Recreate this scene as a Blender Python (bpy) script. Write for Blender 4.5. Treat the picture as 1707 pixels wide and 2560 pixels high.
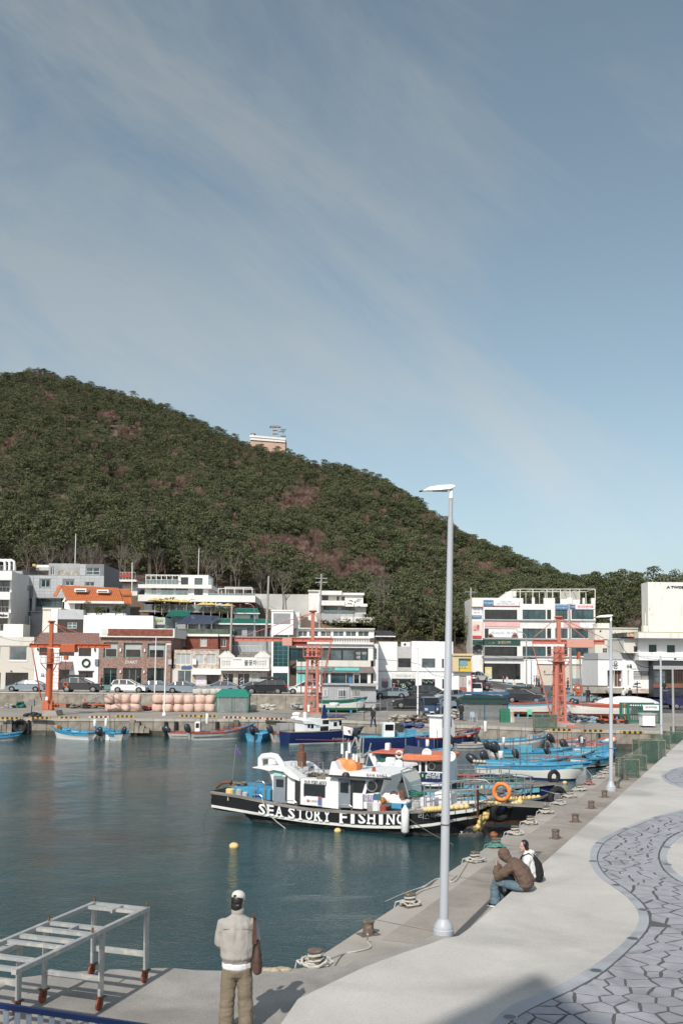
import bpy,bmesh,math,random
import numpy as np
from mathutils import Vector,Matrix,Euler,noise
R=math.radians
random.seed(7)
for o in list(bpy.data.objects):bpy.data.objects.remove(o)
scene=bpy.context.scene
COL=scene.collection
# ------------------------------------------------------------ camera, sky, sun, exposure
F=2400.0;W,H=1707.0,2560.0
CAMZ=7.0;PITCH=math.atan(180/F);ROLL=R(0.5);PY0=1473.0
cd=bpy.data.cameras.new('camera');cam=bpy.data.objects.new('camera',cd);COL.objects.link(cam)
CM=Matrix.Rotation(R(90)+PITCH,3,'X')@Matrix.Rotation(ROLL,3,'Z')
cam.matrix_world=Matrix.Translation((0,0,CAMZ))@CM.to_4x4()
cd.sensor_fit='VERTICAL';cd.sensor_height=36;cd.lens=F/H*36
cd.shift_y=(PY0-H/2)/H;cd.clip_start=0.1;cd.clip_end=3000
scene.camera=cam
scene.render.resolution_x=682;scene.render.resolution_y=1024
SUN_AZ=R(21)
SUN_EL=R(41)
world=bpy.data.worlds.new('World');scene.world=world;world.use_nodes=True
nt=world.node_tree;nt.nodes.clear()
def N(t,kind,**kw):
 n=t.nodes.new(kind)
 for k,v in kw.items():
  if k in('inp',):
   for a,b in v.items():n.inputs[a].default_value=b
  else:setattr(n,k,v)
 return n
out=N(nt,'ShaderNodeOutputWorld');bg=N(nt,'ShaderNodeBackground');bg.inputs[1].default_value=0.105
sky=N(nt,'ShaderNodeTexSky');sky.sky_type='NISHITA';sky.sun_disc=False
sky.sun_elevation=SUN_EL;sky.sun_rotation=R(180)+SUN_AZ
sky.altitude=10;sky.air_density=1.0;sky.dust_density=1.6;sky.ozone_density=2.6
tc=N(nt,'ShaderNodeTexCoord')
# high thin cirrus: streaky noise stretched along one slanting direction of the sky sphere, thicker toward the left
def nz_(sc,det,rot,scl,loc,dist=.0,ro=.6):
 mp=N(nt,'ShaderNodeMapping',vector_type='TEXTURE');nt.links.new(tc.outputs['Generated'],mp.inputs[0]);mp.inputs['Rotation'].default_value=rot;mp.inputs['Scale'].default_value=scl;mp.inputs['Location'].default_value=loc
 n=N(nt,'ShaderNodeTexNoise');n.inputs['Scale'].default_value=sc;n.inputs['Detail'].default_value=det;n.inputs['Roughness'].default_value=ro;n.inputs['Distortion'].default_value=dist;nt.links.new(mp.outputs[0],n.inputs['Vector']);return n.outputs[0]
def mth(op,a,b):
 n=N(nt,'ShaderNodeMath',operation=op)
 for k,v in enumerate((a,b)):
  if isinstance(v,(int,float)):n.inputs[k].default_value=v
  else:nt.links.new(v,n.inputs[k])
 return n.outputs[0]
n1=nz_(5.5,8,(0,R(36),0),(3.2,1,.7),(.2,0,.1),.5,.64);n2=nz_(1.6,4,(0,R(30),0),(1.8,1,.9),(1.3,.4,.7),.3)
sep=N(nt,'ShaderNodeSeparateXYZ');nt.links.new(tc.outputs['Generated'],sep.inputs[0])
side_=mth('MULTIPLY_ADD',sep.outputs[0],-.75);side_.node.inputs[2].default_value=.36
dens=mth('MULTIPLY',mth('MULTIPLY',n1,n2),mth('ADD',side_,.62))
cr=N(nt,'ShaderNodeValToRGB');nt.links.new(dens,cr.inputs[0])
cr.color_ramp.elements[0].position=0.19;cr.color_ramp.elements[0].color=(.04,.04,.04,1)
cr.color_ramp.elements[1].position=0.34;cr.color_ramp.elements[1].color=(.68,.68,.68,1)
hsv=N(nt,'ShaderNodeHueSaturation');hsv.inputs['Hue'].default_value=0.475;hsv.inputs['Saturation'].default_value=0.72;hsv.inputs['Value'].default_value=1.08
nt.links.new(sky.outputs[0],hsv.inputs['Color'])
bw=N(nt,'ShaderNodeRGBToBW');nt.links.new(sky.outputs[0],bw.inputs[0])
mad=N(nt,'ShaderNodeMath',operation='MULTIPLY_ADD');nt.links.new(bw.outputs[0],mad.inputs[0]);mad.inputs[1].default_value=1.0;mad.inputs[2].default_value=1.9
ctint=N(nt,'ShaderNodeVectorMath',operation='SCALE');ctint.inputs[0].default_value=(0.88,1.0,1.07);nt.links.new(mad.outputs[0],ctint.inputs['Scale'])
mixc=N(nt,'ShaderNodeMix',data_type='RGBA');nt.links.new(cr.outputs[0],mixc.inputs[0]);nt.links.new(hsv.outputs[0],mixc.inputs[6]);nt.links.new(ctint.outputs[0],mixc.inputs[7])
nt.links.new(mixc.outputs[2],bg.inputs[0]);nt.links.new(bg.outputs[0],out.inputs[0])
sl=bpy.data.lights.new('sun','SUN');sl.energy=3.6;sl.angle=R(0.55);sl.color=(1.0,0.95,0.88)
so=bpy.data.objects.new('sun',sl);COL.objects.link(so)
sd=Vector((math.sin(SUN_AZ)*math.cos(SUN_EL),math.cos(SUN_AZ)*math.cos(SUN_EL),-math.sin(SUN_EL)))
so.rotation_euler=sd.to_track_quat('-Z','Y').to_euler();so.location=(-20,-30,60)
vs=scene.view_settings;vs.view_transform='Standard';vs.look='None';vs.gamma=1;vs.exposure=0.12;vs.use_curve_mapping=False
try:
 scene.cycles.max_bounces=6;scene.cycles.transparent_max_bounces=8
except Exception:pass
# ------------------------------------------------------------ helpers: measuring
def ray(px,py):
 return CM@Vector(((px-W/2)/F,-(py-PY0)/F,-1))
def G(px,py,z):
 d=ray(px,py);t=(z-CAMZ)/d.z
 return Vector((d.x*t,d.y*t,z))
def V(px,py,D):
 d=ray(px,py);t=D/d.y
 return Vector((d.x*t,D,CAMZ+d.z*t))
ZM=dict(A=(0,1370,3.484),B=(400,1370,3.484),C=(800,1370,3.484),E=(1150,1400,5.227),F=(1400,1400,5.107),G=(480,1750,3.733),H=(850,1750,2.851),I=(1150,1750,2.815),J=(0,2180,2.24),K=(700,2050,2.24),L=(1207,1800,3.094),M=(0,1760,4.48),N=(420,1770,4.612),O=(720,1760,5.227),P=(1000,1780,5.227),Q=(1250,1800,4.48),R=(780,1860,4.48),S=(1030,1900,4.021),T=(520,2210,6.722),U=(1220,2080,8.711),W=(600,1040,9.8),X=(0,1380,5.227),Y=(1180,1640,4.9),Z=(1430,1640,5.66),a=(740,1600,5.227),s=(0,0,1))
def zp(z,x,y):
 o=ZM[z];return(o[0]+x/o[2],o[1]+y/o[2])
class Frame:
 """A thing's own axes: x along its face, y away from the viewer, z up."""
 def __init__(s,O,yaw=0,zoom='s'):
  s.O=Vector(O);s.yaw=yaw;s.zoom=zoom
  s.u=Vector((math.cos(yaw),math.sin(yaw),0));s.n=Vector((-math.sin(yaw),math.cos(yaw),0))
 def p(s,x,y,off=0,zoom=None):
  px,py=zp(zoom or s.zoom,x,y);d=ray(px,py);C0=Vector((0,0,CAMZ))
  t=((s.O-C0).dot(s.n)+off)/d.dot(s.n);w=C0+d*t-s.O
  return(w.dot(s.u),w.z)
 def rect(s,x0,y0,x1,y1,off=0,zoom=None):
  a=s.p(x0,(y0+y1)/2,off,zoom)[0];b=s.p(x1,(y0+y1)/2,off,zoom)[0]
  t=s.p((x0+x1)/2,y0,off,zoom)[1];c=s.p((x0+x1)/2,y1,off,zoom)[1]
  return a,b,c,t
# ------------------------------------------------------------ helpers: objects
def link(o,parent=None):
 COL.objects.link(o)
 if parent is not None:o.parent=parent;CH.setdefault(parent.as_pointer(),[]).append(o)
 return o
CH={}
def tag(o,label=None,cat=None,group=None,kind=None):
 if label:o['label']=label
 if cat:o['category']=cat
 if group:o['group']=group
 if kind:o['kind']=kind
 return o
def thing(name,label,cat,loc=(0,0,0),rz=0,group=None):
 o=bpy.data.objects.new(name,None);o.empty_display_size=.3;link(o);o.location=loc;o.rotation_euler=(0,0,rz)
 return tag(o,label,cat,group)
def kids(o):return CH.get(o.as_pointer(),[])
def copy_tree(root,loc,rz=0,label=None,scale=None,mats=None,group=None):
 def rec(o,par):
  c=link(o.copy(),par)
  if mats and o.type=='MESH':
   for i,sl_ in enumerate(c.material_slots):
    if sl_.material and sl_.material.name in mats:
     nm_=sl_.material.name;sl_.link='OBJECT';sl_.material=mats[nm_]
  for ch in kids(o):rec(ch,c)
  return c
 r=rec(root,None);r.location=loc;r.rotation_euler=(0,0,rz)
 if scale:r.scale=(scale,)*3 if not hasattr(scale,'__len__')else scale
 if label:r['label']=label
 if group:r['group']=group
 return r
class MB:
 def __init__(s):s.v=[];s.f=[];s.m=[];s.mi=0
 def add(s,vs,fs):
  b=len(s.v);s.v+=[tuple(v)for v in vs]
  for f in fs:s.f.append([b+i for i in f]);s.m.append(s.mi)
  return s
 def box(s,x0,y0,z0,x1,y1,z1):
  if x0>x1:x0,x1=x1,x0
  if y0>y1:y0,y1=y1,y0
  if z0>z1:z0,z1=z1,z0
  return s.add([(x0,y0,z0),(x1,y0,z0),(x1,y1,z0),(x0,y1,z0),(x0,y0,z1),(x1,y0,z1),(x1,y1,z1),(x0,y1,z1)],[(0,3,2,1),(4,5,6,7),(0,1,5,4),(1,2,6,5),(2,3,7,6),(3,0,4,7)])
 def beam(s,p,q,w,h=None,up=(0,0,1)):
  h=h or w;p=Vector(p);q=Vector(q);d=(q-p).normalized();u=Vector(up)
  if abs(d.dot(u))>.98:u=Vector((1,0,0))
  a=d.cross(u).normalized();b=a.cross(d).normalized()
  vs=[]
  for e in(p,q):
   for i,j in((-1,-1),(1,-1),(1,1),(-1,1)):vs.append(e+a*i*w/2+b*j*h/2)
  return s.add(vs,[(0,3,2,1),(4,5,6,7),(0,1,5,4),(1,2,6,5),(2,3,7,6),(3,0,4,7)])
 def tube(s,pts,r,n=6,caps=True):
  pts=[Vector(p)for p in pts];k=len(pts);rs=r if hasattr(r,'__len__')else[r]*k
  vs=[];prev=None
  for i,p in enumerate(pts):
   d=(pts[min(i+1,k-1)]-pts[max(i-1,0)])
   d=d.normalized()if d.length>1e-9 else Vector((0,0,1))
   if prev is None:
    u=Vector((0,0,1))if abs(d.z)<.9 else Vector((1,0,0));a=d.cross(u).normalized()
   else:
    a=prev-d*prev.dot(d);a=a.normalized()if a.length>1e-6 else d.orthogonal().normalized()
   prev=a;b=d.cross(a)
   for j in range(n):
    t=2*math.pi*j/n;vs.append(p+(a*math.cos(t)+b*math.sin(t))*rs[i])
  fs=[]
  for i in range(k-1):
   for j in range(n):fs.append((i*n+j,i*n+(j+1)%n,(i+1)*n+(j+1)%n,(i+1)*n+j))
  if caps:fs.append(tuple(range(n))[::-1]);fs.append(tuple((k-1)*n+j for j in range(n)))
  return s.add(vs,fs)
 def lathe(s,prof,c=(0,0,0),n=16,axis='z',caps=True):
  vs=[]
  for r,h in prof:
   for j in range(n):
    t=2*math.pi*j/n;x,y=r*math.cos(t),r*math.sin(t)
    if axis=='z':vs.append((c[0]+x,c[1]+y,c[2]+h))
    elif axis=='y':vs.append((c[0]+x,c[1]+h,c[2]+y))
    else:vs.append((c[0]+h,c[1]+x,c[2]+y))
  fs=[]
  for i in range(len(prof)-1):
   for j in range(n):fs.append((i*n+j,i*n+(j+1)%n,(i+1)*n+(j+1)%n,(i+1)*n+j))
  if caps:fs.append(tuple(range(n))[::-1]);fs.append(tuple((len(prof)-1)*n+j for j in range(n)))
  return s.add(vs,fs)
 def prism(s,pts,y0,y1,axis='y'):
  """pts (x,z) polygon extruded along y (axis 'y') or (x,y) polygon along z (axis 'z')"""
  n=len(pts)
  if axis=='y':vs=[(x,y0,z)for x,z in pts]+[(x,y1,z)for x,z in pts]
  elif axis=='z':vs=[(x,y,y0)for x,y in pts]+[(x,y,y1)for x,y in pts]
  else:vs=[(y0,x,z)for x,z in pts]+[(y1,x,z)for x,z in pts]
  fs=[tuple(range(n)),tuple(range(n,2*n))[::-1]]
  for i in range(n):fs.append((i,n+i,n+(i+1)%n,(i+1)%n))
  return s.add(vs,fs)
 def ball(s,c,r,n=8,m=6,sc=(1,1,1)):
  vs=[];fs=[]
  for i in range(m+1):
   ph=math.pi*i/m
   for j in range(n):
    t=2*math.pi*j/n;vs.append((c[0]+r*sc[0]*math.sin(ph)*math.cos(t),c[1]+r*sc[1]*math.sin(ph)*math.sin(t),c[2]+r*sc[2]*math.cos(ph)))
  for i in range(m):
   for j in range(n):fs.append((i*n+j,(i+1)*n+j,(i+1)*n+(j+1)%n,i*n+(j+1)%n))
  return s.add(vs,fs)
 def torus(s,c,Rr,r,n=20,m=8,axis='y',rot=None):
  vs=[];fs=[]
  for i in range(n):
   t=2*math.pi*i/n
   for j in range(m):
    q=2*math.pi*j/m;a=(Rr+r*math.cos(q))*math.cos(t);b=(Rr+r*math.cos(q))*math.sin(t);h=r*math.sin(q)
    v=Vector({'y':(a,h,b),'z':(a,b,h),'x':(h,a,b)}[axis])
    if rot is not None:v=rot@v
    vs.append(v+Vector(c))
  for i in range(n):
   for j in range(m):fs.append((i*m+j,((i+1)%n)*m+j,((i+1)%n)*m+(j+1)%m,i*m+(j+1)%m))
  return s.add(vs,fs)
 def sheet(s,rows):
  """rows of equal-length point lists -> quad grid"""
  n=len(rows[0]);vs=[p for r in rows for p in r]
  fs=[(i*n+j,i*n+j+1,(i+1)*n+j+1,(i+1)*n+j)for i in range(len(rows)-1)for j in range(n-1)]
  return s.add(vs,fs)
 def mesh(s,name,mats,smooth=False,fix=True):
  me=bpy.data.meshes.new(name);me.from_pydata(s.v,[],s.f)
  if not isinstance(mats,(list,tuple)):mats=[mats]
  for m in mats:me.materials.append(m)
  if len(mats)>1:me.polygons.foreach_set('material_index',s.m)
  if fix:
   bm=bmesh.new();bm.from_mesh(me);bmesh.ops.recalc_face_normals(bm,faces=bm.faces);bm.to_mesh(me);bm.free()
  if smooth:
   me.shade_smooth()
   if smooth is not True:
    me.set_sharp_from_angle(angle=R(smooth))
  me.update();return me
 def build(s,name,mats,parent=None,smooth=False,kind=None,label=None,loc=None,fix=True,bevel=0):
  o=bpy.data.objects.new(name,s.mesh(name,mats,smooth,fix));link(o,parent)
  if loc is not None:o.location=loc
  if kind:o['kind']=kind
  if label:o['label']=label
  if bevel:
   b=o.modifiers.new('edge','BEVEL');b.width=bevel;b.segments=2;b.limit_method='ANGLE';b.angle_limit=R(40)
  return o
# ------------------------------------------------------------ helpers: materials
MC={}
def mat(name,col,rough=.6,metal=0,var=.10,scale=3.0,bump=.0,bscale=30,spec=.5,col2=None,detail=4,stretch=(1,1,1),thr=None,alpha=None,coat=0,rnd=0,thrw=.08):
 """solid real-world colour with grain: col varied by noise, optional second colour in patches"""
 if name in MC:return MC[name]
 m=bpy.data.materials.new(name);m.use_nodes=True;t=m.node_tree;p=t.nodes['Principled BSDF']
 p.inputs['Roughness'].default_value=rough;p.inputs['Metallic'].default_value=metal;p.inputs['Specular IOR Level'].default_value=spec
 if coat:p.inputs['Coat Weight'].default_value=coat;p.inputs['Coat Roughness'].default_value=.08
 tcn=N(t,'ShaderNodeTexCoord');mpn=N(t,'ShaderNodeMapping');mpn.inputs['Scale'].default_value=stretch
 t.links.new(tcn.outputs['Object'],mpn.inputs[0])
 nz=N(t,'ShaderNodeTexNoise');nz.inputs['Scale'].default_value=scale;nz.inputs['Detail'].default_value=detail;nz.inputs['Roughness'].default_value=.62
 t.links.new(mpn.outputs[0],nz.inputs['Vector'])
 c=Vector(col)
 ramp=N(t,'ShaderNodeValToRGB');t.links.new(nz.outputs[0],ramp.inputs[0])
 e=ramp.color_ramp.elements
 if col2 is None:
  e[0].position=.3;e[0].color=(*[max(0,x*(1-var*1.6))for x in c],1)
  e[1].position=.7;e[1].color=(*[min(1,x*(1+var))for x in c],1)
 else:
  th=thr if thr is not None else.55
  e[0].position=th-thrw;e[0].color=(*c,1);e[1].position=th+thrw;e[1].color=(*col2,1)
 src=ramp.outputs[0]
 if rnd:
  oi=N(t,'ShaderNodeObjectInfo');mr=N(t,'ShaderNodeMapRange');mr.inputs[3].default_value=1-rnd;mr.inputs[4].default_value=1+rnd
  t.links.new(oi.outputs['Random'],mr.inputs[0]);sc=N(t,'ShaderNodeVectorMath',operation='SCALE');t.links.new(src,sc.inputs[0]);t.links.new(mr.outputs[0],sc.inputs['Scale']);src=sc.outputs[0]
 t.links.new(src,p.inputs['Base Color'])
 if bump:
  nb=N(t,'ShaderNodeTexNoise');nb.inputs['Scale'].default_value=bscale;nb.inputs['Detail'].default_value=5;t.links.new(mpn.outputs[0],nb.inputs['Vector'])
  bp=N(t,'ShaderNodeBump');bp.inputs['Strength'].default_value=bump;bp.inputs['Distance'].default_value=.02
  t.links.new(nb.outputs[0],bp.inputs['Height']);t.links.new(bp.outputs[0],p.inputs['Normal'])
 if alpha is not None:p.inputs['Alpha'].default_value=alpha
 MC[name]=m;return m
WHITE=mat('white_render',(.72,.71,.68),.7,scale=1.1,bump=.15,col2=(.60,.585,.55),thr=.62,thrw=.1,stretch=(1.6,1.6,.35),detail=8)
WHITE2=mat('bright_white_render',(.79,.79,.78),.65,scale=.9,col2=(.70,.69,.67),thr=.62,thrw=.1,stretch=(1.5,1.5,.3),detail=8)
OFFW=mat('cream_render',(.64,.61,.55),.8,scale=.8,bump=.15,col2=(.54,.50,.43),thr=.6,thrw=.1,stretch=(1.5,1.5,.35),detail=7)
GREYC=mat('grey_cladding',(.42,.43,.44),.55,var=.07,scale=1.2,rnd=.06)
GREYD=mat('joint_grey',(.20,.20,.21),.8)
GREYR=mat('grey_render',(.36,.37,.38),.8,var=.1,scale=.7)
BEIGE=mat('beige_panel',(.58,.51,.43),.7,var=.05)
SAND=mat('cream_stone',(.62,.57,.50),.85,var=.18,scale=9,bump=.5,bscale=14,stretch=(1,1,3))
DGLASS=mat('dark_window_glass',(.018,.022,.025),.06,var=.5,scale=.6,spec=.8)
TGLASS=mat('teal_window_glass',(.035,.08,.092),.08,var=.5,scale=.5,spec=.8)
GGLASS=mat('grey_window_glass',(.10,.13,.14),.1,var=.5,scale=.5,spec=.7)
BLIND=mat('blind_behind_glass',(.42,.44,.43),.25,var=.08,scale=1)
WFR=mat('white_window_frame',(.75,.75,.74),.4,var=.03)
BFR=mat('black_window_frame',(.03,.03,.032),.4)
TFR=mat('teal_green_frame',(.10,.24,.21),.5,var=.1)
BROWNF=mat('brown_timber_frame',(.12,.06,.035),.6,var=.2,scale=8)
RAILM=mat('galvanised_rail',(.40,.41,.42),.4,metal=.6)
BLACKM=mat('black_metal',(.025,.025,.027),.5)
CONC=mat('weathered_concrete',(.34,.31,.27),.85,var=.18,scale=.8,bump=.3,bscale=18)
CONCD=mat('dark_damp_concrete',(.14,.125,.10),.8,var=.3,scale=1.5,bump=.4)
WOODD=mat('dark_timber',(.035,.026,.022),.6,var=.3,scale=4,stretch=(.3,1,8))
RUST=mat('rusty_iron',(.16,.075,.045),.8,var=.35,scale=14,bump=.4,bscale=40)
def brickmat(name,c1,c2,mort,sx=.22,sz=.075,bump=.4):
 if name in MC:return MC[name]
 m=bpy.data.materials.new(name);m.use_nodes=True;t=m.node_tree;p=t.nodes['Principled BSDF'];p.inputs['Roughness'].default_value=.85
 tcn=N(t,'ShaderNodeTexCoord');sp=N(t,'ShaderNodeSeparateXYZ');cb=N(t,'ShaderNodeCombineXYZ');ad=N(t,'ShaderNodeMath',operation='ADD')
 t.links.new(tcn.outputs['Object'],sp.inputs[0]);t.links.new(sp.outputs[0],ad.inputs[0]);t.links.new(sp.outputs[1],ad.inputs[1]);t.links.new(ad.outputs[0],cb.inputs[0]);t.links.new(sp.outputs[2],cb.inputs[1])
 b=N(t,'ShaderNodeTexBrick');b.inputs['Scale'].default_value=1;b.inputs['Brick Width'].default_value=sx;b.inputs['Row Height'].default_value=sz;b.inputs['Mortar Size'].default_value=.008
 b.inputs['Color1'].default_value=(*c1,1);b.inputs['Color2'].default_value=(*c2,1);b.inputs['Mortar'].default_value=(*mort,1)
 t.links.new(cb.outputs[0],b.inputs['Vector'])
 nz=N(t,'ShaderNodeTexNoise');nz.inputs['Scale'].default_value=3;nz.inputs['Detail'].default_value=6;t.links.new(tcn.outputs['Object'],nz.inputs['Vector'])
 mr=N(t,'ShaderNodeMapRange');mr.inputs[1].default_value=.3;mr.inputs[2].default_value=.7;mr.inputs[3].default_value=.65;mr.inputs[4].default_value=1.3;t.links.new(nz.outputs[0],mr.inputs[0])
 sc=N(t,'ShaderNodeVectorMath',operation='SCALE');t.links.new(b.outputs[0],sc.inputs[0]);t.links.new(mr.outputs[0],sc.inputs['Scale']);t.links.new(sc.outputs[0],p.inputs['Base Color'])
 bp=N(t,'ShaderNodeBump');bp.inputs['Strength'].default_value=bump;bp.inputs['Distance'].default_value=.01;t.links.new(b.outputs['Fac'],bp.inputs['Height']);bp.invert=True;t.links.new(bp.outputs[0],p.inputs['Normal'])
 MC[name]=m;return m
BRICK=brickmat('brown_brick',(.24,.12,.09),(.34,.20,.16),(.30,.26,.23))
REDBR=brickmat('dark_red_brick',(.20,.05,.03),(.27,.075,.045),(.16,.09,.07))
STONEB=brickmat('split_stone_facing',(.60,.50,.42),(.42,.33,.27),(.55,.5,.45),sx=.35,sz=.13)
# ------------------------------------------------------------ helpers: lettering
TS=bpy.data.scenes.new('workbench')
TQ=[]
def text_mesh(s,width,height,m,fn=None,depth=.02,bold=False,shear=0):
 """lettering as a mesh, fitted to width x height; fn maps (u,v,w)->local point, default on the xz plane facing -y.
    Returns a placeholder that flush_text() fills for all lettering in one go."""
 cu=bpy.data.curves.new('t','FONT');cu.body=s;cu.extrude=.02;cu.align_x='CENTER';cu.align_y='CENTER';cu.resolution_u=2;cu.shear=shear
 if bold:cu.offset=.022
 o=bpy.data.objects.new('t',cu);TS.collection.objects.link(o);me=bpy.data.meshes.new('lettering');TQ.append((o,me,width,height,m,fn,depth));return me
def flush_text():
 vl=TS.view_layers[0];vl.update();dg=vl.depsgraph
 for o,ph,width,height,m,fn,depth in TQ:
  me=bpy.data.meshes.new_from_object(o.evaluated_get(dg));n=len(me.vertices)
  if n:
   co=np.empty(n*3);me.vertices.foreach_get('co',co);co=co.reshape(-1,3);mn,mx=co.min(0),co.max(0);co=(co-(mn+mx)/2)/np.maximum(mx-mn,1e-6)*np.array([width,height,depth])
   co=np.array([tuple(fn(*c))for c in co])if fn else np.stack([co[:,0],-co[:,2],co[:,1]],1)
   me.vertices.foreach_set('co',co.ravel())
  me.materials.clear();me.materials.append(m);me.update();ph.user_remap(me)
 for o,ph,m,wr,ws,seed in MQ:
  me=bpy.data.meshes.new_from_object(o.evaluated_get(dg))
  if wr:
   n=len(me.vertices);co=np.empty(n*3);me.vertices.foreach_get('co',co);co=co.reshape(-1,3);nr=np.empty(n*3,dtype=np.float32);me.vertex_normals.foreach_get('vector',nr)
   h=np.array([1.6*abs(noise.noise(q))+.6*abs(noise.noise(q*2.1))-.5 for q in(Vector((c[0]*ws*.6+seed,c[1]*ws*.6,c[2]*ws*(.35 if seed<0 else 1)))for c in co)]);co+=nr.reshape(-1,3)*(h*wr)[:,None];me.vertices.foreach_set('co',co.ravel());me.update()
  me.materials.clear();me.materials.append(m);me.shade_smooth();ph.user_remap(me)
 bpy.data.batch_remove([q[0].data for q in TQ]+[q[0].data for q in MQ]+[q[0]for q in TQ]+[q[0]for q in MQ])
MQ=[]
def lettering(s,x,y,z,width,height,m,parent,name='lettering',**k):
 me=text_mesh(s,width,height,m,**k);o=bpy.data.objects.new(name,me);link(o,parent);o.location=(x,y,z);return o
# ------------------------------------------------------------ water
def water():
 m=bpy.data.materials.new('harbour_water');m.use_nodes=True;t=m.node_tree;p=t.nodes['Principled BSDF']
 p.inputs['Roughness'].default_value=.05;p.inputs['IOR'].default_value=1.333;p.inputs['Specular IOR Level'].default_value=.5
 tcn=N(t,'ShaderNodeTexCoord')
 big=N(t,'ShaderNodeTexNoise');big.inputs['Scale'].default_value=.12;big.inputs['Detail'].default_value=3;t.links.new(tcn.outputs['Object'],big.inputs['Vector'])
 rp=N(t,'ShaderNodeValToRGB');rp.color_ramp.elements[0].position=.35;rp.color_ramp.elements[0].color=(.009,.038,.044,1);rp.color_ramp.elements[1].position=.65;rp.color_ramp.elements[1].color=(.016,.064,.072,1)
 t.links.new(big.outputs[0],rp.inputs[0]);t.links.new(rp.outputs[0],p.inputs['Base Color'])
 prev=None
 for sc,st,dist,strx in((1.6,.45,.07,(1,1.5,1)),(5.5,.7,.04,(1,1.9,1)),(17,.5,.014,(1,1.4,1))):
  mpn=N(t,'ShaderNodeMapping');mpn.inputs['Scale'].default_value=strx;mpn.inputs['Rotation'].default_value=(0,0,R(18));t.links.new(tcn.outputs['Object'],mpn.inputs[0])
  nz=N(t,'ShaderNodeTexNoise');nz.inputs['Scale'].default_value=sc;nz.inputs['Detail'].default_value=4;nz.inputs['Distortion'].default_value=.6;t.links.new(mpn.outputs[0],nz.inputs['Vector'])
  bp=N(t,'ShaderNodeBump');bp.inputs['Strength'].default_value=st;bp.inputs['Distance'].default_value=dist
  hh=nz.outputs[0]
  if sc>1.2:
   mm=N(t,'ShaderNodeMath',operation='MULTIPLY');t.links.new(nz.outputs[0],mm.inputs[0]);mr=N(t,'ShaderNodeMapRange');mr.inputs[1].default_value=.35;mr.inputs[2].default_value=.65;mr.inputs[3].default_value=.35;mr.inputs[4].default_value=1.3
   t.links.new(big.outputs[0],mr.inputs[0]);t.links.new(mr.outputs[0],mm.inputs[1]);hh=mm.outputs[0]
  t.links.new(hh,bp.inputs['Height'])
  if prev:t.links.new(prev.outputs[0],bp.inputs['Normal'])
  prev=bp
 t.links.new(prev.outputs[0],p.inputs['Normal'])
 b=MB();nx,ny=150,170;rows=[]
 for j in range(ny+1):
  y=-10+115*(j/ny)**1.6;row=[]
  for i in range(nx+1):
   x=-95+190*i/nx
   z=.012*noise.noise(Vector((x*.5,y*.9,0)))+.008*noise.noise(Vector((x*1.7,y*2.6,4)))
   row.append((x,y,z))
  rows.append(row)
 b.sheet(rows);tag(b.build('water',m,smooth=True,fix=False),kind='structure')
water()
SEAB=MB().add([(-400,-60,-2.2),(400,-60,-2.2),(400,104,-2.2),(-400,104,-2.2)],[(0,1,2,3)]).build('sea_bed',CONCD);tag(SEAB,kind='structure')
# ------------------------------------------------------------ foreground promenade
def concmat(name,c,c2,sc=.5,speck=140,sp=.35,bump=.25,rough=.85):
 m=bpy.data.materials.new(name);m.use_nodes=True;t=m.node_tree;p=t.nodes['Principled BSDF'];p.inputs['Roughness'].default_value=rough;p.inputs['Specular IOR Level'].default_value=.3
 tcn=N(t,'ShaderNodeTexCoord');n1_=N(t,'ShaderNodeTexNoise');n1_.inputs['Scale'].default_value=sc;n1_.inputs['Detail'].default_value=6;n1_.inputs['Roughness'].default_value=.65;n1_.inputs['Distortion'].default_value=.4;t.links.new(tcn.outputs['Object'],n1_.inputs['Vector'])
 rp=N(t,'ShaderNodeValToRGB');rp.color_ramp.elements[0].position=.32;rp.color_ramp.elements[0].color=(*c,1);rp.color_ramp.elements[1].position=.68;rp.color_ramp.elements[1].color=(*c2,1);t.links.new(n1_.outputs[0],rp.inputs[0])
 vn=N(t,'ShaderNodeTexNoise');vn.inputs['Scale'].default_value=speck*.28;vn.inputs['Detail'].default_value=3;vn.inputs['Roughness'].default_value=.8;t.links.new(tcn.outputs['Object'],vn.inputs['Vector'])
 mr=N(t,'ShaderNodeMapRange');mr.inputs[1].default_value=.28;mr.inputs[2].default_value=.48;mr.inputs[3].default_value=1-sp;mr.inputs[4].default_value=1.0;t.links.new(vn.outputs[0],mr.inputs[0])
 st=N(t,'ShaderNodeTexNoise');st.inputs['Scale'].default_value=sc*.35;st.inputs['Detail'].default_value=8;st.inputs['Distortion'].default_value=1.5;t.links.new(tcn.outputs['Object'],st.inputs['Vector'])
 mr2=N(t,'ShaderNodeMapRange');mr2.inputs[1].default_value=.36;mr2.inputs[2].default_value=.5;mr2.inputs[3].default_value=.78;mr2.inputs[4].default_value=1.0;t.links.new(st.outputs[0],mr2.inputs[0])
 mu=N(t,'ShaderNodeMath',operation='MULTIPLY');t.links.new(mr.outputs[0],mu.inputs[0]);t.links.new(mr2.outputs[0],mu.inputs[1])
 s1=N(t,'ShaderNodeVectorMath',operation='SCALE');t.links.new(rp.outputs[0],s1.inputs[0]);t.links.new(mu.outputs[0],s1.inputs['Scale']);t.links.new(s1.outputs[0],p.inputs['Base Color'])
 bp=N(t,'ShaderNodeBump');bp.inputs['Strength'].default_value=bump;bp.inputs['Distance'].default_value=.01;t.links.new(vn.outputs[0],bp.inputs['Height']);t.links.new(bp.outputs[0],p.inputs['Normal'])
 return m
PROMM=concmat('pale_exposed_aggregate',(.48,.45,.42),(.58,.55,.51),.45)
APRM=concmat('tan_quay_concrete',(.37,.335,.295),(.44,.40,.355),.6,speck=90,sp=.2)
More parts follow.
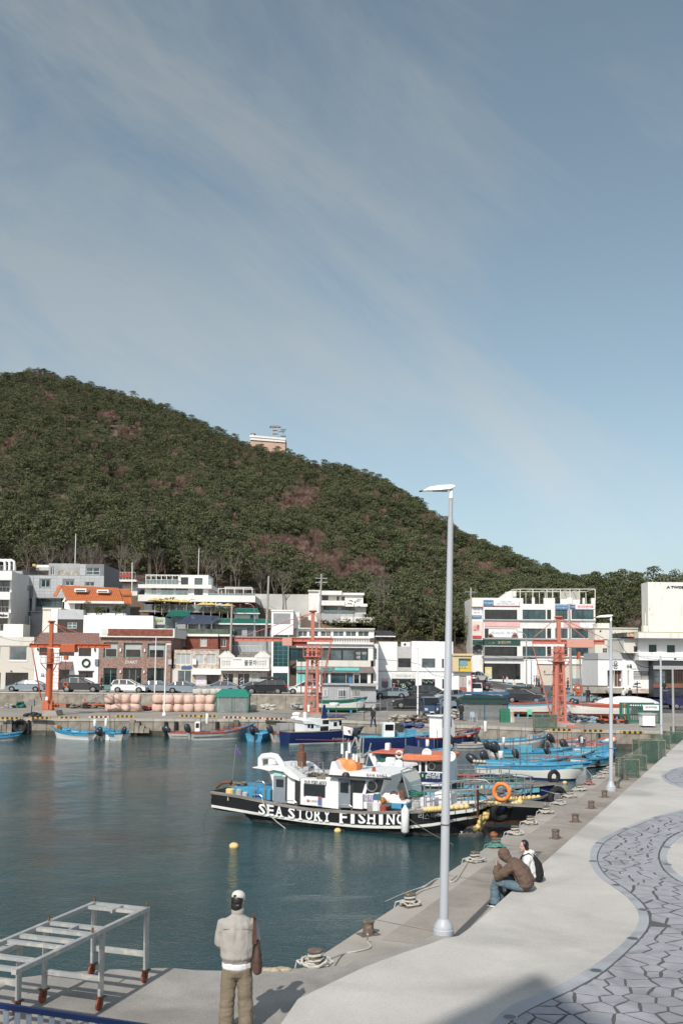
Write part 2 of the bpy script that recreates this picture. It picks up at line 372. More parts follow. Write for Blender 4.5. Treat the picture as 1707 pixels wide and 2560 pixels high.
APR2=concmat('brown_quay_strip',(.29,.255,.22),(.37,.33,.29),.9,speck=80,sp=.3)
OLDM=concmat('old_speckled_concrete',(.27,.25,.23),(.40,.375,.345),.7,speck=150,sp=.65,bump=.5)
FQM=concmat('far_quay_concrete',(.26,.235,.205),(.36,.33,.29),.18,speck=40,sp=.15)
PZ=2.10;AZ=1.75;LZ=2.05
Bs=G(1207,2291,PZ);Be=G(1701,1853,PZ);bdir=(Be-Bs)/(Be.y-Bs.y)
def Bline(y):return Bs+bdir*(y-Bs.y)
As=G(798,2392,AZ);Ae=G(1594,1871,AZ);adir=(Ae-As)/(Ae.y-As.y)
def Aline(y):return As+adir*(y-As.y)
light=[G(x,y,PZ)for x,y in((650,2600),(702,2560),(745,2497),(834,2454),(914,2416),(1012,2380),(1079,2358),(1110,2346),(1145,2340))]
lb=[Vector((-2.0,5,PZ)),Vector((-1.6,10.5,PZ))]+light+[Bline(18.2)]+[Bline(y)for y in(22,30,45,60,80)]
b=MB();pts=[(p.x,p.y)for p in lb]+[(75,80),(75,-6),(-2,-6)]
b.prism(pts[::-1],-1.5,PZ,axis='z');prom=b.build('promenade',PROMM);tag(prom,kind='structure')
# quay apron
b=MB();CF=Aline(78);b.prism([(p.x,p.y)for p in(As,CF,Bline(80)+Vector((.6,0,0)),Bline(18.0)+Vector((.6,0,0)),Vector((1.2,14.6,0)),Vector((-.4,15.2,0)))][::-1],-1.5,AZ,axis='z')
tag(b.build('quay_apron',APRM),kind='structure')
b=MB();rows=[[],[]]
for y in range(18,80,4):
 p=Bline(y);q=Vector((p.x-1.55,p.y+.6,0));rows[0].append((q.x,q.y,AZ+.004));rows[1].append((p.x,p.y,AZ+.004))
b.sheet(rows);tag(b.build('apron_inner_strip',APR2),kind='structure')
# joints cut across the apron
b=MB()
for y in np.arange(20,74,4.2):
 p=Aline(y);q=Bline(y-1.4);b.beam((p.x+.02,p.y,AZ+.001),(q.x,q.y,AZ+.001),.018,.012)
tag(b.build('apron_joint',CONCD),kind='stuff')
# old concrete landing on the left
wl=[(-330,2470),(-100,2458),(0,2451),(32,2448),(111,2437),(178,2431),(250,2426),(352,2421),(428,2421),(491,2426),(558,2428),(640,2428),(700,2423),(749,2420),(795,2413)]
rb=[(861,2416),(886,2401),(986,2377),(1045,2356),(1085,2338),(1120,2330)]
lp=[G(x,y+random.uniform(-1.5,1.5),LZ)for x,y in wl]+[G(x,y,LZ)for x,y in rb]
b=MB();poly=[(p.x,p.y)for p in lp]+[(1.95,17.2),(1.2,14),(-1.0,12.5),(-1.4,5),(-14,5)]
b.prism(poly[::-1],-1.5,LZ,axis='z');tag(b.build('old_landing',OLDM),kind='structure')
b=MB();r0=[];r1=[]
for i,(x,y)in enumerate([(770,2416)]+rb):
 p=G(x,y,LZ);r0.append((p.x,p.y,LZ-.003));k=.25+.08*math.sin(i*2.1)
 r1.append((p.x-.1,p.y+k,AZ+.004))
b.sheet([r0,r1]);tag(b.build('landing_ramp',OLDM),kind='structure')
# ---- the winding paved band: outer kerb, dark joint, irregular stamped slabs
def L(x,y):return zp('L',x,y)
oL=[(1700,668),(1547,693),(1300,757),(1080,840),(900,928),(845,985),(826,1045),(835,1110),(870,1180),(950,1255),(1060,1330),(1150,1410),(1198,1490),(1205,1545),(1180,1610),(1110,1700),(980,1812),(830,1918),(600,2048),(400,2132),(200,2222),(60,2352),(-60,2470)]
iL=[(1700,690),(1547,712),(1350,757),(1130,840),(960,930),(895,1005),(878,1075),(897,1140),(955,1215),(1060,1287),(1170,1370),(1240,1440),(1275,1510),(1279,1580),(1240,1655),(1150,1752),(1020,1872),(900,1967),(700,2082),(500,2172),(320,2262),(190,2352),(80,2470)]
iR=[(1700,800),(1547,862),(1440,920),(1388,985),(1366,1040),(1371,1095),(1400,1155),(1460,1212),(1547,1262),(1700,1330)]
oR=[(1700,830),(1547,893),(1480,940),(1436,990),(1418,1048),(1430,1110),(1480,1170),(1547,1222),(1700,1285)]
def cr_spline(P,n=5):
 out_=[];P=[Vector(p)for p in P]
 for i in range(len(P)-1):
  p0=P[max(i-1,0)];p1=P[i];p2=P[i+1];p3=P[min(i+2,len(P)-1)]
  for k in range(n):
   t=k/n;out_.append(.5*((2*p1)+(-p0+p2)*t+(2*p0-5*p1+4*p2-p3)*t*t+(-p0+3*p1-3*p2+p3)*t**3))
 out_.append(P[-1]);return out_
def gl(pts,z=PZ,n=5):return cr_spline([G(*L(x,y),z)for x,y in pts],n)
KERB=concmat('blue_grey_kerb_stone',(.33,.345,.37),(.40,.415,.44),1.5,speck=120,sp=.12)
SLABM=None
def slabmat():
 m=concmat('stamped_grey_slab',(.30,.30,.33),(.38,.38,.405),2.5,speck=110,sp=.15,bump=.3,rough=.75)
 return m
SLABM=slabmat();JOINTM=mat('dark_sand_joint',(.10,.097,.098),.95,var=.2,scale=20)
def strip(a,c,z,name,m,kind='structure',thick=.012):
 b=MB();n=len(a)
 vs=[];
 for p,q in zip(a,c):vs+=[(p.x,p.y,z),(q.x,q.y,z),(q.x,q.y,z-thick),(p.x,p.y,z-thick)]
 fs=[]
 for i in range(n-1):
  o=i*4
  for k in range(4):fs.append((o+k,o+(k+1)%4,o+4+(k+1)%4,o+4+k))
 fs.append((0,1,2,3));fs.append((4*n-4,4*n-3,4*n-2,4*n-1))
 b.add(vs,fs);o=b.build(name,m);tag(o,kind=kind);return o
def resample(P,n):
 d=[0]
 for i in range(1,len(P)):d.append(d[-1]+(P[i]-P[i-1]).length)
 out_=[]
 for k in range(n):
  t=d[-1]*k/(n-1);i=max(j for j in range(len(d))if d[j]<=t+1e-9);i=min(i,len(P)-2)
  f=(t-d[i])/max(d[i+1]-d[i],1e-9);out_.append(P[i].lerp(P[i+1],f))
 return out_
oLp,iLp=gl(oL),gl(iL);oRp,iRp=gl(oR),gl(iR)
# band bed polygon (world): left inner line, then to the right
bandpoly=[(p.x,p.y)for p in iLp]+[(1.8,7.5),(20,7.5),(20,14.5)]
# right boundary: slabs reach iR in the upper part, and past the frame lower down
rl=[(p.x,p.y)for p in iRp]
bandpoly+=rl[::-1]
def inpoly(x,y,P):
 c=False;j=len(P)-1
 for i in range(len(P)):
  xi,yi=P[i];xj,yj=P[j]
  if(yi>y)!=(yj>y)and x<(xj-xi)*(y-yi)/(yj-yi)+xi:c=not c
  j=i
 return c
def clip_half(P,a,n):
 """keep the side of polygon P where (p-a).n<0"""
 out_=[]
 for i in range(len(P)):
  p=P[i];q=P[(i+1)%len(P)];dp=(p[0]-a[0])*n[0]+(p[1]-a[1])*n[1];dq=(q[0]-a[0])*n[0]+(q[1]-a[1])*n[1]
  if dp<=0:out_.append(p)
  if(dp<0)!=(dq<0)and dp!=dq:
   t=dp/(dp-dq);out_.append((p[0]+(q[0]-p[0])*t,p[1]+(q[1]-p[1])*t))
 return out_
def nearest_clip(cell,c,bound,gap):
 best=[]
 for i in range(len(bound)-1):
  a=bound[i];d=bound[i+1];ex,ey=d[0]-a[0],d[1]-a[1];L2=ex*ex+ey*ey
  if L2<1e-9:continue
  t=max(0,min(1,((c[0]-a[0])*ex+(c[1]-a[1])*ey)/L2));q=(a[0]+ex*t,a[1]+ey*t)
  best.append((math.hypot(c[0]-q[0],c[1]-q[1]),i,q))
 best.sort();
 for dist,i,q in best[:6]:
  if dist>1.2:break
  a=bound[i];d=bound[i+1];ex,ey=d[0]-a[0],d[1]-a[1];l=math.hypot(ex,ey);n=(ey/l,-ex/l)
  if(c[0]-a[0])*n[0]+(c[1]-a[1])*n[1]>0:n=(-n[0],-n[1])
  cell=clip_half(cell,(a[0]-n[0]*gap,a[1]-n[1]*gap),n)
  if len(cell)<3:return cell
 return cell
def paving(poly,bounds,x0,x1,y0,y1,s,parent,zb,zt,maxp,seed,gap=.021):
 rng=random.Random(seed);sites={}
 nx=int((x1-x0)/s)+1;ny=int((y1-y0)/s)+1
 for i in range(-1,nx+1):
  for j in range(-1,ny+1):
   sites[(i,j)]=(x0+(i+.5*(j%2)+rng.uniform(-.46,.46))*s,y0+(j+rng.uniform(-.46,.46))*s)
 ins={k:inpoly(v[0],v[1],poly)for k,v in sites.items()}
 cells=[]
 for(i,j),c in sites.items():
  if not ins[(i,j)]:continue
  P=[(c[0]-2*s,c[1]-2*s),(c[0]+2*s,c[1]-2*s),(c[0]+2*s,c[1]+2*s),(c[0]-2*s,c[1]+2*s)]
  wide=gap*rng.choice((.8,.9,1,1,1.5))
  for di in range(-2,3):
   for dj in range(-2,3):
    if di==dj==0:continue
    q=sites.get((i+di,j+dj))
    if q is None or not ins[(i+di,j+dj)]:continue
    n=(q[0]-c[0],q[1]-c[1]);l=math.hypot(*n);n=(n[0]/l,n[1]/l)
    a=(c[0]+n[0]*(l/2-wide),c[1]+n[1]*(l/2-wide));P=clip_half(P,a,n)
    if len(P)<3:break
   if len(P)<3:break
  if len(P)<3:continue
  for bd in bounds:
   P=nearest_clip(P,c,bd,.03)
   if len(P)<3:break
  if len(P)<3:continue
  Q=[]
  for k in range(len(P)):
   p=P[k];q=P[(k+1)%len(P)];l=math.hypot(q[0]-p[0],q[1]-p[1])
   if l<.03:continue
   Q.append(p)
   if l>.22:
    t=rng.uniform(.35,.65);m_=(p[0]+(q[0]-p[0])*t,p[1]+(q[1]-p[1])*t);k_=rng.uniform(0,.018);dd=math.hypot(c[0]-m_[0],c[1]-m_[1])
    Q.append((m_[0]+(c[0]-m_[0])/dd*k_,m_[1]+(c[1]-m_[1])/dd*k_))
  if len(Q)>=3:cells.append((math.hypot(*c),c,Q))
 cells.sort(key=lambda e:e[0])
 def cellgeo(b,Q,c,dz):
  n=len(Q);b.add([(x-c[0]*0,y,zt+dz)for x,y in Q]+[(x,y,zb)for x,y in Q],[tuple(range(n))]+[(k,k+n,(k+1)%n+n,(k+1)%n)for k in range(n)])
 rest=MB()
 for k,(d,c,Q)in enumerate(cells):
  dz=rng.uniform(-.0015,.0015)
  if k<maxp:
   b=MB();cellgeo(b,[(x-c[0],y-c[1])for x,y in Q],(0,0),dz);b.build('paving_slab',SLABM,parent,loc=(c[0],c[1],0))
  else:cellgeo(rest,Q,(0,0),dz)
 if rest.v:rest.build('paving_slabs_beyond',SLABM,parent,kind='stuff')
 return len(cells)
bed=MB().prism(bandpoly,PZ-.02,PZ+.004,axis='z').build('paved_band',JOINTM);tag(bed,kind='structure')
iLb=[(p.x,p.y)for p in iLp]
npv=paving(bandpoly,[iLb,rl],1,21,7,44,.37,bed,PZ,PZ+.013,290,3)
strip(resample(oLp,90),resample([p+Vector((0,0,0))for p in iLp],90),PZ+.012,'kerb_band',KERB)
strip(resample(iRp,50),resample(oRp,50),PZ+.0125,'kerb_band',KERB)
# second patch of the band, farther off
o2=[(1760,345),(1547,362),(1440,390),(1382,425),(1385,452),(1430,488),(1547,530),(1760,580)];i2=[(1760,360),(1547,376),(1455,400),(1405,430),(1412,455),(1460,485),(1547,515),(1760,560)]
o2p,i2p=gl(o2),gl(i2);P2=[(p.x,p.y)for p in i2p]
bed2=MB().prism(P2,PZ-.02,PZ+.004,axis='z').build('paved_band',JOINTM);tag(bed2,kind='structure')
xs=[p[0]for p in P2];ys=[p[1]for p in P2]
paving(P2,[P2],min(xs),max(xs),min(ys),max(ys),.6,bed2,PZ,PZ+.013,60,5)
strip(resample(o2p,50),resample(i2p,50),PZ+.012,'kerb_band',KERB)
# inground lights in the kerb
il=thing('ground_light','oval flush light set in the pale kerb, nearest the bottom of the photo','ground light',G(*L(205,2300),PZ+.012),0,'flush lights along the paved kerb')
MB().lathe([(.11,0),(.11,.006),(.095,.008)],n=16).build('rim',RAILM,il);MB().lathe([(.09,.007),(.085,.010)],n=16).build('lens',mat('dark_lens',(.06,.06,.06),.3),il)
ilab=['oval flush light in the kerb beside the big soft shadow','oval flush light in the kerb just beyond the shadowed corner','oval flush light where the kerb turns back toward the quay','oval flush light at the bulge of the kerb nearest the wide paving','oval flush light in the kerb halfway along the inward bend','oval flush light in the kerb level with the seated pair','oval flush light at the leftmost tip of the curved kerb','oval flush light on the far left kerb as it swings right','oval flush light on the right kerb ring, nearer one','oval flush light on the right kerb ring, farther one']
for(x,y),lab in zip([(872,1940),(1157,1692),(1237,1469),(1030,1278),(853,1093),(896,953),(1100,843),(1340,758),(1420,1117),(1415,984)],ilab):
 p=G(*L(x,y),PZ+.012);copy_tree(il,p,0,lab)
# ------------------------------------------------------------ far quay, sea wall, road
f0=G(0,1796,1.5);fm=G(800,1799,1.5);f1=G(1418,1824,1.5);f2=G(1655,1828,1.5)
fl=f0+(f0-fm)*1.5
b=MB();b.prism([(fl.x,fl.y),(f0.x,f0.y),(fm.x,fm.y),(f1.x,f1.y),(f2.x,f2.y),(CF.x+1.5,CF.y+1.5),(90,79.9),(90,114),(fl.x,114)],-1.5,1.5,axis='z');FQ=b.build('far_quay',FQM);tag(FQ,kind='structure')
# cope stones and wall blocks as pieces standing just proud of the quay
QB=mat('quay_wall_block',(.28,.25,.205),.85,var=.28,scale=1.3,bump=.5,bscale=9,rnd=.1,col2=None)
QBD=mat('tide_stained_wall',(.09,.085,.065),.8,var=.4,scale=2,bump=.5,bscale=8)
COPE=mat('cope_concrete',(.42,.39,.34),.8,var=.15,scale=1.2,rnd=.06)
def wallrun(p,q,ztop,parent,step=1.9,steps=()):
 p=Vector(p);q=Vector(q);L_=(Vector((q.x,q.y))-Vector((p.x,p.y))).length;n=max(1,int(L_/step));w=L_/n;ang=math.atan2(q.y-p.y,q.x-p.x)
 me=MB().box(-w/2+.02,-.10,.42,w/2-.02,.0,ztop-.24).mesh('wall_block',QB);mc=MB().box(-w/2+.012,-.16,ztop-.22,w/2-.012,.35,ztop+.02).mesh('cope_stone',COPE);md=MB().box(-w/2+.02,-.12,-1.2,w/2-.02,.0,.40).mesh('stained_block',QBD)
 for i in range(n):
  c=p.lerp(q,(i+.5)/n)
  for me_,nm in((me,'wall_block'),(mc,'cope_stone'),(md,'stained_block')):
   o=bpy.data.objects.new(nm,me_);link(o,parent);o.location=(c.x,c.y,random.uniform(-.006,.006));o.rotation_euler=(0,0,ang);
wallrun(f0-(fm-f0)*.25,fm,1.5,FQ);wallrun(fm,f1,1.5,FQ);wallrun(f1,f2,1.5,FQ)
def gz(x,y):
 def lerp(a,b,t):t=max(0,min(1,t));return a+(b-a)*t
 left=1.5 if y<111 else 3.0
 k=lerp(2.9,1.2,(x-20)/22)
 s=0 if y<108 else(lerp(0,.25,(y-108)/20)if y<128 else lerp(.25,1,(y-128)/22))
 right=1.5+s*k+max(0,(y-150))*.03
 t=max(0,min(1,(x+3.0)/1.6));
 return left*(1-t)+right*t
def ground(px,py,lo=84,hi=175):
 d=ray(px,py);D=lo
 while D<hi:
  t=D/d.y;x=d.x*t;z=CAMZ+d.z*t
  if z<=gz(x,D):return Vector((x,D,gz(x,D)))
  D+=.2
 return Vector((x,D,gz(x,D)))
ASPH=concmat('worn_asphalt',(.085,.085,.088),(.135,.133,.13),.25,speck=60,sp=.2)
b=MB();rows=[]
for y in[108.5,111.39,111.41,114,118,122,125,128,131,135,140,145,150,155,162,170]:
 rows.append([(x,y,gz(x,y)+.012)for x in[-2.9,-2.4,-1.9,-1.4]+list(range(0,90,5))])
b.sheet(rows);tag(b.build('harbour_road',ASPH,fix=False),kind='structure')
b=MB();b.sheet([[(-110,111.4,3.0),(-2.9,111.4,3.0)],[(-110,127,3.0),(-2.9,127,3.0)]]);tag(b.build('upper_road',ASPH,fix=False),kind='structure')
b=MB();b.box(-110,119.2,3.0,-2.9,127,3.12);tag(b.build('pavement',mat('pavement_block',(.36,.34,.32),.85,var=.15,scale=2)),kind='structure')
# sea wall, a thing with its panels
sw=thing('sea_wall','long low weathered concrete wall holding up the road behind the bulk bags','wall',(-40,111,1.5))
n=26;w=(-2.9+90)/n;me=MB().box(-w/2+.015,-.18,0,w/2-.015,.22,1.5).mesh('wall_panel',QB);mc=MB().box(-w/2+.01,-.24,1.5,w/2-.01,.3,1.66).mesh('coping',COPE)
for i in range(n):
 for me_,nm in((me,'wall_panel'),(mc,'coping')):
  o=bpy.data.objects.new(nm,me_);link(o,sw);o.location=(-50+w*(i+.5),0,0)
ret=MB().box(-3.0,111.2,1.4,-2.7,127,3.02).build('return_wall',CONC);tag(ret,'short concrete return wall beside the grey site container','wall')
# road paint
PAINTW=mat('road_paint_white',(.62,.62,.60),.7,var=.15,scale=6);PAINTB=mat('road_paint_blue',(.12,.38,.52),.7,var=.15,scale=4)
def mark(quads,m,name):
 b=MB()
 for q in quads:
  P=[ground(*zp('E',x,y))for x,y in q];b.add([(p.x,p.y,p.z+.035)for p in P],[(0,1,2,3)])
 tag(b.build(name,m,fix=False),kind='structure')
zq=[]
for i in range(9):
 y=1682+i*9.5;x=330-i*4;zq.append([(x+60,y),(x+260,y+22),(x+252,y+26),(x+50,y+4)])
for i in range(7):
 y=1678+i*8;x=600+i*14;zq.append([(x,y),(x+150,y+13),(x+146,y+17),(x-5,y+4)])
mark(zq,PAINTW,'crossing_paint')
mark([[(480,1612),(560,1610),(850,1648),(845,1664)],[(1340,1712),(1370,1708),(1520,1722),(1505,1744)],[(290,1590),(330,1588),(410,1600),(380,1606)]],PAINTB,'blue_kerb_paint')
# ------------------------------------------------------------ hillside and wooded hill
def interp(x,T):
 if x<=T[0][0]:return T[0][1]
 for(a,b_),(c,d)in zip(T,T[1:]):
  if x<=c:return b_+(d-b_)*(x-a)/(c-a)
 return T[-1][1]
SIL=[(-1200,1010),(-600,940),(-200,925),(0,917),(65,906),(163,931),(250,958),(327,974),(414,1007),(468,1029),(523,1061),(588,1089),(653,1108),(718,1121),(784,1149),(830,1154),(870,1156),(925,1176),(980,1203),(1045,1252),(1089,1285),(1176,1334),(1252,1366),(1306,1399),(1372,1426),(1448,1450),(1524,1460),(1611,1464),(1707,1470),(2200,1520),(2900,1560)]
RD=[(-1200,640),(0,540),(300,520),(600,480),(700,470),(853,420),(1000,380),(1200,320),(1350,270),(1450,240),(1520,215),(1620,205),(2900,205)]
DB=[(0,176),(300,176),(500,172),(650,168),(800,162),(900,156),(1000,152),(1150,158),(1250,168),(1400,172),(1500,172),(2900,172)]
YB=[(0,1455),(300,1458),(500,1478),(650,1505),(800,1550),(900,1592),(1000,1602),(1150,1612),(1250,1590),(1500,1592),(2900,1592)]
DS=[(0,126),(700,126),(850,134),(1000,140),(1150,150),(1250,158),(2900,158)]
def hor(a):return 1653+(a-853)*.0087
def hillz(a,D,bump=True):
 Dr=interp(a,RD);Db=interp(a,DB);zb=7+(hor(a)-interp(a,YB))/F*Db
 zr=7+(hor(a)-(interp(a,SIL)+F*6.0/Dr))/F*Dr
 Ds=interp(a,DS);x=(a-W/2)/F*D
 zs=2.9 if a<700 else gz(x,Ds)-.05
 if D<=Ds:return zs
 if D<Db:t=(D-Ds)/(Db-Ds);return zs+(zb-zs)*(t*t*(3-2*t))
 t=(D-Db)/(Dr-Db)
 if t<=1:
  z=zb+(zr-zb)*(t*.85+.15*t*t)
  if bump:z+=3.0*min(1,t*4)*min(1,(1-t)*6)*noise.noise(Vector((x*.02,D*.02,1)))*2
  return z
 return zr-(t-1)*(t-1)*60-(t-1)*20
SOIL=mat('hillside_scrub',(.10,.075,.05),.95,var=.4,scale=.12,bump=.4,bscale=1.2,col2=(.15,.105,.08),thr=.5,detail=8)
b=MB();rows=[]
for k in range(0,60):
 row=[]
 for a in range(-1200,2901,30):
  Ds=interp(a,DS);Db=interp(a,DB);Dr=interp(a,RD)
  if k<10:D=Ds+(Db-Ds)*k/10
  elif k<50:D=Db+(Dr-Db)*(k-10)/40
  else:D=Dr+(k-49)*18
  row.append(((a-W/2)/F*D,D,hillz(a,D)))
 rows.append(row)
b.sheet(rows);tag(b.build('hill',SOIL,smooth=True,fix=False),kind='structure')
b=MB();b.add([(-3000,160,-.4),(3000,160,-.4),(3000,2900,-.4),(-3000,2900,-.4)],[(0,1,2,3)]);tag(b.build('distant_ground',SOIL),kind='structure')
b=MB();b.add([(30,79.9,1.46),(140,79.9,1.46),(140,175,1.46),(30,175,1.46)],[(0,1,2,3)]);tag(b.build('ground',ASPH),kind='structure')
# ------------------------------------------------------------ trees
def leafmat(name,c,c2,rough=.75):
 m=bpy.data.materials.new(name);m.use_nodes=True;t=m.node_tree;p=t.nodes['Principled BSDF'];p.inputs['Roughness'].default_value=rough;p.inputs['Specular IOR Level'].default_value=.25
 tcn=N(t,'ShaderNodeTexCoord');nz=N(t,'ShaderNodeTexNoise');nz.inputs['Scale'].default_value=1.1;nz.inputs['Detail'].default_value=3;t.links.new(tcn.outputs['Object'],nz.inputs['Vector'])
 g=N(t,'ShaderNodeNewGeometry');oi=N(t,'ShaderNodeObjectInfo')
 a1=N(t,'ShaderNodeMath',operation='MULTIPLY_ADD');t.links.new(g.outputs['Random Per Island'],a1.inputs[0]);a1.inputs[1].default_value=.35;t.links.new(nz.outputs[0],a1.inputs[2])
 a2=N(t,'ShaderNodeMath',operation='MULTIPLY_ADD');t.links.new(oi.outputs['Random'],a2.inputs[0]);a2.inputs[1].default_value=.45;t.links.new(a1.outputs[0],a2.inputs[2])
 rp=N(t,'ShaderNodeValToRGB');e=rp.color_ramp.elements;e[0].position=.5;e[0].color=(*c,1);e[1].position=1.25/1.3;e[1].color=(*c2,1)
 t.links.new(a2.outputs[0],rp.inputs[0]);t.links.new(rp.outputs[0],p.inputs['Base Color'])
 MC[name]=m;return m
PINEL=leafmat('pine_needles',(.034,.045,.020),(.105,.115,.055))
SHRUBL=leafmat('evergreen_shrub_leaves',(.030,.040,.014),(.10,.11,.04))
BARK=mat('pine_bark',(.11,.085,.065),.9,var=.3,scale=5,stretch=(1,1,.3));BARKP=mat('pale_bark',(.17,.145,.12),.9,var=.25,scale=5)
TWIG=mat('bare_twigs',(.22,.14,.11),.9,var=.25,scale=2,rnd=.25)
def leafcloud(clumps,per,size,seed,flat=.5):
 rg=np.random.default_rng(seed);vs=[];fs=[]
 for c,r,fl in clumps:
  n=int(per*r*r)
  d=rg.normal(size=(n,3));d/=np.linalg.norm(d,axis=1)[:,None];d[:,2]=np.where(d[:,2]<-.35,-d[:,2],d[:,2])
  rad=r*rg.uniform(.55,1.05,n)[:,None];P=np.array(c)+d*rad*np.array([1,1,fl])
  nr=d+rg.normal(scale=.55,size=(n,3));nr[:,2]+=.35;nr/=np.linalg.norm(nr,axis=1)[:,None]
  u=np.cross(nr,rg.normal(size=(n,3)));u/=np.linalg.norm(u,axis=1)[:,None];w=np.cross(nr,u)
  s=(size*rg.uniform(.6,1.3,n))[:,None];b=len(vs)
  q=np.stack([P-u*s-w*s*.5,P+u*s*.9-w*s*.6,P+u*s*.7+w*s*.7,P-u*s*.6+w*s*.5],1)
  vs+=q.reshape(-1,3).tolist();fs+=[(b+4*i,b+4*i+1,b+4*i+2,b+4*i+3)for i in range(n)]
 return vs,fs
def pine(h,seed,name='pine_tree',low=.45,spread=2.3,per=52,size=.15):
 rng=random.Random(seed);t=thing(name,'',None or 'tree')
 lean=(rng.uniform(-.5,.5),rng.uniform(-.3,.3));pts=[(0,0,-1)]+[(lean[0]*k*k+rng.uniform(-.08,.08),lean[1]*k*k,h*.9*k)for k in(.15,.35,.55,.75,1)]
 tb=MB().tube(pts,[.19,.17,.15,.12,.08,.03],6)
 cl=[]
 for i in range(15):
  k=low+(1-low)*((i+.5)/15)**.8;zc=h*k;rr=spread*(1.15-.75*max(0,(k-.62)/.38))if k>.62 else spread*.9
  an=i*2.4+rng.uniform(-.4,.4);ra=rr*rng.uniform(.35,1)*(0 if i==14 else 1)
  c=(lean[0]*k*k+ra*math.cos(an),lean[1]*k*k+ra*math.sin(an),zc+rng.uniform(-.2,.2));cl.append((c,rng.uniform(.75,1.25),.55))
  tb.tube([(lean[0]*k*k*.8,lean[1]*k*k*.8,zc-h*.09),(c[0]*.6,c[1]*.6,zc-.25),c],[.06,.04,.02],4)
 tb.build('trunk',BARK,t)
 vs,fs=leafcloud(cl,per,size,seed);MB().add(vs,fs).build('crown',PINEL,t,fix=False)
 return t
def bare(h,seed,m=BARKP,twigs=True,levels=4):
 rng=random.Random(seed);t=thing('bare_tree','','tree');b=MB();tw=MB()
 def grow(p,d,l,r,lv):
  q=p+d*l;mid=p.lerp(q,.5)+Vector((rng.uniform(-.06,.06)*l,rng.uniform(-.06,.06)*l,0))
  (b if lv>1 else tw).tube([p,mid,q],[r,r*.8,r*.6],5 if lv>2 else 3,caps=False)
  if lv==0:return
  for _ in range(3 if lv<levels else 4):
   nd=(d+Vector((rng.uniform(-.75,.75),rng.uniform(-.75,.75),rng.uniform(-.1,.55)))).normalized()
   grow(p.lerp(q,rng.uniform(.55,1)),nd,l*rng.uniform(.55,.8),r*.55,lv-1)
 grow(Vector((0,0,-.5)),Vector((rng.uniform(-.1,.1),0,1)),h*.42,.13,levels)
 b.build('trunk',m,t);tw.build('twigs',TWIG if m is TWIG else m,t)
 return t
def fuzz(seed,h=4.2):
 """a bare broadleaf crown: a trunk and many fine upright twigs"""
 rng=random.Random(seed);t=thing('leafless_tree','','tree');b=MB();tw=MB()
 b.tube([(0,0,-.5),(.1,0,h*.4),(0,.1,h*.7)],[.09,.07,.03],4,caps=False)
 for i in range(190):
  a=rng.uniform(0,6.28);r0=rng.uniform(0,.5);k=rng.uniform(.25,.7);p=Vector((r0*math.cos(a),r0*math.sin(a),h*k))
  d=Vector((math.cos(a)*rng.uniform(.2,1.1),math.sin(a)*rng.uniform(.2,1.1),rng.uniform(.5,1.2))).normalized();q=p+d*rng.uniform(.8,1.9)
  s=d.cross(Vector((rng.random(),rng.random(),rng.random()))).normalized()*rng.uniform(.03,.06)
  tw.add([p-s,p+s,q],[(0,1,2)])
  for _ in range(2):
   e=p.lerp(q,rng.uniform(.4,.8));dd=(d+Vector((rng.uniform(-.7,.7),rng.uniform(-.7,.7),rng.uniform(0,.5)))).normalized();s2=dd.cross(Vector((0,1,0))).normalized()*.035
   tw.add([e-s2,e+s2,e+dd*rng.uniform(.4,.9)],[(0,1,2)])
 b.build('trunk',TWIG,t);tw.build('twigs',TWIG,t,fix=False);return t
def hp(a,D,dz=0):return Vector(((a-W/2)/F*D,D,hillz(a,D)+dz))
# individual pines along the foot of the wood and in the grove at the right
P0=[pine(9.0,11,low=.5),pine(7.5,23,low=.4),pine(8.3,37,low=.45,spread=2.6)]
for i,t_ in enumerate(P0):
 t_.location=hp(250+i*160,interp(250,DB)+4);tag(t_,'tall dark pine with a bare lower trunk at the foot of the wooded hill','tree','pines along the foot of the hill')
rng=random.Random(5)
for i in range(64):
 a=rng.uniform(-250,760);D=interp(a,DB)+rng.uniform(1,16);copy_tree(P0[i%3],hp(a,D),rng.uniform(0,6.28),scale=rng.uniform(.9,1.25))
G0=None
for i in range(58):
 a=rng.uniform(930,1330);D=interp(a,DB)+rng.uniform(-4,16);c=copy_tree(P0[i%3],hp(a,D,-1.5),rng.uniform(0,6.28),'bushy dark pine in the dense belt of trees behind the white shops',scale=rng.uniform(.75,1.0),group='pines behind the white shops')
for i in range(64):
 a=rng.uniform(1400,1760);D=rng.uniform(168,204);copy_tree(P0[i%3],hp(a,D,-1.0),rng.uniform(0,6.28),'rounded dark pine of the grove between the two tall white buildings',scale=rng.uniform(.8,1.15),group='pines of the right hand grove')
for i in range(26):
 a=rng.uniform(660,960);D=interp(a,DB)+rng.uniform(6,16);copy_tree(P0[i%3],hp(a,D,-1.2),rng.uniform(0,6.28),'bushy pine on the slope above the white hillside house',scale=rng.uniform(.7,.95),group='pines above the hillside house')
B0=[bare(8,3),bare(7,9),bare(9,17)]
for i,t_ in enumerate(B0):
 t_.location=hp(120+i*210,interp(200,DB)-3);tag(t_,'pale leafless tree with forked branches standing before the dark wood','tree','leafless trees before the dark wood')
for i in range(20):
 a=rng.uniform(60,700);D=interp(a,DB)-rng.uniform(-2,3);copy_tree(B0[i%3],hp(a,D),rng.uniform(0,6.28),scale=(rng.uniform(.6,.9),rng.uniform(.6,.9),rng.uniform(.8,1.2)))
bt=copy_tree(B0[1],V(*zp('B',1070,540),159),1.0,'gnarled leafless tree leaning in front of the pale retaining wall',scale=1.1,group='lone leafless tree')
bt2=copy_tree(B0[2],V(*zp('C',565,600),150),2.0,'thick pale leafless tree right of the white hillside house',scale=1.0,group='lone leafless trees by the house')
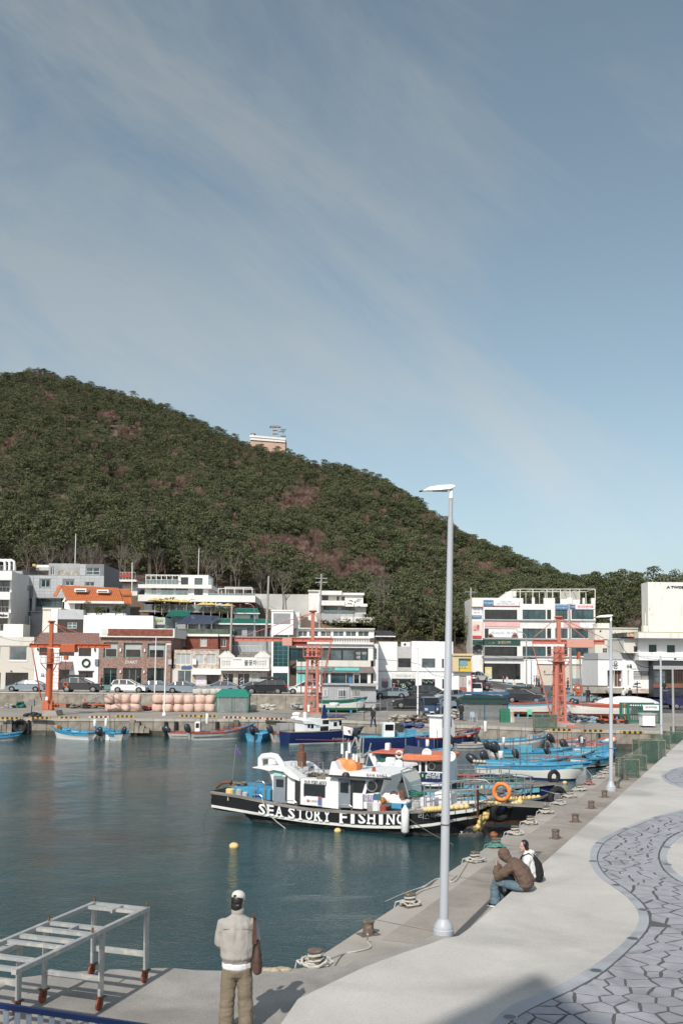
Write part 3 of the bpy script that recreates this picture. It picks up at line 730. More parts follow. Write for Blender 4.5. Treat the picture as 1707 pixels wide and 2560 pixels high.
bt3=copy_tree(B0[0],V(*zp('C',512,600),151),.3,'slimmer leafless tree just right of the white hillside house',scale=.85,group='lone leafless trees by the house')
F0=[fuzz(1),fuzz(2)]
for i,t_ in enumerate(F0):t_.location=hp(700+i*40,interp(700,DB)+22);tag(t_,'fine twigged reddish leafless tree in the brown patch above the houses','tree','reddish leafless trees above the houses')
# the wood itself: one uncountable mass
BP=[(92,987,38,20),(157,1037,30,16),(23,1102,40,40),(253,1033,36,18),(306,1071,46,32),(750,1247,70,40),(745,1385,110,48),(870,1430,110,34),(960,1440,60,24),(800,1400,60,25),(1150,1390,35,18),(796,1178,16,16),(961,1439,60,16),(1230,1444,45,22),(1144,1465,34,16),(1169,1472,28,16),(1001,1548,20,14),(1322,1413,24,14),(1431,1448,20,16),(1270,1435,40,12),(1200,1420,45,12),(460,1230,40,12),(560,1180,30,14),(180,1150,40,12),(350,1150,30,10)]
def brown(px,py):
 v=0
 for x,y,rx,ry in BP:
  d=((px-x)/rx/(1.3 if y>1200 else.9))**2+((py-y)/ry/(1.3 if y>1200 else.9))**2;v=max(v,1.3-d)
 return v+.9*noise.noise(Vector((px*.02,py*.03,0)))+.3*noise.noise(Vector((px*.06,py*.09,3)))
rg=random.Random(99);pin=[];bro=[]
for _ in range(13500):
 a=rg.uniform(-500,2300);Db=interp(a,DB);Dr=interp(a,RD);D=math.sqrt(rg.uniform((Db+6)**2,(Dr+14)**2))
 z=hillz(a,D);x=(a-W/2)/F*D;py=hor(a)-(z-7)/D*F;v=brown(a,py-7500/D)
 if(a>1380 and D<206)or(618<a<735 and D>463):continue
 q=rg.random()
 if v>.55+.35*q:
  bro.append((x,D,z-.3,rg.uniform(.75,1.15),rg.uniform(0,6.28)))
  if rg.random()<.6:bro.append((x+rg.uniform(-2,2),D+rg.uniform(-2,2),hillz(a,D)-.3,rg.uniform(.7,1.1),rg.uniform(0,6.28)))
  if rg.random()<.05:pin.append((x,D,z-1.2,rg.uniform(.4,.6),rg.uniform(0,6.28)))
 else:
  s=rg.choice((.7,.85,.95,1.1))*rg.uniform(.85,1.1);pin.append((x,D,z-2.6*s,s,rg.uniform(0,6.28)))
  if rg.random()<.12:bro.append((x+2,D-1,z,rg.uniform(.8,1.2),0))
def scatter(name,pts,protos):
 me=bpy.data.meshes.new(name);me.from_pydata([p[:3]for p in pts],[],[])
 a=me.attributes.new('sc','FLOAT','POINT');a.data.foreach_set('value',[p[3]for p in pts])
 a=me.attributes.new('rz','FLOAT_VECTOR','POINT');a.data.foreach_set('vector',[v for p in pts for v in(0,0,p[4])])
 a=me.attributes.new('ix','INT','POINT');a.data.foreach_set('value',[i%len(protos)for i in range(len(pts))])
 o=bpy.data.objects.new(name,me);link(o);o['kind']='stuff'
 g=bpy.data.node_groups.new(name,'GeometryNodeTree');g.interface.new_socket('Geometry',in_out='INPUT',socket_type='NodeSocketGeometry');g.interface.new_socket('Geometry',in_out='OUTPUT',socket_type='NodeSocketGeometry')
 gi=g.nodes.new('NodeGroupInput');go=g.nodes.new('NodeGroupOutput');ip=g.nodes.new('GeometryNodeInstanceOnPoints');ji=g.nodes.new('GeometryNodeJoinGeometry')
 for pr in protos:
  oi=g.nodes.new('GeometryNodeObjectInfo');oi.inputs[0].default_value=pr;oi.inputs['As Instance'].default_value=True;oi.transform_space='ORIGINAL';g.links.new(oi.outputs['Geometry'],ji.inputs[0])
 g.links.new(gi.outputs[0],ip.inputs['Points']);g.links.new(ji.outputs[0],ip.inputs['Instance']);ip.inputs['Pick Instance'].default_value=True
 def at(n_,ty,out,inp):
  q=g.nodes.new('GeometryNodeInputNamedAttribute');q.data_type=ty;q.inputs[0].default_value=n_;g.links.new(q.outputs[0],inp)
 at('sc','FLOAT',0,ip.inputs['Scale']);at('ix','INT',0,ip.inputs['Instance Index'])
 q=g.nodes.new('GeometryNodeInputNamedAttribute');q.data_type='FLOAT_VECTOR';q.inputs[0].default_value='rz'
 er=g.nodes.new('FunctionNodeEulerToRotation');g.links.new(q.outputs[0],er.inputs[0]);g.links.new(er.outputs[0],ip.inputs['Rotation'])
 g.links.new(ip.outputs[0],go.inputs[0]);md=o.modifiers.new('scatter','NODES');md.node_group=g;return o
scatter('pine_forest',pin,[[c for c in kids(t_)if c.name.startswith('crown')][0]for t_ in P0])
scatter('leafless_woodland',bro,[[c for c in kids(t_)if c.name.startswith('twigs')][0]for t_ in F0])
print('pines',len(pin),'bare',len(bro))
# ------------------------------------------------------------ buildings
class Bld:
 def __init__(s,name,label,D,zoom,xb,yb,cat='building',yaw=0,group=None):
  px,py=zp(zoom,xb,yb);p=V(px,py,D);s.root=thing(name,label,cat,p,yaw,group);s.f=Frame(p,yaw,zoom);s.z=zoom;s.D=D
 def rect(s,q,off=0,z=None):return s.f.rect(*q,off=off,zoom=z)
 def box(s,name,q,m,off=0,dep=.1,z=None,parent=None,kind=None,label=None):
  x0,x1,z0,z1=s.rect(q,off,z);return MB().box(x0,off,z0,x1,off+dep,z1).build(name,m,parent or s.root,kind=kind,label=label)
 def boxes(s,name,qs,m,off=0,dep=.1,z=None,kind=None):
  b=MB()
  for q in qs:
   x0,x1,z0,z1=s.rect(q,off,z);b.box(x0,off,z0,x1,off+dep,z1)
  return b.build(name,m,s.root,kind=kind)
 def face(s,q,m,off=0,dep=8,wins=(),name='wall',z=None,t=.25,down=0,core=None):
  """wall with real openings, a core behind, and a window in each opening"""
  x0,x1,z0,z1=s.rect(q,off,z);z0-=down;t=max([t]+[w[9]+.08 for w in wins if len(w)>9])
  ops=[]
  for w in wins:
   a,b_,c,d=s.rect(w[:4],off,z);ops.append((max(a,x0+.01),min(b_,x1-.01),max(c,z0+.01),min(d,z1-.01),w))
  ops=[o for o in ops if o[1]>o[0]and o[3]>o[2]]
  xs=sorted({x0,x1,*[o[0]for o in ops],*[o[1]for o in ops]});zs=sorted({z0,z1,*[o[2]for o in ops],*[o[3]for o in ops]})
  b=MB()
  for k in range(len(zs)-1):
   run=None
   for i in range(len(xs)-1):
    cx=(xs[i]+xs[i+1])/2;cz=(zs[k]+zs[k+1])/2
    hole=any(o[0]<cx<o[1]and o[2]<cz<o[3]for o in ops)
    if hole:
     if run is not None:b.box(run,off,zs[k],xs[i],off+t,zs[k+1]);run=None
    elif run is None:run=xs[i]
   if run is not None:b.box(run,off,zs[k],x1,off+t,zs[k+1])
  b.box(x0+.002,off+t,z0,x1-.002,off+dep,z1-.002)
  o=b.build(name,m,s.root)
  for a,b_,c,d,w in ops:s.win((a,b_,c,d),off,*w[4:])
  return o
 def win(s,r,off=0,frame=None,glass=None,nx=1,ny=1,fw=.06,rec=.13,name='window'):
  a,b_,c,d=r;frame=frame or WFR;glass=glass or DGLASS
  b=MB();e=.0015;y0=off+rec-.05;y1=off+rec+.03
  a+=e;b_-=e;c+=e;d-=e
  b.box(a,y0,c,b_,y1,c+fw);b.box(a,y0,d-fw,b_,y1,d);b.box(a,y0,c+fw,a+fw,y1,d-fw);b.box(b_-fw,y0,c+fw,b_,y1,d-fw)
  for i in range(1,nx):x=a+(b_-a)*i/nx;b.box(x-fw*.45,y0+.004,c+fw,x+fw*.45,y1,d-fw)
  for j in range(1,ny):z=c+(d-c)*j/ny;b.box(a+fw,y0+.008,z-fw*.4,b_-fw,y1,z+fw*.4)
  f=b.build(name,frame,s.root)
  MB().box(a+fw*.5,off+rec,c+fw*.5,b_-fw*.5,off+rec+.015,d-fw*.5).build('pane',glass,f)
  return f
 def panels(s,q,nx,ny,off,m,skip=(),z=None,gap=.02,name='cladding_panel',th=.03):
  x0,x1,z0,z1=s.rect(q,off,z);w=(x1-x0)/nx;h=(z1-z0)/ny;me=MB().box(gap/2,-th,gap/2,w-gap/2,0,h-gap/2).mesh(name,m)
  sk=[s.rect(k[:4],off,z)for k in skip]
  for i in range(nx):
   for j in range(ny):
    a=x0+i*w;c=z0+j*h
    if any(a+w>k[0]+.02 and a<k[1]-.02 and c+h>k[2]+.02 and c<k[3]-.02 for k in sk):continue
    o=bpy.data.objects.new(name,me);link(o,s.root);o.location=(a,off,c)
 def text(s,t,q,m,off=-.04,z=None,depth=.04,parent=None,**k):
  x0,x1,z0,z1=s.rect(q,off,z);return lettering(t,(x0+x1)/2,off,(z0+z1)/2,x1-x0,z1-z0,m,parent or s.root,depth=depth,**k)
 def sign(s,t,q,bg_,fg,off=-.06,dep=.06,z=None,tq=None,name='sign_board',**k):
  o=s.box(name,q,bg_,off-dep,dep,z);
  for tt,tq_ in(t if isinstance(t,list)else[(t,tq or(q[0]+(q[2]-q[0])*.1,q[1]+(q[3]-q[1])*.25,q[2]-(q[2]-q[0])*.1,q[3]-(q[3]-q[1])*.25))]):
   s.text(tt,tq_,fg,off-dep-.012,z,depth=.02,parent=o,**k)
  return o
 def rail(s,q,off,m=RAILM,n=8,z=None,name='railing',r=.02,glass=None):
  x0,x1,z0,z1=s.rect(q,off,z);b=MB();b.beam((x0,off,z1),(x1,off,z1),r*2);b.beam((x0,off,z0+.05),(x1,off,z0+.05),r*1.6)
  for i in range(n+1):x=x0+(x1-x0)*i/n;b.beam((x,off,z0),(x,off,z1),r*1.5)
  o=b.build(name,m,s.root)
  if glass:MB().box(x0,off-.006,z0+.08,x1,off+.006,z1-.04).build('pane',glass,o)
  return o
TXD=mat('dark_lettering',(.03,.03,.03),.5);TXW=mat('white_lettering',(.8,.8,.8),.5);TXG=mat('green_lettering',(.32,.45,.06),.5);TXR=mat('red_lettering',(.55,.06,.05),.5);TXGY=mat('grey_lettering',(.38,.38,.38),.5)
TXGO=mat('gold_lettering',(.62,.52,.25),.5)
CLEARG=mat('balustrade_glass',(.25,.33,.33),.08,alpha=.45)
# 1 cream stone cafe, far left of the front row
b=Bld('stone_faced_cafe','pale cream stone cafe with big plain windows at the left end of the front row',122,'A',0,1232)
b.face((-420,850,296,1232),SAND,0,9,[(-300,862,-120,980,WFR,GGLASS,2),(-70,862,8,980,WFR,GGLASS),(85,862,237,978,WFR,GGLASS),(-240,1085,8,1222,BFR,DGLASS,3),(50,1085,248,1225,BFR,DGLASS,3)],down=.3)
b.box('cornice',(-420,772,300,850),OFFW,-.12,9);b.box('window_sill',(80,980,240,990),WHITE,-.06,.2);b.box('service_box',(92,1068,108,1076),DGLASS,-.1,.1)
# 2 white cafe with tiled roof
b=Bld('white_cafe','white cafe with a brown tiled roof and a green wreath on its wall',122,'A',300,1232)
b.face((298,835,858,1232),WHITE2,0,9,[(345,868,415,935,BROWNF,DGLASS),(523,868,650,940,BROWNF,DGLASS,2),(688,868,797,943,BROWNF,DGLASS,2),(515,1055,605,1222,BROWNF,DGLASS),(688,1072,812,1130,BROWNF,DGLASS,2)],down=.3)
TILEB=mat('brown_roof_tile',(.22,.13,.11),.8,var=.3,scale=7,rnd=.3,col2=(.40,.30,.27),thr=.6)
def tile_roof(parent,f,zoom,corners,off0,off1,nx,ny,m,name='roof_tiles',r=.07):
 """rows of half-round tiles between eave (front) and ridge (back): corners in px (x0,x1,yeave,yridge)"""
 x0,x1,ye,yr=corners;a=f.p(x0,ye,off0,zoom);c=f.p(x1,ye,off0,zoom);z1=f.p((x0+x1)/2,yr,off1,zoom)[1];z0=a[1]
 b_=MB();sl_=(z1-z0);w=(c[0]-a[0])/nx
 for j in range(ny):
  ya=off0+(off1-off0)*j/ny;yb_=off0+(off1-off0)*(j+1.12)/ny;za=z0+sl_*j/ny+.045;zb_=z0+sl_*(j+1.12)/ny
  for i in range(nx):
   x=a[0]+w*(i+.5);pts=[]
   for k in range(4):
    t_=math.pi*k/3;pts.append((w*.5*math.cos(t_),w*.32*math.sin(t_)))
   b_.add([(x+p,ya,za+q)for p,q in pts]+[(x+p,yb_,zb_+q)for p,q in pts],[(k,k+1,k+5,k+4)for k in range(3)]+[(0,1,2,3)])
 b_.add([(a[0],off0,z0-.04),(c[0],off0,z0-.04),(c[0],off1,z1-.04),(a[0],off1,z1-.04),(a[0],off0,z0+.03),(c[0],off0,z0+.03),(c[0],off1,z1+.0),(a[0],off1,z1+.0)],[(0,1,2,3),(4,5,6,7),(0,1,5,4),(2,3,7,6),(1,2,6,5),(0,3,7,4)])
 return b_.build(name,m,parent,kind='stuff',fix=False)
tile_roof(b.root,b.f,'A',(303,860,838,742),-.35,2.2,34,7,TILEB)
tile_roof(b.root,b.f,'A',(508,622,1056,992),-.8,0,8,4,TILEB,name='canopy_tiles')
x0,z0=b.f.p(752,1002,-.08);MB().torus((x0,-.08,z0),.45,.12,24,8).build('wreath',mat('wreath_green',(.02,.06,.03),.8,var=.6,scale=25,bump=1),b.root)
b.text('요요당',(357,1090,470,1125),TXD);b.box('window_sill',(680,1068,820,1076),BROWNF,-.12,.1);b.box('wall_notice',(475,1115,495,1165),WFR,-.03,.03)
b.boxes('wall_lamp',[(325,870,335,892),(668,872,678,895),(822,872,832,898)],BLACKM,-.2,.2)
# 3 brick shop
b=Bld('brick_shop','brown brick shop with teal framed windows and white letters across the middle',122,'A',905,1232)
wn=[(905,822,1030,953,TFR,BLIND,1,1,.12,.3),(1080,827,1240,953,TFR,BLIND,1,1,.12,.3),(1288,832,1440,955,TFR,BLIND,1,1,.12,.3),(903,1045,1020,1212,TFR,DGLASS,2,1,.1,.3),(1070,1045,1235,1220,TFR,DGLASS,3,1,.1,.3),(1283,1045,1430,1215,TFR,DGLASS,2,1,.1,.3)]
b.face((862,770,1488,1232),BRICK,0,9,wn,down=.3)
for q in((925,880,1012,940),(1100,885,1222,945),(1305,888,1425,948)):b.box('pane',q,DGLASS,.2,.03)
b.box('fascia',(868,700,1522,778),WHITE,-.45,9.3);b.box('fascia_panel',(940,706,1508,766),REDBR,-.49,.04);b.box('logo_board',(889,703,944,748),mat('cream_logo_board',(.66,.64,.58),.6,col2=(.2,.19,.18),thr=.68,scale=9),-.5,.05)
b.text('DIART',(1098,982,1200,1008),TXW,-.06,depth=.06)
b.boxes('wall_lamp',[(1045,875,1058,902),(1256,878,1268,905),(1044,1065,1056,1088),(1250,1068,1262,1090)],WFR,-.18,.18)
dn=MB();
for i in range(26):x,z=b.f.p(905+i*24,790,-.12);dn.box(x,-.12,z-.12,x+.12,0,z+.2)
dn.build('dentil_course',BRICK,b.root,kind='stuff')
b.box('meter_box',(828,968,858,1020),GREYD,-.25,.25);b.box('planter_strip',(905,1192,985,1232),TFR,-.15,.15);b.box('utility_box',(1465,970,1495,1015),GREYC,-.2,.2)
# 4 red brick house with a green roof band
b=Bld('red_brick_house','dark red brick house with a green roof band, behind the pale shops',131,'B',100,930)
b.face((95,768,505,935),REDBR,0,9,[(165,788,222,857,WFR,BLIND,2),(350,788,408,858,WFR,BLIND,2)],down=4)
b.face((505,768,608,935),REDBR,.8,8,[(530,790,575,860,WFR,DGLASS,2)],name='side_wall',down=4)
b.box('roof_band',(130,705,600,750),mat('green_roof_felt',(.09,.12,.08),.9,var=.3,scale=2),.3,8);b.box('fascia',(93,748,507,769),WHITE,-.35,9);b.box('fascia',(506,750,612,769),WHITE,.3,8)
# 5 small pale shop
b=Bld('narrow_pale_shop','small worn cream shop with a white awning, right of the brick shop',122.5,'B',120,1215)
b.face((120,888,515,1050),STONEB,.3,8,[(140,920,270,1015,WFR,BLIND,3),(303,925,382,1012,WFR,BLIND,2),(405,925,487,1012,WFR,BLIND,2)],name='upper_wall')
b.face((98,1050,280,1215),OFFW,0,8,[(155,1068,275,1192,WFR,GGLASS,2)],down=.4);b.face((280,1095,527,1215),STONEB,0,8,[(308,1105,405,1193,WFR,BLIND),(408,1105,514,1190,BFR,DGLASS,2)],down=.4)
x0,x1,z0,z1=b.rect((278,1052,532,1102),-.6);MB().prism([(-.7,z0),(0,z1),(.3,z1),(.3,z0)],x0,x1,axis='x').build('awning',WHITE,b.root)
b.box('poster',(314,1110,400,1190),mat('shop_poster',(.68,.64,.66),.5,col2=(.30,.18,.30),thr=.62,scale=6),.04,.02)
ac=b.box('air_conditioner',(283,965,316,1016),WHITE,-.15,.4);b.box('blue_strip',(188,1028,272,1060),mat('blue_sign_strip',(.06,.12,.22),.5),-.02,.3)
b.boxes('parapet_cap',[(270,880,520,890)],CONC,.25,8)
# 6 gabled white shop
b=Bld('gabled_white_shop','white shop with two little gables on its long sign board',122,'B',525,1215)
b.face((530,1066,932,1215),STONEB,0,8,[(545,1090,642,1202,WFR,DGLASS,2),(675,1090,782,1200,WFR,DGLASS,2),(797,1090,900,1180,WFR,BLIND,2)],down=.4)
bd=b.box('sign_wall',(525,952,950,1048),WHITE,-.5,.35)
for gx in(580,892):
 x0,z0=b.f.p(gx-62,955,-.55);x1,z1=b.f.p(gx,910,-.55);x2,_=b.f.p(gx+62,955,-.55)
 MB().prism([(x0+.1,z0),(x1,z1),(x2-.1,z0)],-.56,-.1).build('gable',WHITE,b.root)
 g_=MB();g_.beam((x0,-.4,z0),(x1,-.4,z1+.05),.5,.1,up=(0,1,0));g_.beam((x1,-.4,z1+.05),(x2,-.4,z0),.5,.1,up=(0,1,0));g_.build('gable_roof',OFFW,b.root)
 b.boxes('lattice',[(gx-42,968,gx-38,1030),(gx-22,968,gx-18,1030),(gx+2,968,gx+6,1030),(gx+26,968,gx+30,1030),(gx-42,985,gx+30,988),(gx-42,1006,gx+30,1009)],OFFW,-.58,.03)
x0,x1,z0,z1=b.rect((520,1042,952,1068),-.8);MB().prism([(-.95,z0),(-.1,z1),(.2,z1),(.2,z0)],x0,x1,axis='x').build('awning',WHITE,b.root)
b.text('물꽃차',(735,975,845,1024),TXD,-.53);b.text('HYANGCHAE',(638,966,706,976),TXGY,-.53)
dots=MB()
for i in range(26):x,z=b.f.p(random.choice((552,690))+random.uniform(0,36),random.uniform(1100,1195),.1);dots.box(x,.08,z,x+.1,.1,z+.08)
dots.build('window_sticker',TXW,b.root,kind='stuff')
# 7 convenience store block with stair tower
CY=mat('mint_sign_strip',(.16,.55,.52),.5)
b=Bld('convenience_store_block','white block with a louvred stair tower and a mint signed convenience store',122,'B',975,1228)
b.face((970,545,1160,755),WHITE2,-.4,4,name='stair_tower');b.face((970,1036,1120,1228),WHITE2,-.4,4,[(985,1088,1112,1200,BFR,TGLASS,3)],name='tower_base',down=.4)
b.face((970,755,1120,1036),WHITE2,-.4,4,[(986,757,1118,1034,TFR,TGLASS,3,8,.05)],name='tower_glazing');b.box('tower_cap',(966,538,1164,552),WHITE,-.5,4.2)
lv=MB()
for i in range(9):
 x0,x1,z0,z1=b.rect((986,568+i*10.5,1134,573+i*10.5),-.5);lv.box(x0,-.5,z0,x1,-.38,z1)
lv.build('louvre',TXGY,b.root)
b.face((1160,560,1216,700),WHITE,1.2,4,name='tower_side')
b.face((1122,870,1255+340,985),BFR,.05,8,[(1130,878,1200,972,BFR,TGLASS,2),(1205,878,1272,972,BFR,TGLASS,2)],name='window_band')
q=lambda x:800+x/3.484
cz='C'
b.face((-205,835,462,872),WHITE,0,8,z=cz,name='upper_wall');b.box('window_head',(-205,868,418,884),BFR,-.03,.03,z=cz)
for i,(u,v,g_)in enumerate(((-60,-2,TGLASS),(0,85,GGLASS),(87,190,GGLASS),(193,300,GGLASS),(303,358,TGLASS),(360,412,TGLASS))):
 x0,x1,z0,z1=b.rect((u,884,v,980),0,cz);b.win((x0,x1,z0,z1),-.16,BFR,g_,1,1,.07)
b.text('식당',(312,905,352,930),TXW,-.06,z=cz);b.text('바다',(366,905,404,930),TXW,-.06,z=cz);b.text('라면',(318,938,348,968),TXW,-.06,z=cz)
b.box('spandrel',(-205,978,440,1032),OFFW,-.25,8,z=cz);b.box('end_pier',(418,872,462,980),WHITE,0,8,z=cz);b.box('fascia',(-205,1032,462,1086),mat('grey_brown_fascia',(.22,.19,.18),.7,var=.15,scale=3),-.3,8.3,z=cz)
b.box('sign_strip',(128,1044,340,1068),CY,-.38,.08,z=cz);b.box('sign_strip',(1192,1038,1402,1062),CY,-.38,.08,z='B')
b.text('GS25',(18,1040,110,1070),mat('teal_lettering',(.10,.42,.42),.5),-.36,z=cz,depth=.08,bold=True)
b.face((-205,1086,440,1232),WHITE,0,8,[(-190,1092,-95,1222,BFR,TGLASS,1),(-90,1092,-5,1222,BFR,TGLASS,1),(5,1092,70,1222,BFR,TGLASS,1),(92,1092,225,1222,BFR,TGLASS,2),(228,1092,288,1222,BFR,TGLASS),(291,1100,345,1222,WFR,DGLASS),(348,1092,412,1222,BFR,DGLASS)],z=cz,name='shopfront',down=.4)
b.boxes('mint_poster',[(-200,1100,-130,1190),(-90,1180,-20,1226)],CY,-.05,.03,z=cz);b.box('blue_poster',(250,1125,282,1175),mat('blue_sign',(.07,.2,.36),.5),.05,.03,z=cz)
b.box('side_wall',(462,835,505,1232),WHITE,.8,7.5,z=cz)
b.box('roof_slab',(-205,820,466,838),WHITE,-.35,8.6,z=cz)
bal=MB()
for i in range(44):
 x,z=b.f.p(-200+i*14.6,800,-.1,cz);bal.lathe([(.03,-.42),(.08,-.25),(.03,0),(.05,.35)],(x,-.1,z),6)
x0,x1,z0,z1=b.rect((-205,778,440,786),-.2,cz);bal.box(x0,-.2,z0,x1,0,z1);bal.build('balustrade',WHITE,b.root,kind='stuff')
b.face((-205,705,470,780),WHITE,1.5,6,[(-190,722,-110,772,WFR,GGLASS,2),(-95,722,-15,772,WFR,GGLASS,2),(5,722,98,772,WFR,GGLASS,2),(113,722,207,772,WFR,GGLASS,2),(222,722,315,772,WFR,GGLASS,2),(330,722,425,772,WFR,GGLASS,2)],z=cz,name='penthouse');b.box('penthouse_roof',(-205,697,478,706),OFFW,1.1,7,z=cz)
tt=MB()
for k,(x,y)in enumerate(((455,890),(478,895),(455,915),(478,920),(455,940),(478,944),(455,965),(478,968))):
 px_,z_=b.f.p(x,y,.78,cz);tt.box(px_,.77,z_,px_+.18,.8,z_+.3)
tt.build('side_lettering',TXD,b.root,kind='stuff')
# photo shop
b=Bld('photo_booth_shop','plain bright white shop with a dark window of colourful letters',128,'C',503,1290)
b.face((503,818,672,1072),WHITE2,0,9);b.face((672,858,798,1072),mat('ribbed_grey_stone',(.5,.49,.48),.8,var=.2,scale=5,stretch=(.3,1,6),bump=.6,bscale=6),.15,8,[(678,960,793,1043,WFR,DGLASS,1,1,.03)],name='recessed_wall')
b.face((798,812,1030,1072),WHITE2,0,9,[(885,962,1003,1045,WFR,GGLASS,1,1,.03)]);b.face((1030,815,1156,1072),WHITE2,.0,9,[(1060,965,1076,1045,BFR,DGLASS)])
b.face((498,1078,1158,1290),WHITE2,-.1,9,[(622,1140,830,1280,BFR,DGLASS,3),(883,1142,1000,1216,BFR,DGLASS),(1062,1142,1076,1225,BFR,DGLASS)],name='ground_wall',down=.6);b.box('string_course',(496,1070,1160,1079),TXGY,-.14,.2)
b.box('name_board',(620,1088,832,1136),WHITE,-.14,.04);b.text('PHOTOSAVE',(663,1103,790,1122),TXGY,-.15)
cols=[mat('letter_%s'%n_,c,.5)for n_,c in(('pink',(.7,.25,.4)),('yellow',(.7,.6,.2)),('green',(.15,.5,.3)),('cyan',(.2,.5,.65)),('white',(.75,.75,.7)),('red',(.6,.12,.1)))]
rq=random.Random(3)
for i in range(34):
 x=rq.uniform(634,818);y=rq.uniform(1150,1215)if i<24 else rq.uniform(1215,1270);w_=rq.uniform(7,14)
 b.text(rq.choice('PHOTSAVERK♥●'),(x-w_/2,y-w_*.6,x+w_/2,y+w_*.6),cols[i%6],.02,name='window_letter',depth=.01,bold=True)
for i in range(7):b.text('OKHANON'[i],(888+i*15.5,1150+(i%3)*7,898+i*15.5,1164+(i%3)*7),cols[(i*2)%6],.02,name='window_letter',depth=.01,bold=True)
b.box('heart_board',(535,1135,593,1215),WHITE,-.13,.02);x0,z0=b.f.p(564,1188,-.15);MB().prism([(x0-.45,z0+.35),(x0-.22,z0+.45),(x0,z0+.28),(x0+.22,z0+.45),(x0+.45,z0+.35),(x0+.42,z0-.35),(x0,z0-.5),(x0-.42,z0-.35)],-.15,-.13).build('heart_logo',GREYD,b.root)
x0,z0=b.f.p(564,1150,-.15);MB().prism([(x0-.42,z0-.1),(x0-.42,z0+.3),(x0,z0+.12),(x0+.42,z0+.3),(x0+.42,z0-.1),(x0,z0-.3)],-.15,-.132).build('heart_logo',mat('pale_pink',(.7,.45,.48),.6),b.root)
ac2=b.box('air_conditioner',(705,818,780,858),WHITE,.3,.5);x0,z0=b.f.p(738,840,.28);MB().lathe([(.16,0),(.16,-.02)],(x0,.28,z0),12,'y').build('fan_grille',BLACKM,ac2)
b.rail((505,815,672,836),.6,TXGY,9)
YEL=mat('yellow_recess',(.55,.42,.05),.6,var=.06);CRM=mat('cream_yellow_frame',(.62,.50,.30),.7,var=.05)
b=Bld('yellow_framed_kiosk','narrow shop front with a cream box frame, yellow panel and blue octopus emblem',127,'C',1158,1290)
b.face((1156,1075,1322,1290),WHITE2,0,8,[(1210,1112,1272,1258,mat('red_frame',(.5,.1,.06),.5),BLIND,2)],down=.6);b.face((1154,935,1318,1076),CRM,-.6,8.6,[(1206,962,1310,1074,YEL,YEL,1,1,.02,.4)],name='box_frame');b.box('frame_cap',(1152,920,1338,938),CRM,-.8,9)
x0,z0=b.f.p(1245,1008,-.25);oc=MB().prism([(x0+.55*math.cos(t),z0+.62*math.sin(t))for t in np.linspace(-.2,math.pi+.2,14)]+[(x0-.5,z0-.35),(x0-.3,z0-.15),(x0-.15,z0-.4),(x0+.05,z0-.15),(x0+.2,z0-.4),(x0+.4,z0-.15)],-.3,-.24).build('emblem',mat('emblem_blue',(.16,.34,.42),.5),b.root)
b.text('바다문어',(1212,1028,1280,1045),TXW,-.32);b.text('문어',(1288,1148,1306,1200),TXR,-.03);b.box('red_counter',(1212,1212,1272,1258),mat('red_counter',(.42,.10,.07),.6),-.25,.25);b.box('red_post',(1314,1085,1324,1290),mat('red_post',(.45,.04,.04),.5),-.05,.2)
# white four storey block
b=Bld('four_storey_white_block','four storey white commercial block with long dark windows, coloured signs and a roof terrace frame',150,'E',300,1562)
cols_=[(318,742,4),(813,1115,4),(1132,1185,1),(1238,1400,3),(1452,1740,4)]
DG=[DGLASS,TGLASS,DGLASS,TGLASS,TGLASS]
def fl(y0,y1,w0,w1,nm):b.face((300,y0,1762,y1),WHITE,0,10,[(c[0],w0,c[1],w1,BFR,DG[(i+int(w0))%5],c[2],1,.05)for i,c in enumerate(cols_)],name=nm)
fl(610,795,650,775,'wall');fl(795,1038,895,1022,'wall');fl(1038,1275,1130,1255,'wall')
b.face((150,498,302,1560),WHITE,.9,9,name='side_wall',down=.4)
b.face((150,495,820,612),WHITE,.3,.4,name='parapet',t=.3);b.box('parapet',(820,575,1090,612),WHITE,.3,.3);b.box('parapet',(935,490,972,575),WHITE,.3,.3);b.box('parapet',(1088,497,1235,612),WHITE,.3,.3);b.box('parapet',(1235,575,1762,612),WHITE,.3,.3)
b.boxes('parapet_pier',[(1392,492,1462,576),(1600,495,1625,576),(1712,498,1762,576)],WHITE,.25,.5)
for q_ in((820,490,932,570),(974,490,1086,575),(1237,495,1300,572)):b.rail(q_,.5,BLACKM,12)
b.boxes('roof_sign_back',[(1305,510,1390,573),(1468,518,1560,573)],WFR,.45,.1)
for y in(780,1024,1258):b.box('sill_ledge',(300,y,1770,y+16),TXGY,-.3,.35)
x0,z0=b.f.p(530,492,1);x1,z1=b.f.p(665,395,1);x2,_=b.f.p(745,395,1);MB().prism([(x0,z0),(x1,z1),(x2,z1),(x2,z0)],2,6).build('stair_head',WHITE,b.root)
pg=MB()
for y_ in(.8,6.5):
 P=[b.f.p(x,380 if x>760 else 388,.8)for x in(665,780,1205,1430,1560,1760)]
 for(xa,za),(xb,zb_)in zip(P,P[1:]):pg.beam((xa,y_,za),(xb,y_,zb_),.1)
for x in(780,945,1128,1205,1305,1430,1555,1758):
 xa,za=b.f.p(x,380,.8);pg.beam((xa,.8,za),(xa,6.5,za),.08);xb,zb_=b.f.p(x,575,.8);pg.beam((xa,.8,za),(xa,.8,zb_),.12);pg.beam((xa,6.5,za),(xa,6.5,zb_),.1)
pg.build('roof_frame',OFFW,b.root)
fn=MB()
for i in range(26):
 x,z=b.f.p(1310+i*9.5,540,5);fn.box(x,5,z-.6,x+.12,5.06,z+1.5)
fn.build('terrace_fence',mat('pale_fence',(.42,.42,.36),.7),b.root)
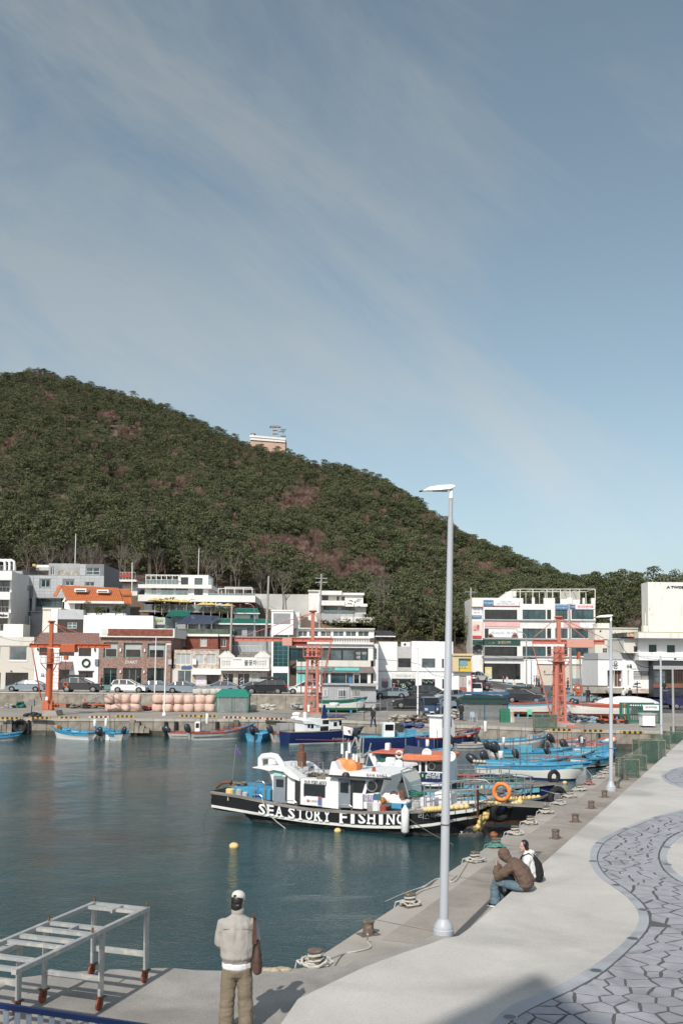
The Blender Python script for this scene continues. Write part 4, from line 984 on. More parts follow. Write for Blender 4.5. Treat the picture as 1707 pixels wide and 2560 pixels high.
SB=mat('blue_sign',(.07,.2,.36),.5);SP=mat('pink_sign',(.72,.42,.39),.6,var=.05);SG=mat('green_black_sign',(.02,.07,.055),.5);SW=mat('white_sign',(.74,.74,.76),.5,var=.03)
b.sign([('OCEAN VIEW',(515,532,672,556)),('SELF RAMEN CAFE',(480,560,708,583))],(434,517,770,600),SW,TXGY,-.05);b.sign('Cheongpung',(302,524,434,594),SB,TXW,-.04,tq=(312,548,425,572));b.box('sign_frame',(300,596,778,606),mat('maroon_trim',(.25,.06,.06),.5),-.12,.1)
b.sign('♡ 바다식당',(318,803,776,872),SP,TXW,-.05,tq=(480,822,612,858));b.sign('두바이 쿠키',(368,902,738,1012),SW,TXGY,-.04,tq=(400,935,708,975));cb=MB()
for x,y,r_ in((392,985,.30),(415,1000,.24),(712,975,.32),(690,1000,.26),(378,1005,.25),(732,1002,.28)):
 xa,za=b.f.p(x,y,-.11);cb.lathe([(r_,0),(r_,-.02)],(xa,-.11,za),10,'y')
cb.build('printed_cookies',mat('cookie_brown',(.30,.17,.12),.7,var=.4,scale=9),b.root)
b.sign([('▦ 팔도어역',(495,1058,655,1095)),('TEL 051 · 123',(315,1075,445,1090))],(160,1045,783,1113),SG,TXGO,-.05)
v=b.box('vertical_sign',(150,525,280,765),SW,.78,.1);b.box('sign_band',(152,528,278,578),SB,.74,.04);b.box('sign_band',(152,722,278,762),SB,.74,.04);b.text('바다식당',(182,538,245,552),TXW,.72);b.text('식당 바다',(178,600,248,625),TXGY,.76);b.text('바다 카페',(178,640,248,660),TXGY,.76);b.text('라면 카페',(178,678,250,695),TXGY,.76);b.text('바다라면',(170,733,258,748),TXW,.72)
v=b.box('vertical_sign',(158,798,280,1025),mat('pale_sign_cream',(.66,.58,.54),.6,col2=(.45,.20,.18),thr=.66,scale=2.5),.78,.1);b.box('sign_band',(160,988,278,1024),mat('red_sign',(.45,.06,.05),.5),.74,.04);b.text('山海',(172,840,250,930),TXR,.75,bold=True)
b.box('vertical_sign',(160,1062,280,1225),mat('food_poster',(.05,.05,.05),.5,col2=(.45,.36,.33),thr=.56,scale=2.2,thrw=.03),.7,.1)
b.sign([('바다 라면 카페 쿠키',(1252,592,1400,605)),('OCEAN VIEW 라면',(1252,618,1400,631))],(1240,582,1412,645),SB,TXW,-.05);b.sign('바다라면카페',(1502,584,1758,640),SW,TXR,-.05,tq=(1530,592,1735,630),bold=True);b.sign('라면',(1436,584,1502,640),mat('deep_blue_sign',(.05,.08,.26),.5),TXW,-.05)
b.box('sign_board',(1350,813,1556,884),SP,-.1,.06);b.box('sign_board',(1558,816,1762,884),SW,-.1,.06);b.box('sign_board',(1240,813,1348,884),SW,-.1,.06);b.text('~ㅡ_',(1460,840,1505,868),TXR,-.12)
b.face((300,1280,822,1562),WHITE,0,9,[(280,1352,785,1560,BFR,DGLASS,3)],down=.5,name='ground_wall');b.box('vending_board',(322,1398,412,1550),mat('yellow_board',(.62,.52,.18),.6,col2=(.6,.6,.6),thr=.52,scale=.9,thrw=.02),-.2,.3)
b.face((822,1290,1000,1645),WHITE2,0,9,down=.5);b.box('ledge',(285,1262,822,1286),TXGY,-.5,.6)
b.face((1000,1290,1870,1640),WHITE2,-.3,9,name='shop_wall',down=.8);b.box('beige_panel',(1000,1368,1760,1640),BEIGE,-.45,.15)
b.box('panel_head',(995,1362,1765,1370),BROWNF,-.55,.25);b.text('STONE 식당',(1095,1488,1222,1505),TXD,-.5);b.boxes('downlight',[(1096,1448,1106,1470),(1203,1450,1214,1472)],BLACKM,-.6,.15)
for(u,v_)in((1455,1590),(1594,1730)):b.box('screen_panel',(u,1435,v_,1560),mat('pale_screen',(.60,.62,.58),.3),-.5,.05)
b.box('banner',(1455,1548,1665,1625),mat('grey_banner',(.25,.25,.28),.6),-.58,.04)
# right white pub and stone house
b=Bld('low_white_restaurant','low white restaurant with black brush lettering, a brown door and a barred window',134,'F',833,1660)
b.face((480,1278,1186,1642),WHITE2,0,9,[(690,1408,788,1622,WFR,BROWNF,2,1,.03,.6),(600,1408,688,1622,WFR,GREYD,1,1,.03,1.0),(853,1410,883,1606,WFR,BLIND),(933,1420,1140,1526,mat('walnut_frame',(.20,.14,.10),.6),BLIND,2,3,.07)]);b.box('plinth',(600,1642,1190,1700),STONEB,-.04,9);b.box('white_pier',(793,1272,833,1692),WHITE2,-.12,.5)
b.text('용',(668,1292,735,1390),TXD,-.05);b.text('수육',(845,1330,912,1390),TXD,-.05,bold=True);b.text('SINCE 1998',(914,1384,1008,1394),TXGY,-.05);b.box('door_notice',(752,1518,770,1545),WFR,.4,.02)
b.face((480,1190,1186,1276),GREYC,.5,8,name='upper_band');b.box('roof_edge',(478,1270,1190,1280),GREYD,-.05,9)
st=MB()
for i in range(6):
 x0,x1,z0,z1=b.rect((560+i*8,1632+i*10,795,1642+i*10),-.3*i);st.box(x0,-.3*i-.3,z0-.1,x1,-.3*i,z1)
st.build('steps',CONC,b.root)
b.box('side_retaining_wall',(255,1612,600,1700),CONC,-.5,.4);b.box('wall_cap',(250,1604,605,1613),BROWNF,-.55,.5)
b=Bld('beige_upper_house','plain beige upper storey block with small dark windows behind the low restaurant',146,'F',480,1270)
b.face((440,870,990,1270),OFFW,0,9,[(540,1128,598,1186,WFR,DGLASS,2,2,.04),(500,898,522,922,BFR,DGLASS)],down=6);b.box('water_tank',(470,805,625,872),OFFW,1,4);b.box('roof_ledge',(436,864,992,874),WHITE,-.2,9);b.boxes('roof_pipe',[(760,1012,790,1020),(540,1012,600,1018)],BLACKM,-.1,.1)
CO=mat('yellow_green_trim',(.45,.45,.12),.5)
b=Bld('coffee_house','large white coffee house with a tall blank tower carrying dark letters',132,'F',1185,1712)
b.face((1118,284,1900,930),WHITE,6,3,name='tower',t=.4);b.text('A TWOSOME PLACE',(1355,332,1860,362),TXD,5.94,depth=.12,bold=True)
for q_ in((1136,622,1142,632),(1155,694,1160,702),(1272,300,1277,306)):b.box('wall_fixing',q_,BLACKM,5.9,.1)
b.face((1000,1000,1900,1198),WHITE2,.4,12,[(1125,1078,1232,1180,WFR,mat('green_glass',(.02,.07,.055),.1),1,1,.04),(1357,1083,1466,1184,WFR,MC.get('green_glass')or DGLASS,1,1,.04),(1590,1085,1700,1186,WFR,DGLASS,1)],name='upper_wall')
b.box('canopy_band',(995,925,1900,1000),WHITE,-1.6,14);b.box('canopy_trim',(995,918,1900,926),CO,-1.62,14);b.box('grey_logo_panel',(808,926,998,985),mat('charcoal_panel',(.07,.07,.075),.6),.2,6)
b.box('logo_picture',(850,938,940,978),mat('logo_picture',(.6,.5,.42),.6,col2=(.5,.15,.06),thr=.55,scale=1.5),.14,.05)
b.face((805,1000,1000,1188),OFFW,1,8,[(932,1098,990,1180,WFR,DGLASS)],name='wing');b.box('band',(1000,1198,1900,1284),WHITE2,-.2,12)
b.box('downlight',(1452,1252,1478,1268),BLACKM,-.3,.1)
b.face((1186,1284,1900,1705),mat('charcoal_shopfront',(.03,.035,.042),.6),-.1,12,[(1192,1405,1345,1575,BFR,GGLASS,2,2),(1350,1405,1460,1575,BFR,DGLASS,3),(1465,1405,1560,1575,BROWNF,DGLASS,3),(1565,1405,1700,1650,BFR,DGLASS,3)],name='shopfront',down=.5)
b.box('grey_fascia',(1186,1352,1900,1398),TXGY,-.2,.1);b.box('timber_counter',(1190,1578,1560,1632),mat('timber_screen',(.22,.09,.05),.6,var=.3,scale=6,stretch=(8,1,.5)),-.2,.1)
ch=MB();x0,x1,z0,z1=b.rect((1060,840,1115,915),5);ch.box(x0,5,z0,x1,6,z1+.02);x0,x1,z0,z1=b.rect((1086,680,1094,842),5.2);ch.box(x0,5.4,z0,x1,5.5,z1);ch.build('chimney',WHITE,b.root)
# ---- second row, up the slope
b=Bld('balcony_apartments','white apartment block with deep balconies at the left edge of the photo',133,'X',0,1100)
b.face((-520,250,150,1080),WHITE,1.3,9,[(-480,365,-180,520,BFR,DGLASS,3),(-140,362,132,522,BFR,DGLASS,3),(-480,620,-180,788,BFR,DGLASS,3),(-140,618,118,790,BFR,DGLASS,3),(-140,860,105,1030,BFR,DGLASS,2)],down=3)
for(y0,y1,x1_)in((245,362,160),(522,618,138),(790,858,118)):b.box('balcony_slab',(-520,y0,x1_,y1),WHITE,-.1,1.5)
b.box('balcony_slab',(-520,1030,105,1100),WHITE,-.1,1.5)
for(y0,y1,x1_)in((455,522,132),(715,788,118),(950,1030,50)):b.rail((-520,y0,x1_,y1),.05,RAILM,14)
b.text('Café Mellow',(-75,806,104,846),TXD,-.14,depth=.05,bold=True)
for i in range(3):
 a=MB();xa,za=b.f.p(-20+i*62,105,2);xb,zb_=b.f.p(35+i*62,240,2);r_=.18
 a.tube([(xa-.8,3,za),(xa+.5,2,za),(xa+.95,2,za-.25),(xa+1.0,2,za-1.0),(xa+1.0,2,zb_)],r_,8);a.build('white_duct',WHITE2,b.root)
b.rail((-200,180,215,245),.6,RAILM,16)
b.box('low_wall',(50,942,305,1110),WHITE,-2.2,3)
b=Bld('grey_panel_block','angular grey block clad in square panels with a glazed terrace, behind the orange roofed house',141,'X',280,1080)
wl_=[(540,358,660,460,WFR,TGLASS,2),(857,380,972,438,WFR,DGLASS,2),(1122,394,1236,446,WFR,DGLASS,2)]
b.face((280,305,1362,600),GREYD,1.0,12,wl_,down=.1);b.panels((440,308,1050,600),8,7,.98,GREYC,wl_);b.panels((1050,308,1360,600),5,7,.98,GREYC,wl_);b.panels((282,308,440,440),2,3,.98,GREYC,[])
w2=[(1130,205,1306,300,WFR,TGLASS,2,2)]
b.face((1045,158,1362,306),GREYD,1.2,10,w2,name='top_block');b.panels((1047,160,1360,306),4,3,1.17,GREYC,w2)
b.face((640,150,1045,306),GREYR,2.2,9,[(662,190,718,300,WFR,DGLASS,2)],name='top_block');b.box('rough_wall',(760,232,1046,325),mat('rough_cream_wall',(.42,.39,.34),.9,var=.3,scale=3,bump=.5),1.5,.3)
b.box('top_block',(475,168,642,240),WHITE,4,5);b.box('yellow_box',(428,156,470,186),mat('yellow_box',(.5,.4,.15),.6),3,.5)
w3=[(202,602,234,702,WFR,DGLASS,2),(185,872,220,942,WFR,TGLASS,2)]
b.face((130,500,330,1110),GREYD,.2,9,w3,down=2,name='front_tower');b.panels((132,502,330,1110),5,15,.17,GREYC,w3)
b.face((150,250,300,500),GREYR,1.6,6,[(282,362,310,432,WFR,BROWNF)],name='stair_wall')
b.face((325,590,806,775),GREYD,1.4,8,[(325,592,420,770,BFR,TGLASS,2,3),(468,595,806,715,BFR,TGLASS,4,3)],name='glazed_terrace');b.box('pier',(422,590,466,775),GREYC,.9,.6);b.box('terrace_slab',(318,772,560,784),GREYR,.6,2)
b.face((400,784,560,1110),GREYR,.9,9,name='lower_wall',down=2)
for x in(312,346,380):xa,za=b.f.p(x,835,-.1);xb,zb_=b.f.p(x,1075,-.1);MB().lathe([(.17,0),(.17,zb_-za)],(xa+.15,-.1,za),12).build('steel_duct',RAILM,b.root)
b.rail((180,440,384,508),.1,TFR,7,glass=CLEARG);b.rail((290,205,640,296),.9,BLACKM,34);b.rail((640,205,756,300),.95,RAILM,8)
b=Bld('orange_roof_house','white house with a bright orange tiled roof, two white roof lights and a planted terrace',133,'A',545,575)
b.face((545,470,690,575),WHITE,0,8,[(657,482,700,540,BFR,DGLASS)],name='wall',down=1);b.face((585,470,1040,572),GREYR,.9,7,[(657,482,715,560,BFR,DGLASS,2),(822,505,960,568,WFR,DGLASS,4)],down=1)
x0,z0=b.f.p(543,465,-.1);x1,z1=b.f.p(583,460,-.1);xg,zg=b.f.p(530,330,4)
MB().prism([(0,b.f.p(545,465,0)[1]-1.5),(8,b.f.p(545,465,0)[1]-1.5),(8,z0),(4,zg-.2),(0,z0)],x0,x0+.3,axis='x').build('gable_wall',WHITE,b.root)
ORT=mat('orange_roof_tile',(.50,.16,.06),.7,var=.2,scale=6,rnd=.15)
def sloped_tiles(bl,P,nu,nv,m,name='roof_tiles'):
 """quad given by four local points (eave l, eave r, ridge r, ridge l), covered with tile humps"""
 a,c,d,e=[Vector(p)for p in P];b_=MB();nn=(c-a).cross(e-a).normalized();nn=nn if nn.z>0 else-nn
 for j in range(nv):
  t0=j/nv;t1=(j+1.1)/nv;l0=a.lerp(e,t0);r0=c.lerp(d,t0);l1=a.lerp(e,t1);r1=c.lerp(d,t1)
  for i in range(nu):
   u0=i/nu;u1=(i+1)/nu;A=l0.lerp(r0,u0);B=l0.lerp(r0,u1);C=l1.lerp(r1,u0);Dd=l1.lerp(r1,u1);m0=(A+B)/2+nn*.11;m1=(C+Dd)/2+nn*.06
   b_.add([A+nn*.05,m0,B+nn*.05,C,m1,Dd],[(0,1,4,3),(1,2,5,4),(0,2,1)])
 b_.add([a,c,d,e,a-nn*.08,c-nn*.08,d-nn*.08,e-nn*.08],[(0,1,2,3),(4,5,6,7),(0,1,5,4),(1,2,6,5),(2,3,7,6),(3,0,4,7)])
 return b_.build(name,m,bl.root,kind='stuff',fix=False)
def fp(bl,x,y,off,z=None):q_=bl.f.p(x,y,off,z);return(q_[0],off,q_[1])
sloped_tiles(b,[fp(b,585,462,-.7),fp(b,1078,478,-.7),fp(b,1038,350,4),fp(b,530,326,4)],30,11,ORT)
sloped_tiles(b,[fp(b,1068,410,1.5),fp(b,1152,410,1.5),fp(b,1140,358,4),fp(b,1042,358,4)],6,4,ORT);sloped_tiles(b,[fp(b,1082,486,-.2),fp(b,1152,488,-.2),fp(b,1145,420,2),fp(b,1062,420,2)],5,5,ORT)
b.boxes('eave_board',[(582,462,1082,482)],WHITE,-.85,.2)
vb=MB();vb.beam(fp(b,480,420,-.5),fp(b,527,328,3.9),.5,.15);vb.build('verge_board',ORT,b.root)
for q_ in((650,352,755,382),(845,362,948,390)):
 o=b.box('roof_light',q_,WHITE,.9,1.6);b.box('pane',(q_[0]+12,q_[1]+14,q_[2]-12,q_[3]-6),DGLASS,.86,.05,parent=o)
b.box('terrace_parapet',(700,568,1092,600),WHITE,-1.5,1.2);b.box('terrace_parapet',(560,535,700,600),GREYC,-.9,.8)
b=Bld('white_annex','white windowless annex with a dark timber panel and one small window below the orange roof',130,'X',560,1060)
b.face((560,750,665,1060),OFFW,.3,7,name='left_wall',down=2);b.face((668,750,755,1060),WHITE2,0,7,name='wall',down=2);b.face((755,755,1092,880),GREYC,.1,7,name='grey_band');b.face((755,875,1092,1100),WOODD,.2,6,[(885,918,1005,998,WFR,TGLASS,2,2)],name='timber_wall',down=2)
b.box('slab',(562,730,806,750),OFFW,.1,6)
b.face((1095,830,2000,1000),WHITE2,-.3,7,name='white_wall',down=2)
b=Bld('grey_sign_cafe','low cafe with lime green lettering on its grey parapet above the brick shop',131,'A',1080,700)
b.face((1080,660,1440,712),WHITE,0,7,[(1083,666,1172,692,BFR,TGLASS,3),(1180,668,1440,700,TFR,TGLASS,6)],down=2);b.box('parapet',(1080,602,1440,664),GREYC,-.3,7.4);b.text('cafe grindabam',(1228,612,1420,648),TXG,-.38,depth=.07,bold=True,shear=.2)
b=Bld('bakery_cafe','low white bakery cafe with a rail top sign in red capitals',162,'A',905,400)
b.face((880,285,1200,400),WHITE,1,8,[(900,300,925,340,BFR,DGLASS),(935,305,1045,345,BFR,DGLASS,4)],down=3);b.box('roof_slab',(880,276,1195,292),WHITE,-.6,8);b.box('brown_fascia',(930,286,1195,306),REDBR,-.3,.3)
b.rail((905,210,1180,276),-.5,WFR,10);b.box('sign_board',(905,212,985,262),SW,-.58,.05);b.text('Tigre',(910,222,975,255),TXGY,-.6);b.text('COFFEE BAKERY',(990,216,1152,236),TXR,-.58,bold=True);b.text('PIZZA BEER',(1015,236,1142,254),TXR,-.58,bold=True)
b=Bld('terrace_cafe','long white hillside cafe on three levels with roof terrace, glass rails and yellow parasols',152,'B',0,545)
b.face((-130,345,420,420),WHITE,0,8,[(-70,345,-30,400,BFR,DGLASS,2),(10,345,118,412,BFR,DGLASS,3),(140,350,245,412,BFR,DGLASS,3),(300,355,375,420,BFR,DGLASS,2)]);b.box('floor_slab',(-190,318,450,350),WHITE,-.8,9);b.box('floor_slab',(-190,410,830,468),WHITE,-1.6,10)
b.face((165,235,422,325),WHITE,.5,6,[(185,255,248,320,BFR,DGLASS,2),(302,262,372,328,BFR,GGLASS)],name='top_room')
b.rail((420,275,448,330),-.6,WFR,3,glass=CLEARG);b.rail((-120,275,165,318),-.7,WFR,9,glass=CLEARG);b.rail((-120,370,245,418),-.9,RAILM,8,glass=CLEARG)
pgm=MB()
for y_ in(-.5,3):
 pgm.beam(fp(b,-120,235,y_),fp(b,165,238,y_),.12)
for x in(-120,-75,-30,15,60,110,163):p_,q_=fp(b,x,235,-.5),fp(b,x,318,-.5);pgm.beam(p_,q_,.1);pgm.beam(p_,(p_[0],3,p_[2]),.08)
pgm.build('terrace_frame',WHITE2,b.root)
b.face((-130,465,650,548),BROWNF,1.2,5,[(-120,470,640,545,BFR,DGLASS,16)],name='lower_storey');b.face((640,465,832,560),REDBR,.3,5,[(685,475,712,525,BFR,DGLASS)],name='brick_end',down=1)
for x in(40,170,305,408,488):b.box('column',(x-5,430,x+5,545),WHITE,-1.5,.3)
b.rail((-130,495,640,545),-1.5,RAILM,24,glass=CLEARG);b.box('terrace_slab',(-180,545,640,560),CONC,-2.2,4)
gh=MB()
for x in(510,572,650,728,805):
 p_,q_=fp(b,x,352,-1),fp(b,x,440,-1);gh.beam(p_,q_,.1);gh.beam((p_[0],-1,p_[2]),(p_[0],3,p_[2]+.1),.07);gh.beam((p_[0],3,p_[2]),(p_[0],3,q_[2]),.08)
gh.beam(fp(b,510,352,-1),fp(b,805,358,-1),.09);gh.beam(fp(b,510,352,3),fp(b,805,358,3),.09);gh.build('pavilion_frame',WHITE2,b.root)
MB().box(fp(b,560,352,-1)[0],-.9,fp(b,560,356,0)[2]+.15,fp(b,800,352,-1)[0],2.9,fp(b,560,356,0)[2]+.25).build('pavilion_roof',mat('white_canvas',(.75,.75,.74),.7),b.root)
b.rail((420,395,830,440),-1.4,RAILM,16,glass=CLEARG)
b=Bld('hillside_house','modern white house with balconies on the slope above the convenience store',158,'B',1290,600)
b.face((1293,372,1400,600),WHITE,0,8,name='wall',down=1);b.box('roof',(1290,366,1405,378),OFFW,-.3,9)
b.face((0,410,185,475),OFFW,.6,7,[(18,414,72,455,BFR,TGLASS,2),(145,420,166,472,BFR,DGLASS)],z=cz);b.box('roof',(-10,372,190,408),WHITE,-.5,8,z=cz);b.box('balcony',(-10,458,215,500),WHITE,-.8,1.5,z=cz)
b.face((185,405,375,490),WHITE,.4,7,[(188,422,216,460,BFR,TGLASS)],z=cz,name='right_wing');b.box('roof',(185,390,385,410),WHITE,-.1,8,z=cz);b.box('balcony',(200,485,412,510),WHITE,-.5,1.4,z=cz)
b.face((0,498,400,590),OFFW,.5,7,[(30,508,150,572,BFR,TGLASS,3),(185,515,300,575,BFR,DGLASS,3)],z=cz,name='ground_floor');b.rail((30,540,300,572),-.1,BLACKM,12,z=cz,glass=CLEARG);b.box('terrace_wall',(-30,572,385,650),TXGY,-1.2,.5,z=cz)
b.box('white_canopy',(180,600,475,650),WHITE,-4,3,z=cz)
b=Bld('green_tiled_house','grey house with low green glazed tile roofs and blue framed doors',137,'B',490,770)
GRT=mat('green_glazed_tile',(.02,.17,.12),.35,var=.25,scale=4)
b.face((400,660,970,775),GREYR,0,8,[(645,710,715,765,mat('blue_door_frame',(.08,.16,.24),.5),DGLASS,2),(760,695,815,772,MC['blue_door_frame'],GGLASS,2),(835,680,960,772,BFR,DGLASS,2)],down=4)
sloped_tiles(b,[fp(b,480,655,-.7),fp(b,980,668,-.7),fp(b,955,620,2.5),fp(b,510,612,2.5)],34,4,GRT);b.box('eave_board',(478,656,982,668),WHITE,-.8,.2)
b.face((650,565,838,625),WHITE,3,4,[(783,580,820,620,WFR,MC['blue_door_frame'])],name='upper_room');sloped_tiles(b,[fp(b,640,565,2.4),fp(b,868,568,2.4),fp(b,850,527,4.5),fp(b,655,525,4.5)],16,4,GRT);b.box('eave_board',(638,565,870,573),WHITE,2.3,.2)
b=Bld('green_roof_porch','small porch with a bright green tiled roof beside the solar panels',137,'B',60,650)
sloped_tiles(b,[fp(b,50,592,-.4),fp(b,240,600,-.4),fp(b,280,548,2),fp(b,95,545,2)],12,4,GRT);b.face((95,600,235,660),GREYR,.5,3,down=4)
b=Bld('solar_roof','tilted array of dark solar panels on a steel frame above the red brick house',133,'B',150,700,cat='solar panels')
pv=mat('solar_cell',(.035,.045,.085),.12,var=.2,scale=2);pe=[fp(b,140,662,0),fp(b,450,660,0),fp(b,520,608,3),fp(b,465,574,5.2),fp(b,270,574,5.2)]
A_,B_,C_,D_=[Vector(p)for p in(fp(b,140,662,0),fp(b,450,661,0),fp(b,522,592,4.4),fp(b,255,576,4.4))]
for i in range(7):
 for j in range(4):
  u0,u1,v0,v1=i/7+.004,(i+1)/7-.004,j/4+.006,(j+1)/4-.006
  P=[A_.lerp(B_,u).lerp(D_.lerp(C_,u),v)for u,v in((u0,v0),(u1,v0),(u1,v1),(u0,v1))];MB().add([tuple(p)for p in P]+[tuple(p-Vector((0,0,.05)))for p in P],[(0,1,2,3),(4,5,6,7),(0,1,5,4),(1,2,6,5),(2,3,7,6),(3,0,4,7)]).build('solar_panel',pv,b.root)
fr_=MB()
for u in(0,.33,.66,1):
 p_=A_.lerp(B_,u);q_=D_.lerp(C_,u);fr_.beam(p_-Vector((0,0,.1)),q_-Vector((0,0,.1)),.08);fr_.beam(p_-Vector((0,0,.1)),p_-Vector((0,0,1.2)),.08);fr_.beam(q_-Vector((0,0,.1)),q_-Vector((0,0,2.5)),.08)
fr_.build('steel_frame',RAILM,b.root)
b.face((225,662,400,706),GREYR,.8,5,[(228,668,305,702,BFR,DGLASS,5)],name='plant_room',down=2)
b=Bld('tiled_cottage','small brown cottage with a dark grey tiled roof and white eave behind the photo shop',140,'C',490,815)
b.face((485,770,612,830),BROWNF,0,5,[(520,778,545,808,BFR,DGLASS)],down=3);sloped_tiles(b,[fp(b,480,766,-.5),fp(b,655,768,-.5),fp(b,620,728,2),fp(b,495,722,2)],14,4,mat('grey_black_tile',(.06,.065,.075),.6,var=.3,scale=5));b.box('eave_board',(478,765,657,774),WHITE,-.6,.2)
# hilltop building
b=Bld('hilltop_building','long pink and cream building with a lattice mast on the wooded ridge',478,'W',240,760)
PK=mat('pink_brick_far',(.50,.34,.26),.8,var=.06,scale=.2)
wn_=[(650,590,775,645,WFR,DGLASS,4,1,.3,.4),(905,615,952,665,WFR,DGLASS,2,1,.3,.4),(1020,628,1075,678,WFR,GGLASS,2,1,.3,.4),(310,560,360,600,WFR,DGLASS,2,1,.3,.4)]
x0,x1,z0,z1=b.rect((255,540,1110,800));b.face((255,530,1110,800),PK,0,12,wn_,down=8,t=.6)
cp=MB();P=[fp(b,x,y,-.6)for x,y in((235,500),(420,505),(1115,568))]
for p_,q_ in zip(P,P[1:]):cp.beam(p_,q_,.6,1.0)
cp.build('cornice',WHITE,b.root);wb=MB()
for p_,q_ in zip([fp(b,x,y,-.3)for x,y in((250,560),(1110,625))],[fp(b,x,y,-.3)for x,y in((1110,625),)]):wb.beam(p_,q_,.6,1.0)
wb.build('white_band',WHITE,b.root);b.box('stair_head',(270,425,345,505),WHITE,2,5);b.box('stair_roof',(262,412,375,428),GREYR,1.5,6);b.box('chimney',(362,468,418,580),PK,-.5,3)
ms=thing('lattice_mast','grey lattice observation mast standing on the hilltop building roof','mast',V(*zp('W',860,525),490));ms.scale=(.7,.7,.6);g=MB()
for x,y in((-2,-1.5),(2,-1.5),(2,1.5),(-2,1.5)):g.beam((x,y,0),(x,y,9),.35)
for z in(3,6):g.box(-2.2,-1.7,z,2.2,1.7,z+.3)
for z in(0,3,6):g.beam((-2,-1.5,z),(2,-1.5,z+3),.2);g.beam((2,-1.5,z),(-2,-1.5,z+3),.2)
g.build('lattice',TXGY,ms);g=MB().box(-4.2,-2,9,4,2,9.8);g.box(-3.4,-2,10,3,2,10.3);g.build('platform',GREYR,ms)
g=MB();g.beam((6,0,-1),(6,0,7),.5);g.box(4,-1,6.6,8,1,7.6);g.box(3,-1,5,7,1,5.4);g.box(4,-1,1,8,1,2);g.build('side_mast',mat('green_grey_metal',(.22,.28,.28),.6),ms)
# retaining walls, hedge, roof shed
def wallthing(name,label,q,D,z,m,dep=.4,down=1,cat='wall'):
 bb=Bld(name,label,D,z,q[0],q[3],cat=cat);bb.face(q,m,0,dep,down=down,t=dep*.5);return bb
wallthing('retaining_wall','long plain pale grey retaining wall below the wood, left of the white hillside house',(830,402,1292,560),160,'B',mat('pale_render',(.48,.47,.44),.85,var=.08,scale=.4))
bb=wallthing('car_park_wall','grey stone block wall with a white rail in front of the upper parked cars',(625,905,975,1000),134,'B',mat('grey_block_wall',(.28,.26,.24),.9,var=.3,scale=4,bump=.6),.5,2);bb.rail((628,850,890,922),.1,WFR,22)
cs=MB().box(0,0,-.5,14,3,0);p=V(*zp('B',630,915),134.5);cs=cs.build('car_park_deck',ASPH);cs.location=p;tag(cs,kind='structure')
# building behind the camera whose roof corner throws the big soft shadow on the promenade
sh=thing('harbour_office','tall plain concrete harbour office standing behind the viewer','building',(-7.2,-10.9,2.1));hgt=25*.869/.9
MB().prism([(0,0),(-16,-18.7),(-16,-36),(2.4,-15)],0,hgt,axis='z').build('wall',CONC,sh);MB().prism([(.3,.3),(-16.4,-19),(-16.4,-36.4),(3,-15.4)],hgt,hgt+.3,axis='z').build('roof_slab',CONC,sh)
# ------------------------------------------------------------ cars
CARG=mat('car_glass',(.012,.014,.016),.05,spec=.9);TYRE=mat('tyre_rubber',(.018,.018,.018),.85);RIM=mat('alloy_rim',(.35,.35,.36),.35,metal=.7)
LAMPM=mat('headlamp_lens',(.55,.56,.58),.1);TAILM=mat('tail_lamp',(.35,.02,.015),.2);PLATE=mat('number_plate',(.7,.7,.68),.5);PLASTIC=mat('black_plastic',(.025,.025,.026),.6)
CARP={}
def carpaint(n,c):return mat('car_paint_'+n,c,.28,var=.02,coat=.6)
def arch(cx,r,n=7):return[(cx+r*math.cos(math.pi-math.pi*i/(n-1)),.32+r*math.sin(math.pi*i/(n-1)))for i in range(n)]
PROF={'sedan':dict(L=4.7,W=1.82,body=[(-2.35,.45),(-2.36,.75),(-2.30,.98),(-1.75,1.04),(1.0,.98),(2.0,.80),(2.32,.62),(2.36,.42)],roof=[(-1.95,1.0),(-1.05,1.38),(-.5,1.44),(.1,1.42),(1.15,.97)],base=.24,wh=.33),'suv':dict(L=4.6,W=1.86,body=[(-2.28,.5),(-2.30,.85),(-2.22,1.1),(-1.6,1.14),(1.0,1.10),(1.95,.98),(2.24,.78),(2.28,.5)],roof=[(-2.16,1.1),(-1.9,1.56),(-1.2,1.66),(.0,1.62),(1.15,1.08)],base=.28,wh=.37),'van':dict(L=4.9,W=1.95,body=[(-2.42,.5),(-2.44,.9),(-2.40,1.1),(-1.6,1.14),(1.2,1.10),(2.1,.95),(2.38,.75),(2.42,.5)],roof=[(-2.34,1.1),(-2.2,1.62),(-1.2,1.74),(.3,1.70),(1.5,1.06)],base=.28,wh=.36),'hatch':dict(L=4.2,W=1.76,body=[(-2.08,.48),(-2.10,.85),(-2.04,1.05),(-1.4,1.10),(.9,1.04),(1.75,.90),(2.06,.7),(2.1,.48)],roof=[(-1.98,1.05),(-1.7,1.5),(-1.0,1.6),(.0,1.55),(1.0,1.02)],base=.28,wh=.35)}
